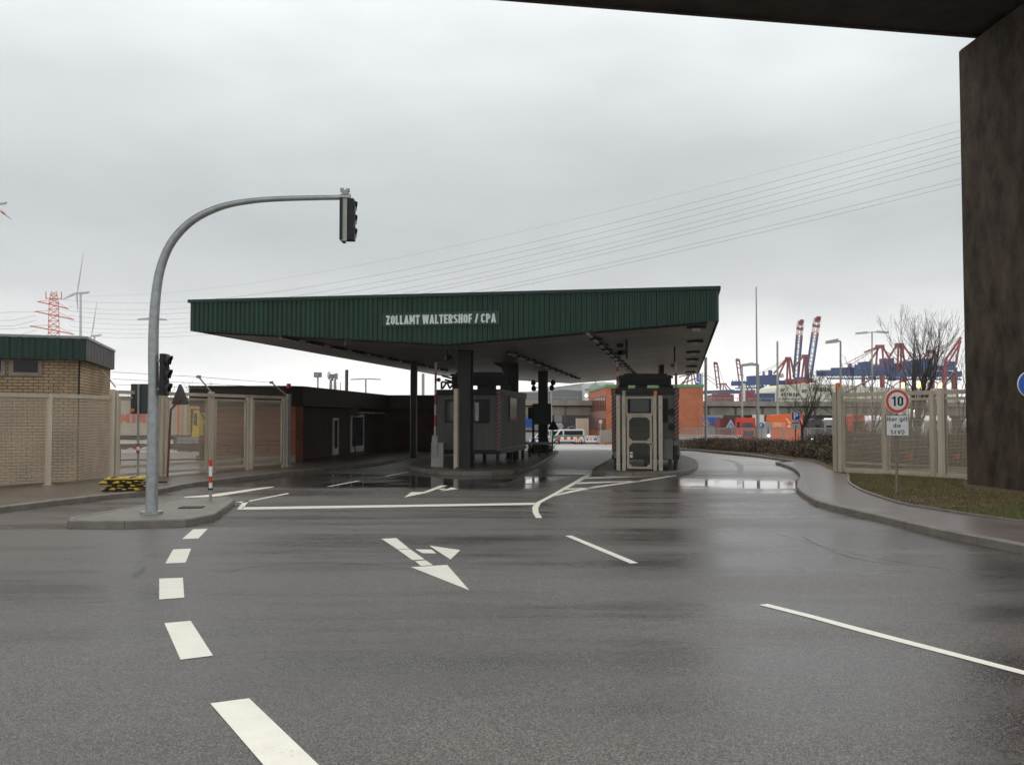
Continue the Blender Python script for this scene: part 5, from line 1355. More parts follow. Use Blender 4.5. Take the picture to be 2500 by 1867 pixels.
# pale hall far behind, centre
Yh = 250.0; hb = thing('warehouse', 'pale hall with sloping roof line and grey gable beyond the viaduct', 'building', PT(1360, 1060, Yh)); f = Fr((0, Yh, 0)); b = MB()
def hx(px, py, Y=Yh): q = PT(px, py, Y); return q.x, q.z
b.prism(f, [hx(1240, 1050), hx(1427, 1050), hx(1427, 937), hx(1337, 949), hx(1290, 955), hx(1240, 957)], 2, 40, M_pale); b.build('wall', hb)
b = MB(); b.prism(f, [hx(1270, 1050), hx(1424, 1050), hx(1424, 954.5), hx(1376, 951), hx(1337, 956), hx(1304, 958.5), hx(1270, 957)], -1, 1.9, M_greyh); b.build('gable', hb)
b = MB(); b.bar(PT(1337, 949, Yh + 1.5), PT(1427, 936.5, Yh + 1.5), .35, M_galvl); b.build('roof_edge', hb)
hb = thing('hall', 'white hall with arched roof light left of the orange office', 'building', PT(1450, 1060, 240)); f = Fr((0, 240, 0)); b = MB()
pts_ = [hx(1426, 1050, 240), hx(1500, 1050, 240), hx(1500, 934, 240), hx(1470, 932, 240), hx(1428, 936, 240)]
b.prism(f, pts_, 0, 30, M_pale); b.build('wall', hb)
b = MB(); arc = [hx(1453 + 15 * math.cos(a), 949 - 13 * math.sin(a), 240) for a in [math.pi * i / 12 for i in range(13)]]; b.prism(f, arc[::-1], -.6, -.05, mat('arch_glass', (.42, .47, .45), .3)); b.build('arch_window', hb)
b = MB(); x0, z0 = hx(1428, 953, 240); x1, z1 = hx(1468, 949.5, 240); b.box(f, x0, x1, -1.5, -.05, z0, z1, M_greyh); b.build('awning', hb)
b = MB(); p = PT(1431, 965.5, 239); b.ball(p, .28, M_lit, 8); b.build('lamp', hb)

# viaduct
M_concs = mat('rib_concrete', (.13, .12, .10), .75, 0, .3, .5)
vA = Vector((PT(150, 960, 118).x, 118, 0)); vB = Vector((PT(2700, 977, 156).x, 158, 0)); vd = (vB - vA).normalized(); vn = Vector((vd.y, -vd.x, 0)); vl = (vB - vA).length
ztv = PT(1345, 977, (vA + vd * ((PT(1345, 977, 135).x - vA.x) / vd.x)).y).z
vi = thing('viaduct', 'long concrete road viaduct crossing behind the customs site', 'viaduct', Vector((vA.x, vA.y, gz(120))))
f = Fr(vA, ex=vd); b = MB()
b.box(f, -20, vl + 40, -.3, 11, ztv - .75, ztv, M_conc); b.build('parapet', vi)
b = MB(); b.box(f, -20, vl + 40, .25, 10, ztv - 2.15, ztv - .752, M_conc); b.box(f, -20, vl + 40, .15, .249, ztv - .95, ztv - .752, M_black); b.build('deck', vi)
b = MB()
for i in range(60):
    s = -10 + i * 4.6
    b.prism(f, [(s - .12, ztv - 2.1), (s + .12, ztv - 2.1), (s + .12, ztv - 1.2), (s + .45, ztv - .96), (s - .45, ztv - .96), (s - .12, ztv - 1.2)], .05, .249, M_concs)
b.build('bracket', vi)
b = MB(); b.box(f, -20, vl + 40, .1, .16, ztv + .42, ztv + .5, M_galvl)
for i in range(110): b.box(f, -18 + i * 2, -17.93 + i * 2, .1, .16, ztv, ztv + .42, M_galvl)
b.build('railing', vi)
for s in [8 + 13.5 * i for i in range(17)]:
    b = MB(); p = vA + vd * s
    for y in (1.4, 8.4): b.box(f, s - .45, s + .45, y, y + 1, gz(p.y) - .2, ztv - 2.6, M_conc)
    b.box(f, s - .6, s + .6, .5, 9.8, ztv - 2.6, ztv - 2.152, M_conc); b.build('pier', vi)
# dark sheds and stacks standing under and behind the viaduct
def shed(label, px0, px1, y0, y1, Y, m, dep=6.0, name='shed', cat='shed', grp=None, rib=.4):
    a = PT(px0, y0, Y); c = PT(px1, y1, Y); f = Fr((a.x, Y, 0)); L_ = c.x - a.x; b = MB(); b.box(f, 0, L_, 0, dep, c.z, a.z, m)
    if rib:
        n = max(2, int(L_ / rib))
        for i in range(n): b.box(f, L_ * i / n + rib * .1, L_ * i / n + rib * .55, -.06, -.001, c.z + .12, a.z - .12, m)
        b.box(f, -.03, L_ + .03, -.08, -.001, a.z - .12, a.z + .03, m); b.box(f, -.03, L_ + .03, -.08, -.001, c.z, c.z + .12, m)
    return single(b, name, label, cat, Vector((a.x + L_ / 2, Y, c.z)), grp)
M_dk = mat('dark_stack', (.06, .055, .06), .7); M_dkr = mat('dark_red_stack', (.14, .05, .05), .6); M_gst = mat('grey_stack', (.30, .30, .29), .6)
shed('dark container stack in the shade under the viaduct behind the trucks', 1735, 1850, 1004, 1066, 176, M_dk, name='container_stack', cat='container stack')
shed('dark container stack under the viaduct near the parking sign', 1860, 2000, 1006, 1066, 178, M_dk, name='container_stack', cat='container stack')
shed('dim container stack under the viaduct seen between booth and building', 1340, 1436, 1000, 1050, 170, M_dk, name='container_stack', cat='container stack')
shed('pale grey container standing under the viaduct by a pillar', 1354, 1372, 1002, 1030, 160, M_gst, 3, 'container', 'container', 'containers around the viaduct')
shed('dark red container under the viaduct left of the pale grey one', 1346, 1354, 1001, 1030, 161, M_dkr, 3, 'container', 'container', 'containers around the viaduct')
shed('narrow reddish container under the middle of the viaduct span', 1380, 1386, 1010, 1030, 161, M_dkr, 3, 'container', 'container', 'containers around the viaduct')
shed('blue container just right of the left booth', 1275, 1304, 998, 1043, 150, M_contb, 3, 'container', 'container', 'containers around the viaduct')
shed('plain beige site container left of the orange office', 1409, 1437, 1021, 1062, 128, mat('beige_sheet', (.60, .50, .38), .6), 3, 'container', 'container', None, 0)
shed('beige concrete block wall at the foot of the orange office', 1466, 1496, 1050, 1078, 112, M_conc, 1, 'block_wall', 'wall', None, 0)
# far harbour: container stacks, ship
shed('hazy maroon container stack on the quay under the far cranes', 1738, 1792, 963, 980, 420, M_cmar, 12, 'container_stack', 'container stack')
shed('hazy maroon upper tier on the quay stack', 1752, 1780, 957, 963, 421, M_cmar, 12, 'container_stack', 'container stack')
shed('orange red container stack right of the white end frame', 1820, 1843, 956, 980, 400, M_cred, 12, 'container_stack', 'container stack')
shed('grey blue container stack behind the tall flag pole', 1852, 1892, 960, 980, 402, M_cblue, 12, 'container_stack', 'container stack')
shed('white end frame of the quay stacks', 1816, 1820, 936, 980, 398, M_white, 2, 'end_frame', 'frame', None, 0)
sh = thing('cargo_ship', 'huge cream cargo ship side with black letters behind the viaduct', 'ship', PT(1970, 980, 430)); f = Fr((0, 430, 0)); b = MB()
b.prism(f, [hx(1892, 990, 430), hx(2220, 990, 430), hx(2340, 985, 430), hx(2340, 950, 430), hx(2160, 946, 430), hx(2040, 938, 430), hx(1960, 936, 430), hx(1910, 939, 430), hx(1897, 945, 430), hx(1892, 955, 430)], 0, 30, M_ship)
hl = b.build('hull', sh)
for s, x0, x1, y0, y1 in (('FUGOKAI', 1985, 2030, 955, 946), ('BT', 1906, 1915, 956, 949), ('BY TRI KAI', 1908, 1950, 967, 959), ('QT', 1958, 1970, 958, 950)):
    p = PT(x0, y0, 429.8); c = PT(x1, y1, 429.8); stext('hull_letters', s, p, Vector((1, 0, 0)), c.x - p.x, c.z - p.z, M_black, hl, .17, .05)
for i in range(9):
    b = MB(); p = PT(1900 + i * 8, 976, 429.7); b.box(Fr(p), 0, .9, 0, .2, 0, .9, M_greyh); b.build('vent', hl)

# ================================================================== SITE FENCE, BARRIER BOARDS, TRUCKS
Yf = 66.0
fxs = [1660, 1699, 1738, 1790, 1845, 1912, 1975]
labs = ['grey mesh site fence panel right beside the right booth', 'grey mesh site fence panel behind the small 10 sign', 'grey mesh site fence panel before the maroon container', 'grey mesh site fence panel before the red truck', 'grey mesh site fence panel left of the orange trailer lettering', 'grey mesh site fence panel before the orange trailer', 'grey mesh site fence panel right of the parking sign']
fxs.append(2040)
for i in range(7):
    a = PT(fxs[i], 1044, Yf); c = PT(fxs[i + 1], 1044, Yf); g0 = gz(Yf); t = thing('site_fence_panel', labs[i], 'fence', Vector(((a.x + c.x) / 2, Yf, g0)), 'mesh panels of the site fence')
    f = Fr((0, Yf + .05 * (i % 2), 0)); b = MB(); x0, x1 = a.x + .03, c.x - .03
    b.box(f, x0, x0 + .06, -.03, .03, g0, a.z, M_galvl); b.box(f, x1 - .06, x1, -.03, .03, g0, a.z, M_galvl); b.box(f, x0 + .06, x1 - .06, -.03, .03, a.z - .07, a.z, M_galvl); b.box(f, x0 + .06, x1 - .06, -.03, .03, g0 + .1, g0 + .16, M_galvl); b.build('frame', t)
    b = MB(); b.face([f.p(x0, 0, g0), f.p(x1, 0, g0), f.p(x1, 0, a.z), f.p(x0, 0, a.z)], M_wireg); b.build('wire_mesh', t)
def board(label, x0, x1, y0, y1, Y, n, plate=False):
    a = PT(x0, y0, Y); c = PT(x1, y1, Y); t = thing('barrier_board', label, 'barrier', Vector(((a.x + c.x) / 2, Y, c.z)), 'red and white barrier boards'); f = Fr((0, Y, 0)); b = MB(); L_ = c.x - a.x; H_ = a.z - c.z
    b.box(f, a.x, c.x, -.03, .03, c.z, a.z, M_signw); o = b.build('board', t)
    b = MB()
    for i in range(n):
        s = a.x + L_ * (i + .25) / n; b.box(f, s, s + L_ / n * .45, -.036, -.031, a.z - H_ * .32, a.z - H_ * .1, M_signred)
        if plate: b.box(f, s, s + L_ / n * .45, -.036, -.031, c.z + .02, c.z + H_ * .12, M_signred)
    b.build('marking', t)
    if plate:
        b = MB(); b.box(f, a.x + L_ * .08, a.x + L_ * .25, -.036, -.031, c.z + H_ * .35, c.z + H_ * .6, M_blue); b.box(f, a.x + L_ * .72, a.x + L_ * .98, -.036, -.031, c.z + H_ * .35, c.z + H_ * .6, M_blue); b.box(f, a.x + L_ * .35, a.x + L_ * .6, -.036, -.031, c.z + H_ * .35, c.z + H_ * .6, M_yellow); b.build('plate', t)
    b = MB(); b.box(f, a.x + .1, a.x + .16, -.2, .2, min(c.z, gz(Y)) , c.z, M_black); b.box(f, c.x - .16, c.x - .1, -.2, .2, min(c.z, gz(Y)), c.z, M_black); b.build('foot', t)
    return t
board('white barrier board with red blocks next to the right booth, before the fence', 1658, 1717, 1061, 1073, 63.5, 8)
board('white barrier board with red blocks right of the small 10 sign', 1724, 1770, 1061, 1073, 63.5, 7)
board('white barrier board before the red truck and maroon container', 1772, 1809, 1062, 1073, 63.5, 6)
board('barrier board with small blue plates left of the orange office', 1429, 1457, 1063, 1080, 113, 5, True)
board('plain white barrier board with red blocks beside the block wall', 1458, 1482, 1063, 1080, 113.3, 5)
t = thing('barrier_beam', 'long red and white beam lying before the police van', 'barrier', PT(1392, 1074, 120)); f = Fr((0, 119.8, 0)); b = MB()
for i in range(8):
    a = PT(1361 + i * 7.8, 1066, 119.8); c = PT(1361 + (i + 1) * 7.8, 1073, 119.8); b.box(f, a.x, c.x, -.12, .12, c.z, a.z, M_signred if i % 2 == 0 else M_signw)
b.build('beam', t); b = MB()
for x in (1364, 1418): a = PT(x, 1073, 119.8); b.box(f, a.x, a.x + .15, -.1, .1, gz(119.8), a.z, M_black)
b.build('foot', t)
a = PT(1401, 1070, 117); c = PT(1419, 1078.5, 117); f = Fr((0, 117, 0)); b = MB(); b.box(f, a.x, c.x, -.02, .02, c.z, a.z, M_signw)
for k in range(3): s = a.x + (c.x - a.x) * (.08 + .32 * k); b.prism(f, [(s, c.z + .02), (s + .14, c.z + .02), (s + .26, a.z - .02), (s + .12, a.z - .02)], -.026, -.021, M_orange)
b.box(f, a.x, a.x + .08, -.1, .1, gz(117), c.z, M_black); b.box(f, c.x - .08, c.x, -.1, .1, gz(117), c.z, M_black)
single(b, 'warning_board', 'small orange striped warning board before the police van', 'barrier', Vector((a.x, 117, c.z)))

def car(name, label, cat, px0, px1, yb, Y, H, prof, mb_, mroof=None, band=None, win=(), flip=False, grp=None, wheels=(.18, .8), wr=.33):
    """vehicle seen from its side: prof = side outline in fractions of length, metres of height"""
    a = PT(px0, yb, Y); c = PT(px1, yb, Y); L_ = c.x - a.x; g0 = gz(Y); wdt = 1.9
    t = thing(name, label, cat, Vector(((a.x + c.x) / 2, Y + wdt / 2, g0)), grp); f = Fr((a.x, Y, g0))
    X = lambda u: L_ * (1 - u) if flip else L_ * u
    pl = [(X(u), z) for u, z in prof]
    if flip: pl = pl[::-1]
    b = MB(); b.prism(f, pl, 0, wdt, mb_); b.build('body', t)
    if band:
        z0, z1, m = band; u0_, u1_ = .03, .985; b = MB(); b.box(f, min(X(u0_), X(u1_)), max(X(u0_), X(u1_)), -.012, -.001, z0, z1, m); b.build('band', t)
    for pw in win:
        q = [(X(u), z) for u, z in pw]
        if flip: q = q[::-1]
        b = MB(); b.prism(f, q, -.018, -.002, M_glass); b.build('window', t)
    for u in wheels:
        for y in (-.03, wdt - .2):
            b = MB(); x = X(u); b.cyl(f.p(x, y, wr), f.p(x, y + .22, wr), wr, M_tyre, 16); w_ = b.build('wheel', t)
            b = MB(); b.cyl(f.p(x, y - .012, wr), f.p(x, y + .01, wr), wr * .6, M_galvl, 12); b.build('rim', w_)
    return t, f, X
PROF_VAN = [(.0, .35), (0, .85), (.03, 1.0), (.16, 1.15), (.28, 1.82), (.34, 1.95), (.97, 1.95), (1, 1.85), (1, .35)]
PROF_CAR = [(.0, .3), (0, .65), (.05, .78), (.25, .92), (.40, 1.38), (.5, 1.45), (.78, 1.43), (.93, 1.0), (1, .92), (1, .3)]
WV = [[(.21, 1.2), (.36, 1.2), (.36, 1.75), (.29, 1.75)], [(.40, 1.2), (.95, 1.2), (.95, 1.78), (.40, 1.78)]]
WC_ = [[(.31, .95), (.52, .95), (.52, 1.36), (.42, 1.36)], [(.55, .95), (.84, .95), (.76, 1.36), (.55, 1.36)]]
GV = 'parked police vehicles behind the canopy'
t, f, X = car('police_van', 'white police van with green band behind the striped beam', 'van', 1344, 1427, 1076, 121, 1.95, PROF_VAN, M_white, None, (.72, 1.16, M_police), WV, False, GV)
car('police_van', 'white and green van partly hidden left of the first police van', 'van', 1322, 1372, 1074, 127, 1.95, PROF_VAN, M_white, None, (.7, 1.1, M_police), WV, False, GV)
car('parked_car', 'white car with blue band seen right of the left booth', 'car', 1293, 1345, 1072, 124, 1.45, PROF_CAR, M_white, None, (.62, .8, M_blue), WC_, False, GV)
car('delivery_van', 'white box van behind the police van and triangular sign', 'van', 1337, 1384, 1070, 150, 2.5, [(0, .4), (0, 2.75), (.72, 2.85), (.78, 2.6), (.95, 1.7), (1, 1.3), (1, .4)], M_white, None, None, [[(.76, 1.5), (.93, 1.5), (.88, 2.1), (.78, 2.2)]], False)
car('jeep', 'grey off-road vehicle behind the right end of the police van', 'car', 1386, 1404, 1068, 150, 2.2, [(0, .4), (0, 1.4), (.1, 2.2), (.9, 2.3), (1, 1.3), (1, .4)], M_gst, None, None, [[(.15, 1.5), (.85, 1.5), (.8, 2.1), (.2, 2.1)]], False)
car('parked_car', 'dark green car at the left edge of the right booth gap', 'car', 1398, 1428, 1076, 123.5, 1.4, PROF_CAR, M_police, None, None, WC_, True, GV)

# red truck with maroon container on its trailer
Y = 92.0; g0 = gz(Y)
tr_ = thing('truck', 'red truck cab facing left of the tall flag pole', 'truck', Vector((PT(1825, 1070, Y).x, Y, g0))); f = Fr((0, Y, 0)); b = MB()
x0 = PT(1807, 1050, Y).x; x1 = PT(1848, 1050, Y).x; zt_ = PT(1825, 1019, Y).z
b.hexa([Vector((x, y, g0 + .55)) for x, y in ((x0, Y + .15), (x0 + .2, Y), (x1 - .2, Y), (x1, Y + .15), (x1, Y + 2.2), (x0, Y + 2.2))], [Vector((x, y, zt_)) for x, y in ((x0 + .05, Y + .5), (x0 + .25, Y + .35), (x1 - .25, Y + .35), (x1 - .05, Y + .5), (x1 - .05, Y + 2.2), (x0 + .05, Y + 2.2))], M_red); b.build('cab', tr_)
b = MB(); za, zb = PT(1825, 1032, Y).z, PT(1825, 1044, Y).z; k0 = (zb - g0 - .55) / (zt_ - g0 - .55) * .35; k1 = (za - g0 - .55) / (zt_ - g0 - .55) * .35
b.hexa([Vector((x0 + .3, Y + k0 - .03, zb)), Vector((x1 - .3, Y + k0 - .03, zb)), Vector((x1 - .3, Y + k0 - .005, zb)), Vector((x0 + .3, Y + k0 - .005, zb))], [Vector((x0 + .32, Y + k1 - .03, za)), Vector((x1 - .32, Y + k1 - .03, za)), Vector((x1 - .32, Y + k1 - .005, za)), Vector((x0 + .32, Y + k1 - .005, za))], M_glassl); b.build('windscreen', tr_)
b = MB(); b.box(f, x0 + .35, x1 - .35, -.06, .0, g0 + .95, g0 + 1.5, M_boothd); b.build('grille', tr_)
b = MB(); b.box(f, x0, x1, -.12, .1, g0 + .35, g0 + .8, M_red); b.build('bumper', tr_)
for x in (x0 + .25, x1 - .25):
    b = MB(); b.box(f, x - .18, x + .18, -.14, -.121, g0 + .5, g0 + .66, M_signw); b.build('headlight', tr_)
    b = MB(); b.box(f, x - .48 if x < (x0 + x1) / 2 else x + .3, x - .3 if x < (x0 + x1) / 2 else x + .48, .1, .25, zb, za + .1, M_black); b.build('mirror', tr_)
    b = MB(); b.cyl(Vector((x - .15, Y + .9, g0 + .5)), Vector((x + .15, Y + .9, g0 + .5)), .5, M_tyre, 14); b.build('wheel', tr_)
shed('maroon container with blue triangle emblem behind the site fence', 1757, 1804, 1021, 1062, 95, M_maroon, 2.4, 'container', 'container', None, .3)
mc = [o for o in bpy.data.objects if o.get('label', '').startswith('maroon container with blue')][0]
f = Fr((0, 94.88, 0)); b = MB(); p = PT(1784, 1043, 94.88)
b.prism(f, [(p.x - .5, p.z), (p.x - .28, p.z), (p.x, p.z + .48), (p.x + .28, p.z), (p.x + .5, p.z), (p.x, p.z + .85)], -.02, 0, mat('emblem_blue', (.35, .55, .72), .5)); o = b.build('emblem', mc)
b = MB(); b.prism(f, [(p.x - .2, p.z), (p.x + .2, p.z), (p.x, p.z + .32)], -.02, 0, mat('emblem_pale', (.55, .68, .78), .5)); b.build('emblem', mc)
shed('blue tarpaulin trailer left of the maroon container', 1727, 1757, 1019, 1034, 99, M_contb, 2.4, 'trailer', 'trailer', None, .5)
shed('grey lower trailer body under the blue tarpaulin', 1728, 1756, 1034, 1062, 99.2, M_gst, 2.4, 'trailer', 'trailer', None, 0)
shed('dull grey container standing behind the blue tarpaulin', 1727, 1765, 1014, 1030, 108, M_gst, 2.4, 'container', 'container', 'containers around the viaduct')
shed('pale grey trailer body right of the tall flag pole', 1850, 1866, 1012, 1040, 104, M_pale, 2.4, 'trailer', 'trailer', None, 0)
# orange trailer
Y = 88.0; g0 = gz(Y); ot = thing('trailer', 'orange box trailer with EXPRESS lettering behind the parking sign', 'trailer', Vector((PT(1920, 1068, Y).x, Y, g0)))
A = PT(1884, 1068, Y + 2); Bq = PT(1955, 1066, Y); zA_, zB2 = PT(1884, 1014, Y + 2).z, PT(1955, 1006, Y).z
b = MB(); A2_ = PT(1962, 1066, Y + 3)
zz = max(zA_, zB2)
b.hexa([Vector((A.x, Y + 2, g0 + .25)), Vector((Bq.x, Y, g0 + .25)), Vector((A2_.x, Y + 3, g0 + .25)), Vector((A.x + .4, Y + 5.4, g0 + .25))], [Vector((A.x, Y + 2, zA_)), Vector((Bq.x, Y, zB2)), Vector((A2_.x, Y + 3, zB2)), Vector((A.x + .4, Y + 5.4, zA_))], M_orange); bx = b.build('body', ot)
oe = Vector((Bq.x - A.x, -2, 0)).normalized(); on = Vector((oe.y, -oe.x, 0)); M_lt = mat('letter_pale', (.85, .68, .50), .5)
pA_ = PL(1887, 1042, Vector((A.x, Y + 2, 0)), on); pB_ = PL(1917, 1042, Vector((A.x, Y + 2, 0)), on); pT = PL(1890, 1031, Vector((A.x, Y + 2, 0)), on)
stext('letters', 'EXPRESS', pA_ + on * .01, oe, (pB_ - pA_).dot(oe), pT.z - pA_.z, M_lt, bx, .15, .01, .12)
fo = Fr(Vector((A.x, Y + 2, 0)), ex=oe); b = MB()
def op(px, py): q = PL(px, py, Vector((A.x, Y + 2, 0)), on); return ((q - Vector((A.x, Y + 2, 0))).dot(oe), q.z)
b.prism(fo, [op(1918, 1022), op(1919, 1021), op(1922, 1021), op(1926, 1027), op(1930, 1030), op(1929, 1036), op(1926, 1033), op(1921, 1024)][::-1], -.03, -.005, M_lt)
b.prism(fo, [op(1923, 1043), op(1924, 1038), op(1927, 1036), op(1930, 1039), op(1931, 1043)][::-1], -.03, -.005, M_lt); b.build('emblem', bx)
b = MB(); f = Fr((0, Y + 2.2, 0))
for x in (1895, 1903, 1940): p = PT(x, 1070, Y + 2.2); b.cyl(Vector((p.x, Y + 2.1, g0 + .45)), Vector((p.x, Y + 2.5, g0 + .45)), .45, M_tyre, 12)
b.build('wheels', ot)
# lit cars / trucks at the far right
def lorry(label, px0, px1, y0, yb, Y, mcol, lamp=None, nm='truck'):
    g0 = gz(Y); a = PT(px0, y0, Y); c = PT(px1, yb, Y); t = thing(nm, label, 'truck', Vector(((a.x + c.x) / 2, Y, g0)), 'trucks beyond the site fence'); f = Fr((a.x, Y, 0)); L_ = c.x - a.x; H_ = a.z - g0
    b = MB(); b.prism(f, [(0, g0 + .4), (L_, g0 + .4), (L_, a.z - .1), (L_ - .15, a.z), (.15, a.z), (0, a.z - .1)], 0, 2.5, mcol); b.build('cab', t)
    b = MB(); b.box(f, .2, L_ - .2, -.03, -.002, g0 + H_ * .5, g0 + H_ * .78, M_glass); b.build('windscreen', t)
    b = MB(); b.box(f, .3, L_ - .3, -.03, -.002, g0 + .8, g0 + H_ * .42, M_boothd); b.build('grille', t)
    for x in (.3, L_ - .3): b = MB(); b.cyl(Vector((a.x + x, Y + .2, g0 + .45)), Vector((a.x + x, Y + .5, g0 + .45)), .45, M_tyre, 12); b.build('wheel', t)
    if lamp:
        for lx, ly in lamp: b = MB(); p = PT(lx, ly, Y - .1); b.ball(p, .1, M_lit, 8); b.build('headlight', t)
    return t
lorry('red lorry seen through the right mesh fence', 2078, 2112, 1012, 1072, 84, M_red)
lorry('white lorry with dark windscreen seen through the right fence beside the 10 sign', 2222, 2256, 998, 1070, 80, M_white, [(2231, 1002)])
lorry('dark lorry with one lit lamp behind the parking sign', 1985, 2008, 1022, 1074, 86, M_dk, [(1984, 1072)])
lorry('grey lorry beneath the dark round bush right of the parking sign', 2012, 2036, 1024, 1074, 86.5, M_gst, [(2026, 1071)])
lorry('small grey lorry with a lit lamp left of the orange trailer', 1868, 1883, 1030, 1072, 84, M_gst, [(1877, 1063)])

# ================================================================== SIGNS AND LAMPS IN THE MIDDLE DISTANCE
q = Vector((PT(1942, 1115, 40).x, 40, 0)); t = thing('parking_sign', 'blue parking sign with white P and small grey plate', 'sign', q); f = Fr((0, 39.95, 0))
b = MB(); b.cyl(q, PT(1942, 1005, 40), .03, M_rust, 8); b.build('pole', t)
a = PT(1932, 1005, 39.95); c = PT(1953, 1025, 39.95); b = MB(); b.box(f, a.x, c.x, -.01, .01, c.z, a.z, M_signw); b.box(f, a.x + .012, c.x - .012, -.014, -.0105, c.z + .012, a.z - .012, M_blue); o = b.build('panel', t)
stext('letter', 'P', Vector((a.x + (c.x - a.x) * .26, 39.935, c.z + (a.z - c.z) * .13)), Vector((1, 0, 0)), (c.x - a.x) * .50, (a.z - c.z) * .74, M_signw, o, .15, .004)
a = PT(1932.5, 1028, 39.95); c = PT(1952.5, 1047, 39.95); b = MB(); b.box(f, a.x, c.x, -.01, .01, c.z, a.z, mat('plate_grey', (.45, .47, .45), .5)); b.box(f, a.x + .03, c.x - .03, -.014, -.0105, a.z - .09, a.z - .05, M_boothd)
b.box(f, (a.x + c.x) / 2 - .02, (a.x + c.x) / 2 + .02, -.014, -.0105, c.z + .04, c.z + .16, M_boothd); b.build('plate', t)
q = Vector((PT(1723, 1080, 57).x, 57, gz(57))); speed_sign('small round 10 speed sign on a grey lamp pole', 1723, 1033, 9.2, q, None, 872, .09)
q = Vector((PT(1466, 1070, 105).x, 105, gz(105))); speed_sign('small faint 10 sign before the orange office side wall', 1466.5, 1029, 5, q, None, None, .03)
q = Vector((PT(1859, 1070, 62).x, 62, gz(62))); t = thing('direction_sign', 'small round blue sign with white arrow right of the flag pole', 'sign', q); f = Fr((0, 61.95, 0)); c = PT(1859, 1038, 61.95)
b = MB(); b.cyl(q, c, .03, M_galvl, 6); b.build('pole', t); b = MB(); disc((c.x, c.z), .2, M_signw, f, -.01, .01, b); disc((c.x, c.z), .185, M_blue, f, -.014, -.0105, b); b.build('disc', t)
b = MB(); b.prism(f, [(c.x - .1, c.z - .1), (c.x - .04, c.z - .1), (c.x - .04, c.z), (c.x + .06, c.z), (c.x + .06, c.z + .1), (c.x - .1, c.z + .1)], -.02, -.0145, M_signw); b.build('arrow', t)

def pole(label, px, y0, yb, Y, r0, r1, name='lamp_post', cat='lamp post', lean=0, arms=(), grp=None, m=None):
    g0 = gz(Y); top = PT(px, y0, Y); q = Vector((PT(px - lean, 1050, Y).x, Y, g0)); t = thing(name, label, cat, q, grp); b = MB(); b.tube([q, q.lerp(top, .5), top], [r0, (r0 + r1) / 2, r1], m or M_galvl, 8); b.build('pole', t)
    for dx, dy in arms:
        e = PT(px + dx, y0 + dy, Y); b = MB(); b.cyl(top, e, r1 * .8, m or M_galvl, 6); b.build('arm', t)
        s = 1 if dx > 0 else -1; L_ = .75 * Y / 60; k = MB(); f = Fr(e, R(0)); k.prism(f, [(0, -.09), (s * L_, -.16), (s * L_, .0), (0, .12)][::s], -.14, .14, M_boxgrey); lm = k.build('lamp_head', t)
    return t
pole('tall bare flag pole rising right of the canopy', 1846, 700, 1075, 58, .085, .035, 'flag_pole', 'pole', lean=-3)
b = pole('thick grey lamp post just right of the canopy corner', 1723, 875, 1080, 57.4, .0, .0) if False else None
pole('grey mast beside the tall flag pole, lamp head on its left', 1850, 889, 1075, 60, .11, .09, arms=((-12, 0),))
pole('plain pole right of the flag pole before the blue cranes', 1898, 833, 1000, 120, .16, .13, 'flag_pole', 'pole')
pole('lamp post with one lamp head to its left, above the orange fence lamp', 2052, 833, 1000, 50, .08, .05, arms=((-7, -1),))
pole('double armed lamp post behind the bare trees', 2129, 811, 1000, 90, .1, .07, arms=((-12, 1), (12, -1)))
pole('thin lamp post with lamp head to the right between the far cranes', 1812, 889, 1060, 110, .12, .09, arms=((9, 1),))
pole('short lamp pole in front of the pale hall', 1346, 950, 1060, 110, .12, .09, 'lamp_post')
pole('thin greenish pole before the white hall', 1454, 928, 1000, 150, .12, .1, 'flag_pole', 'pole')
pole('plain pole seen under the canopy right of its left column', 1033, 912, 1010, 90, .14, .14, 'flag_pole', 'pole')
pole('T shaped lamp post above the dark building roof', 893, 925, 1010, 140, .16, .12, arms=((-9, 0), (9, 0)))
pole('thin aerial mast right of the radar towers', 831, 932, 1000, 200, .12, .08, 'aerial_mast', 'mast')
fm = pole('thin floodlight mast above the dark building', 776, 921, 1010, 220, .25, .2, 'floodlight_mast', 'mast')
p = PT(776, 915, 220); b = MB(); b.box(Fr(p), -.9, .9, -.4, .4, -.6, .6, M_greyh); b.box(Fr(p), -.5, .2, -.45, -.41, -.3, .3, M_galvl); b.build('floodlight', fm)
t = thing('radar_tower', 'two slender towers carrying a white dish above the dark roof', 'tower', Vector((PT(812, 1000, 200).x, 200, gz(200)))); b = MB()
for x, tx in ((808, 807.5), (819, 818)): b.cyl(Vector((PT(x, 1000, 200).x, 200, gz(200))), PT(tx, 926, 200), .75, M_gst, 10, .25)
b.build('tower', t); b = MB(); p = PT(803.5, 916, 200); b.ball(p, .42, M_pale, 12, 2.3); b.build('dish', t); b = MB(); f = Fr(PT(812, 918, 200)); b.box(f, -.6, .5, -.6, .6, -.5, .4, M_greyh); b.box(f, .5, 1.1, -.3, .3, -.7, .6, M_gst); b.box(f, -.2, .1, -.3, .3, -1.0, -.5, M_dk); b.build('platform', t)
pole('street lamp with two heads half hidden behind the mast', 374, 778, 1000, 100, .12, .08, arms=((-9, 0), (5, 1)))

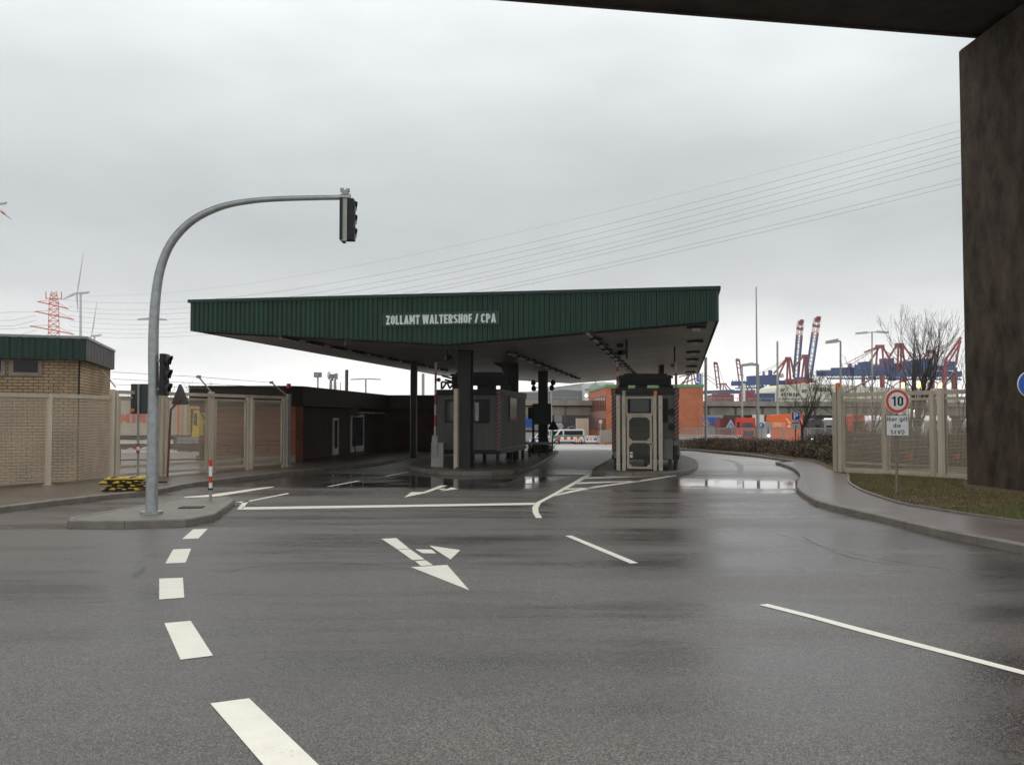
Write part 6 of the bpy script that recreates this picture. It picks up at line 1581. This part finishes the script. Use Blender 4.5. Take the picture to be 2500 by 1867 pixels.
# blue letter tower right above the orange office
t = thing('sign_tower', 'blue and white sign tower above the orange office roof', 'sign', PT(1707, 990, 300)); f = Fr((0, 300, 0)); b = MB(); a = PT(1711, 912, 300); c = PT(1717, 990, 300); b.box(f, a.x, c.x, 0, 4, c.z, a.z, M_pale); b.build('shaft', t)
for k in range(3):
    a = PT(1700, 911 + k * 11, 300); c = PT(1710.5, 920.5 + k * 11, 300); b = MB(); b.box(f, a.x, c.x, -.3, 0, c.z, a.z, M_blue); o = b.build('panel', t)
    b = MB(); w_ = (c.x - a.x); b.box(f, a.x + w_ * .25, a.x + w_ * .8, -.36, -.31, a.z - .35, a.z - .2, M_signw); b.box(f, a.x + w_ * .55, a.x + w_ * .7, -.36, -.31, c.z + .2, a.z - .4, M_signw); b.build('marking', o)
b = MB(); a = PT(1705, 945, 300); b.box(Fr((a.x, 300, 0)), -.3, .3, .5, 1.2, gz(300), a.z + .5, M_gst); b.build('support', t)

# ================================================================== CRANES
def bars(segs, Y, m, wpx, dep=0):
    b = MB()
    for (a, c, *r_) in segs:
        w_ = m_((r_[0] if r_ else wpx) * 1.22, Y); b.bar(PT(*a, Y + dep), PT(*c, Y + dep), w_, m)
    return b
def crane(label, Y, parts, grp='harbour gantry cranes'):
    allx = [p[0] for n, m, w_, segs, dp in parts for s in segs for p in s[:2]]
    t = thing('gantry_crane', label, 'crane', Vector((PT(sum(allx) / len(allx), 1000, Y).x, Y, gz(Y))), grp)
    for n, m, w_, segs, dp in parts:
        b = MB()
        for d in dp:
            q = bars(segs, Y, m, w_, d); b.idx(q.v, q.f, m)
        if len(dp) > 1:
            for s_ in segs:
                for e_ in s_[:2]: b.bar(PT(*e_, Y + dp[0]), PT(*e_, Y + dp[1]), m_(w_ * .5, Y), m)
        b.build(n, t)
    return t
def boom(x0, y0, x1, y1, g):
    """two rails from bottom to top with cross ties; returns segs per colour zone"""
    def at(t, s): return (x0 + (x1 - x0) * t + s * g / 2, y0 + (y1 - y0) * t + s * 1.0)
    return at
def raised(label, Y, xb, yb, xt, yt, apex, apx, legs, extra, g=11.5):
    at = boom(xb, yb, xt, yt, g)
    zones = [(.0, .68, M_cblue), (.68, .745, M_cred), (.745, .83, M_white), (.83, .885, M_cred), (.885, .965, M_white)]
    P = []
    for a, c, m in zones: P.append(('boom_section', m, 3.6, [(at(a, s), at(c, s)) for s in (-1, 1)], (0, )))
    P.append(('boom_tie', M_cred, 2.2, [(at(t_, -1), at(t_, 1), 4.2 if t_ == .85 else 1.2) for t_ in (.06, .13, .2, .27, .33, .4, .5, .6, .65, .7, .76, .85, .92)], (0,)))
    P.append(('boom_rope', M_steel, .7, [(at(.02, -.3), at(.95, -.3)), (at(.02, .35), at(.95, .35))], (1,)))
    P.append(('boom_head', M_cred, 8, [(at(.955, -.9), at(.955, .9), 7), (at(.985, -.2), at(.985, 1.2), 7)], (0,)))
    P.append(('apex_frame', M_cred, 3.2, [((apx[0] - 6, apx[1]), (apx[0] + 8, apx[1]), 6)] + [((apx[0] + dx, apx[1] + 2), e) for dx, e in legs], (0, 12)))
    P += extra
    return crane(label, Y, P)
raised('nearer red blue crane with raised boom, left one of the pair', 560, 1943, 922, 1954.5, 782, None, (1923, 875),
       [(0, (1921, 940)), (3, (1931, 940)), (-4, (1889, 912)), (-3, (1902, 915)), (8, (1942, 935))],
       [('girder', M_cblue, 7, [((1786, 937), (1916, 933), 8)], (0, 10)), ('machine_house', M_cblue, 9, [((1824, 926), (1900, 922), 13), ((1863, 912), (1866, 912), 8), ((1877, 910), (1884, 910), 10)], (4,)),
        ('truss', M_cblue, 1.2, [((1800 + 10 * i, 939), (1805 + 10 * i, 947)) for i in range(11)] + [((1805 + 10 * i, 947), (1810 + 10 * i, 939)) for i in range(11)] + [((1795, 948), (1915, 946), 2.5)], (0, 10)), ('platform', M_cblue, 1.2, [((1785, 931), (1823, 931)), ((1789, 926), (1789, 936)), ((1797, 925), (1797, 936)), ((1806, 927), (1806, 936))], (0, 8)),
        ('portal_leg', M_cblue, 6.5, [((1852, 936), (1852, 985)), ((1862, 940), (1858, 985), 5)], (0, 14)), ('portal_leg', M_cred, 7, [((1886, 938), (1886, 985)), ((1925, 935), (1925, 985))], (0, 14)),
        ('brace', M_gst, 1.2, [((1856, 942), (1884, 975)), ((1884, 942), (1856, 978)), ((1816, 942), (1850, 975)), ((1830, 942), (1846, 962))], (0,)), ('sill_beam', M_cred, 7, [((1890, 938), (1952, 934))], (0, 14)),
        ('backstay', M_gst, .9, [((1920, 876), (1848, 914)), ((1921, 879), (1860, 913))], (0, 8)), ('cabin', M_pale, 8, [((1902, 917), (1912, 917), 8)], (2,))])
raised('nearer red blue crane with raised boom, right one of the pair', 545, 1974, 922, 1995.5, 774, None, (1964, 869),
       [(0, (1956, 935)), (3, (1966, 935)), (-4, (1942, 892)), (6, (1974, 930))],
       [('sill_beam', M_cred, 8, [((1918, 931), (1984, 929), 9)], (0, 10)), ('girder', M_cblue, 6, [((1940, 924), (1975, 924))], (0,)), ('portal_leg', M_cred, 6, [((1970, 932), (1970, 985)), ((1938, 935), (1938, 985))], (0, 12))], g=13)
def far_crane(label, x0, y0, xt, yt, apx, Y):
    at = boom(x0, y0, xt, yt, 8)
    crane(label, Y, [('boom_section', M_cmar, 2.4, [(at(0, s), at(1, s)) for s in (-1, 1)], (0,)), ('boom_tie', M_cmar, 1.4, [(at(t_, -1), at(t_, 1)) for t_ in (.2, .45, .7, .85)] + [(at(.99, -1), at(.99, 1), 5)], (0,)),
        ('boom_rope', M_steel, .6, [(at(.97, 1.2), (apx[0] + 2, apx[1]))], (0,)),
        ('apex_frame', M_cmar, 2, [((apx[0] - 8, apx[1]), (apx[0] + 8, apx[1]), 3), ((apx[0] - 5, apx[1]), (apx[0] - 9, apx[1] + 22)), ((apx[0], apx[1]), (apx[0] - 1, apx[1] + 22)), ((apx[0] + 5, apx[1]), (apx[0] + 25, apx[1] + 22)), ((apx[0] + 3, apx[1] + 3), (apx[0] + 12, apx[1] + 22))], (0, 14)),
        ('girder', M_cblue, 6, [((apx[0] - 52, 958), (apx[0] + 26, 955), 7)], (0, 12)), ('stay', M_cmar, .9, [((1712, 908), (apx[0] - 14, 931)), ((1714, 915), (apx[0] - 5, 950))] if apx[0] < 1790 else [((apx[0] + 8, apx[1]), (apx[0] + 32, 950))], (0,)),
        ('portal_leg', M_cmar, 3, [((apx[0] - 10, 958), (apx[0] - 10, 985)), ((apx[0] + 14, 958), (apx[0] + 20, 985))], (0, 14))])
far_crane('hazy maroon crane with raised boom, the farthest left one', 1755, 950, 1747, 886, (1766, 937), 760)
far_crane('hazy maroon crane with raised boom beside the lamp head', 1810, 945, 1801, 878, (1817, 935), 780)
crane('hazy maroon crane framework under the canopy corner above the office', 650, [('portal_leg', M_cmar, 2.2, [((1655, 945), (1712, 890)), ((1664, 944), (1690, 895)), ((1676, 944), (1686, 895)), ((1690, 944), (1688, 895)), ((1700, 944), (1690, 895)), ((1658, 920), (1692, 912)), ((1668, 935), (1708, 920))], (0, 12))])
def low_crane(label, Y, x0, x1, yg, apx, houses, legs, stays, tilt=0):
    zig = []; n_ = int((x1 - x0) / 9)
    for i in range(n_): xa = x0 + 9 * i; zig += [((xa, yg + 5), (xa + 4.5, yg + 13), 1.1), ((xa + 4.5, yg + 13), (xa + 9, yg + 5), 1.1)]
    rail = [((x0 + 12, yg - 9), (x1 - 30, yg - 9), .8)] + [((x0 + 12 + 8 * i, yg - 9), (x0 + 12 + 8 * i, yg - 4), .7) for i in range(int((x1 - x0 - 42) / 8))]
    crane(label, Y, [('girder', M_cblue, 9, [((x0, yg), (x1, yg + tilt), 11), ((x0 + 25, yg + 13), (x1, yg + 13 + tilt), 3)], (0, 12)), ('truss', M_cblue, 1.1, zig, (0,)), ('walkway', M_cblue, .8, rail, (0,)), ('trolley', M_cblue, 6, [((apx[0] - 25, yg + 12), (apx[0] - 10, yg + 12), 7), ((apx[0] + 20, yg - 10), (apx[0] + 34, yg - 10), 8), ((apx[0] + 40, yg - 8), (apx[0] + 48, yg - 8), 12)], (2,)), ('machine_house', M_cblue, 14, houses, (4,)), ('platform', M_cblue, 1.3, [((x0 - 8, yg - 4), (x0 + 20, yg - 4)), ((x0 - 2, yg - 9), (x0 - 2, yg + 3)), ((x0 + 8, yg - 10), (x0 + 8, yg + 3))], (0,)),
        ('apex_frame', M_cred, 3, [((apx[0] - 10, apx[1]), (apx[0] + 10, apx[1]), 7)] + [((apx[0] + dx, apx[1] + 2), e) for dx, e in legs], (0, 12)), ('stay', M_cred, 1.1, [(((apx[0]), apx[1]), e) for e in stays], (0, 10)),
        ('portal_leg', M_cred, 6, [((apx[0] + 5, yg), (apx[0] + 5, 985)), ((apx[0] + 60, yg), (apx[0] + 60, 985), 6), ((apx[0] - 40, yg + 3), (apx[0] - 40, 985), 5)], (0, 14)), ('brace', M_cred, 1.6, [((apx[0] + 8, 930), (apx[0] + 56, 960)), ((apx[0] + 56, 925), (apx[0] + 8, 962))], (0,))])
low_crane('blue crane with lowered boom behind the tree left of the 10 sign', 600, 1996, 2200, 911, (2148, 846), [((2099, 896), (2126, 894), 20), ((2030, 904), (2090, 902), 10), ((2072, 892), (2078, 892), 8)],
    [(-6, (2138, 905)), (-2, (2122, 886)), (6, (2158, 905)), (8, (2185, 900)), (-8, (2110, 860))], [(2061, 889), (2070, 895), (2200, 885)])
low_crane('blue crane with lowered boom half hidden behind the tall bare tree', 680, 2090, 2330, 897, (2272, 858), [((2150, 884), (2180, 882), 14), ((2205, 888), (2222, 888), 12), ((2290, 884), (2310, 884), 10)],
    [(-6, (2262, 895)), (-2, (2248, 880)), (6, (2284, 895)), (8, (2305, 890))], [(2200, 884), (2180, 890), (2330, 886)])
low_crane('blue crane with lowered boom and pale cabin beside the pier', 590, 2165, 2345, 913, (2196, 842), [((2230, 891), (2275, 888), 22), ((2186, 896), (2225, 894), 14), ((2312, 888), (2332, 888), 9)],
    [(-8, (2165, 882)), (-2, (2190, 905)), (6, (2212, 905)), (10, (2232, 880)), (4, (2200, 905))], [(2150, 884), (2250, 880)])
crane('red crane apex cut off by the dark bridge pier', 585, [('apex_frame', M_cred, 3.4, [((2346, 824), (2303, 885), 4), ((2346, 834), (2312, 890), 3), ((2344, 830), (2333, 890), 3.4)], (0, 12)), ('stay', M_cred, 1.0, [((2345, 822), (2255, 870)), ((2345, 826), (2275, 866))], (0, 8)), ('portal_leg', M_cred, 7, [((2306, 885), (2304, 985)), ((2329, 910), (2329, 985))], (0, 12)), ('cabin', M_pale, 12, [((2278, 884), (2300, 884), 14)], (0,)),
    ('work_lamp', M_litw, 5, [((2203, 940), (2206, 940), 5), ((2242, 939), (2245, 939), 6), ((2294, 941), (2297, 941), 5)], (-300,))])

# ================================================================== PYLON, TURBINES, POWER LINES (left)
YP = 640.0
pt_ = thing('power_pylon', 'red and white lattice pylon behind the yellow house roof', 'pylon', Vector((PT(131, 1000, YP).x, YP, gz(YP)))); b = MB()
def lattice(b, xl0, xr0, y0, xl1, xr1, y1, n, m, wp, deps=(0, 10)):
    for d in deps:
        for i in range(n):
            t0, t1 = i / n, (i + 1) / n; A = (xl0 + (xl1 - xl0) * t0, y0 + (y1 - y0) * t0); Bb = (xr0 + (xr1 - xr0) * t0, y0 + (y1 - y0) * t0); C = (xl0 + (xl1 - xl0) * t1, y0 + (y1 - y0) * t1); Dd = (xr0 + (xr1 - xr0) * t1, y0 + (y1 - y0) * t1)
            for p, q in ((A, C), (Bb, Dd), (A, Dd), (Bb, C), (A, Bb)): b.bar(PT(*p, YP + d), PT(*q, YP + d), m_(wp, YP), m)
            if d == deps[0]:
                for p in (A, Bb): b.bar(PT(*p, YP + deps[0]), PT(*p, YP + deps[1]), m_(wp, YP), m)
lattice(b, 112, 148, 1000, 120, 143, 740, 18, M_pylon, 1.3); lattice(b, 120, 143, 740, 125, 138, 712, 3, M_pylon, 1.3)
for x in (112, 150): b.bar(PT(x, 712, YP), PT(x, 730, YP), m_(1.8, YP), M_pylon)
b.bar(PT(112, 728, YP), PT(150, 730, YP), m_(2, YP), M_pylon); b.build('lattice_mast', pt_)
arms_ = []
for (lx, ly, rx, ry) in ((92, 736, 167, 754), (86, 760, 180, 780), (74, 796, 180, 816)):
    b = MB(); mx_, my_ = 131, (ly + ry) / 2
    for e in ((lx, ly), (rx, ry)):
        b.bar(PT(mx_, my_, YP), PT(*e, YP), m_(2.8, YP), M_pylon); b.bar(PT(mx_, my_ - 13, YP), PT(*e, YP), m_(.9, YP), M_pylon); b.bar(PT(mx_, my_, YP + 10), PT(*e, YP), m_(1.6, YP), M_pylon)
    b.build('cross_arm', pt_)
def turbine(label, xh, yh, Y, rblade, angs, s=1.0, base=1000, right=1, red=False):
    t = thing('wind_turbine', label, 'wind turbine', Vector((PT(xh + 6 * s * right, 1000, Y).x, Y, gz(Y))), 'wind turbines on the left')
    b = MB(); b.cyl(Vector((PT(xh + 6 * s * right, 1000, Y).x, Y, gz(Y))), PT(xh + 6 * s * right, yh + 2, Y), m_(4.2 * s, Y), M_turb, 14, m_(2.6 * s, Y)); b.build('tower', t)
    b = MB(); b.tube([PT(xh - 1 * right, yh, Y), PT(xh + 4 * s * right, yh, Y), PT(xh + 22 * s * right, yh - 1, Y), PT(xh + 28 * s * right, yh - 3 * s, Y)], [m_(2.2 * s, Y), m_(3.2 * s, Y), m_(3 * s, Y), m_(1.5 * s, Y)], M_turb, 10); b.build('nacelle', t)
    b = MB(); c = PT(xh - 3 * right * s, yh, Y); b.ball(c, m_(3 * s, Y), M_turb, 10); b.build('hub', t)
    for a, L_, thin in angs:
        ex_ = math.cos(R(a)); ez = math.sin(R(a)); d = Vector((ex_, 0, ez)); n_ = Vector((0, 1, 0)); sd = Vector((-ez, 0, ex_)); b = MB(); L2 = m_(L_, Y); vs = []
        for u, cw_, th_ in ((0, 1.2, 1.2), (.12, 2.4, 1.2), (.25, 3.0, .9), (.6, 1.8, .5), (.9, .9, .25), (1, .2, .1)):
            cwm = m_(cw_ * s * thin, Y); thm = m_(th_ * s * .7, Y); q = c + d * L2 * u
            vs += [q - sd * cwm, q - n_ * thm, q + sd * cwm * .6, q + n_ * thm]
        fs_ = []
        for i in range(5):
            for k in range(4): fs_.append((i * 4 + k, i * 4 + (k + 1) % 4, (i + 1) * 4 + (k + 1) % 4, (i + 1) * 4 + k))
        b.idx(vs, fs_, M_turb, True); b.build('blade', t)
        if red:
            b = MB(); b.bar(c + d * L2 * .5, c + d * L2 * .66, m_(4.0, Y), M_signred); b.build('blade_band', t)
    return t
turbine('pale wind turbine right of the red pylon with upright blade', 191, 715, 900, 100, ((82, 110, .8), (205, 42, 1.5), (274, 48, 1)))
turbine('smaller wind turbine just above the house roof edge', 226, 819, 1300, 80, ((82, 88, .9), (250, 30, 1)), .8)
turbine('nearest wind turbine cut off by the left edge of the photo', -17, 497, 520, 80, ((-38, 66, 1.3), (85, 90, 1), (205, 80, 1)), 1.25, red=True)
# power lines: straight in plan, hanging curve in height, from the pylon arms to a mast beyond the right edge
ctrl = [(731, 603, 321, 0), (748, 620, 337, 1), (757, 641, 353, 0), (770, 654, 370, 1), (783, 662, 384, 2), (797, 671, 400, 2), (806, 693, 439, 1), (818, 702, 452, 2), (720, 570, 298, 0)]
names = ['uppermost', 'second', 'third', 'fourth', 'fifth', 'sixth', 'seventh', 'lowest', 'faint topmost']
for i, (ya, ym, yr, k) in enumerate(ctrl):
    A = PT((160, 172, 178)[k] - 6, ya, YP); Bq = PT(2337, yr, 190)
    d = (Bq - A); ext = A + d * 1.12
    # plan point seen at photo column 1250
    tq = 0.5
    for it in range(60):
        p = A + d * tq; px = CX + FPX * p.x / (p.y * cp + (p.z - HCAM) * sn)
        tq += (1250 - px) / 4000
    p = A + d * tq; zw = PT(1250, ym, p.y).z; sag = (p.z - zw) / max(1e-6, tq * (1 - tq)); sag = max(0, min(sag, 60))
    pts = []
    for j in range(61):
        u = 1.12 * j / 60; q = A + d * u; q = q - Z3 * sag * u * (1 - u); pts.append(q)
    b = MB(); b.tube(pts, [max(.012, .055 * q.y / 640 + .012) * (.6 if i == 8 else 1) for q in pts], M_steel, 4, False)
    o = single(b, 'power_line', '%s of the thin power lines sweeping up to the right' % names[i] if i < 8 else 'very faint power line above the other power lines', 'power line', A, 'power lines')
for i, (y0, ya) in enumerate(((765, 762), (784, 770), (797, 782), (803, 797), (822, 806))):
    b = MB(); b.tube([PT(-60, y0, 700), PT(30, y0 - 3 + i, 680), PT(88, ya, YP)], .1, M_steel, 4, False)
    single(b, 'power_line', ('highest', 'second highest', 'middle', 'second lowest', 'bottom')[i] + ' power line left of the red pylon', 'power line', PT(88, ya, YP), 'power lines left of the pylon')

# ================================================================== BEHIND THE LEFT FENCE
Y = 62.0; g0 = gz(Y); ct = thing('trailer', 'cream container trailer with red MINI letters behind the left fence', 'trailer', Vector((PT(330, 1063, Y).x, Y, g0))); f = Fr((0, Y, 0))
a = PT(262, 978, Y); c = PT(425, 1062, Y); b = MB(); b.box(f, a.x, c.x, 0, 2.4, c.z, a.z, M_cont)
n = 22
for i in range(n): x = a.x + (c.x - a.x) * i / n; b.box(f, x + .03, x + .10, -.02, -.001, c.z + .1, a.z - .1, M_cont)
bx = b.build('body', ct)
p = PT(292, 1032, Y); e_ = PT(370, 1010, Y); stext('letters', 'MINI', Vector((p.x, Y - .03, p.z)), Vector((1, 0, 0)), e_.x - p.x, e_.z - p.z, mat('faded_red', (.72, .13, .07), .5), bx, .2, .01, .14)
b = MB(); z = c.z; b.box(f, a.x, c.x, .1, 2.3, z - .25, z - .002, M_boothd); b.box(f, a.x, c.x, -.05, .05, PT(300, 1083, Y).z, PT(300, 1074, Y).z, M_white); b.build('chassis', ct)
b = MB()
for x in (300, 330, 395, 415): p = PT(x, 1075, Y); b.cyl(Vector((p.x, Y + .1, g0 + .5)), Vector((p.x, Y + .5, g0 + .5)), .5, M_tyre, 14)
b.build('wheels', ct)
a = PT(423, 985, 58); c = PT(462, 1062, 58); g0 = gz(58); f = Fr((0, 58, 0)); b = MB(); w_ = (c.x - a.x) / 8
for i in range(8): b.box(f, a.x + w_ * i, a.x + w_ * (i + 1) - .005, 0 + .02 * (i % 2), 2.4, c.z, a.z, (M_cont, M_cont, M_orange, M_cont, mat('ochre_sheet', (.55, .30, .10), .6), M_cont, M_cont, mat('ochre_sheet', (.55, .30, .10), .6))[i])
b.box(f, a.x, c.x, .1, 2.3, g0, c.z - .003, M_dk)
single(b, 'curtain_trailer', 'trailer with cream and orange vertical stripes beside the bent sign pole', 'trailer', Vector((a.x, 58, g0)))
# yellow machine and arrow
t = thing('yellow_machine', 'yellow forklift with dark mast behind the fence left of the dark building', 'forklift', Vector((PT(476, 1070, 56).x, 56, gz(56)))); f = Fr((0, 56, 0)); g0 = gz(56)
def yx(px, py): q = PT(px, py, 56); return q.x, q.z
b = MB(); b.prism(f, [yx(468, 1068), yx(500, 1068), yx(500, 1040), yx(486, 1040), yx(484, 1002), yx(472, 1002), yx(470, 1040)], 0, 1.4, M_yellow); b.build('body', t)
b = MB(); x0, z0 = yx(463, 1075); x1, z1 = yx(469, 998); b.box(f, x0, x1, .1, 1.3, g0 + .2, z1, M_steel); b.build('mast', t)
for x in (470, 494): p = PT(x, 1075, 56); b = MB(); b.cyl(Vector((p.x, 55.9, g0 + .35)), Vector((p.x, 56.3, g0 + .35)), .35, M_tyre, 12); b.build('wheel', t)
b = MB(); x0, z0 = yx(473, 1038); x1, z1 = yx(482, 1008); b.box(f, x0, x1, -.02, -.002, z0, z1, M_glassl); b.build('window', t)
Ya = 36.0; f = Fr((0, Ya, 0))
def ax_(px, py): q = PT(px, py, Ya); return q.x, q.z
b = MB(); b.prism(f, [ax_(486, 1063), ax_(497, 1063), ax_(497, 1034), ax_(504, 1034), ax_(504, 1008), ax_(486, 1008)], -.03, .0, M_yellow); b.prism(f, [ax_(490, 1009), ax_(495, 1009), ax_(503.5, 1024), ax_(503.5, 1030)], -.04, -.031, M_brick_d)
single(b, 'arrow_board', 'bright yellow arrow board at the left corner of the dark building', 'sign', PT(495, 1063, Ya))
for i in range(5):
    p = PT(438 + i * 13.5, 1082, 52); b = MB(); f = Fr((p.x, 52, 0)); zc_ = PT(440, 1083, 52).z; zt2_ = PT(440, 1068, 52).z; b.box(f, -.14, .14, 0, .3, zc_, zt2_, M_gst); b.box(f, -.11, .11, .02, .28, zt2_ + .001, zt2_ + .04, M_gst); b.box(f, -.15, .15, -.01, .31, (zc_ + zt2_) / 2 - .01, (zc_ + zt2_) / 2 + .01, M_boothd)
    b.box(f, -.14, .14, .05, .25, gz(52), zc_ - .002, M_dk)
    single(b, 'grey_tank', ('leftmost', 'second', 'middle', 'fourth', 'rightmost')[i] + ' grey tank in the row beneath the yellow forklift', 'tank', Vector((p.x, 52, gz(52))), 'row of grey tanks')
# handrail on the pavement behind the left fence
t = thing('guard_rail', 'dark handrail on posts behind the left mesh fence', 'rail', G(490, 1137, 0)); qa, qb = PT(268, 1087, 34.5), PT(706, 1085, 35.6); b = MB(); b.bar(qa, qb, .05, M_steel); b.bar(qa - Z3 * .55, qb - Z3 * .55, .05, M_steel); b.build('rail', t)
for px in (290, 490, 590, 690): s = (px - 268) / 438; q = qa.lerp(qb, s); b = MB(); b.box(Fr((q.x, q.y, 0)), -.05, .05, -.05, .05, 0.1, q.z, M_steel); b.build('post', t)

# ------------------------------------------------------------------ air
hm = bpy.data.materials.new('damp_air'); hm.use_nodes = True
ht = hm.node_tree; ht.nodes.clear(); hv = ht.nodes.new('ShaderNodeVolumePrincipled'); ho = ht.nodes.new('ShaderNodeOutputMaterial')
hv.inputs['Color'].default_value = (.93, .94, .95, 1); hv.inputs['Density'].default_value = HAZE; hv.inputs['Anisotropy'].default_value = .2
ht.links.new(hv.outputs[0], ho.inputs['Volume'])
b = MB(); b.box(Fr((0, 0, 0)), -1650, 1650, -100, 1800, -3.2, 230, hm); hz = b.build('haze', None); hz['kind'] = 'stuff'; hz['label'] = 'thin damp haze in the air over the whole site'; hz['category'] = 'haze'

# ------------------------------------------------------------------ tidy up
for o in bpy.data.objects:
    if '_o' in o: del o['_o']
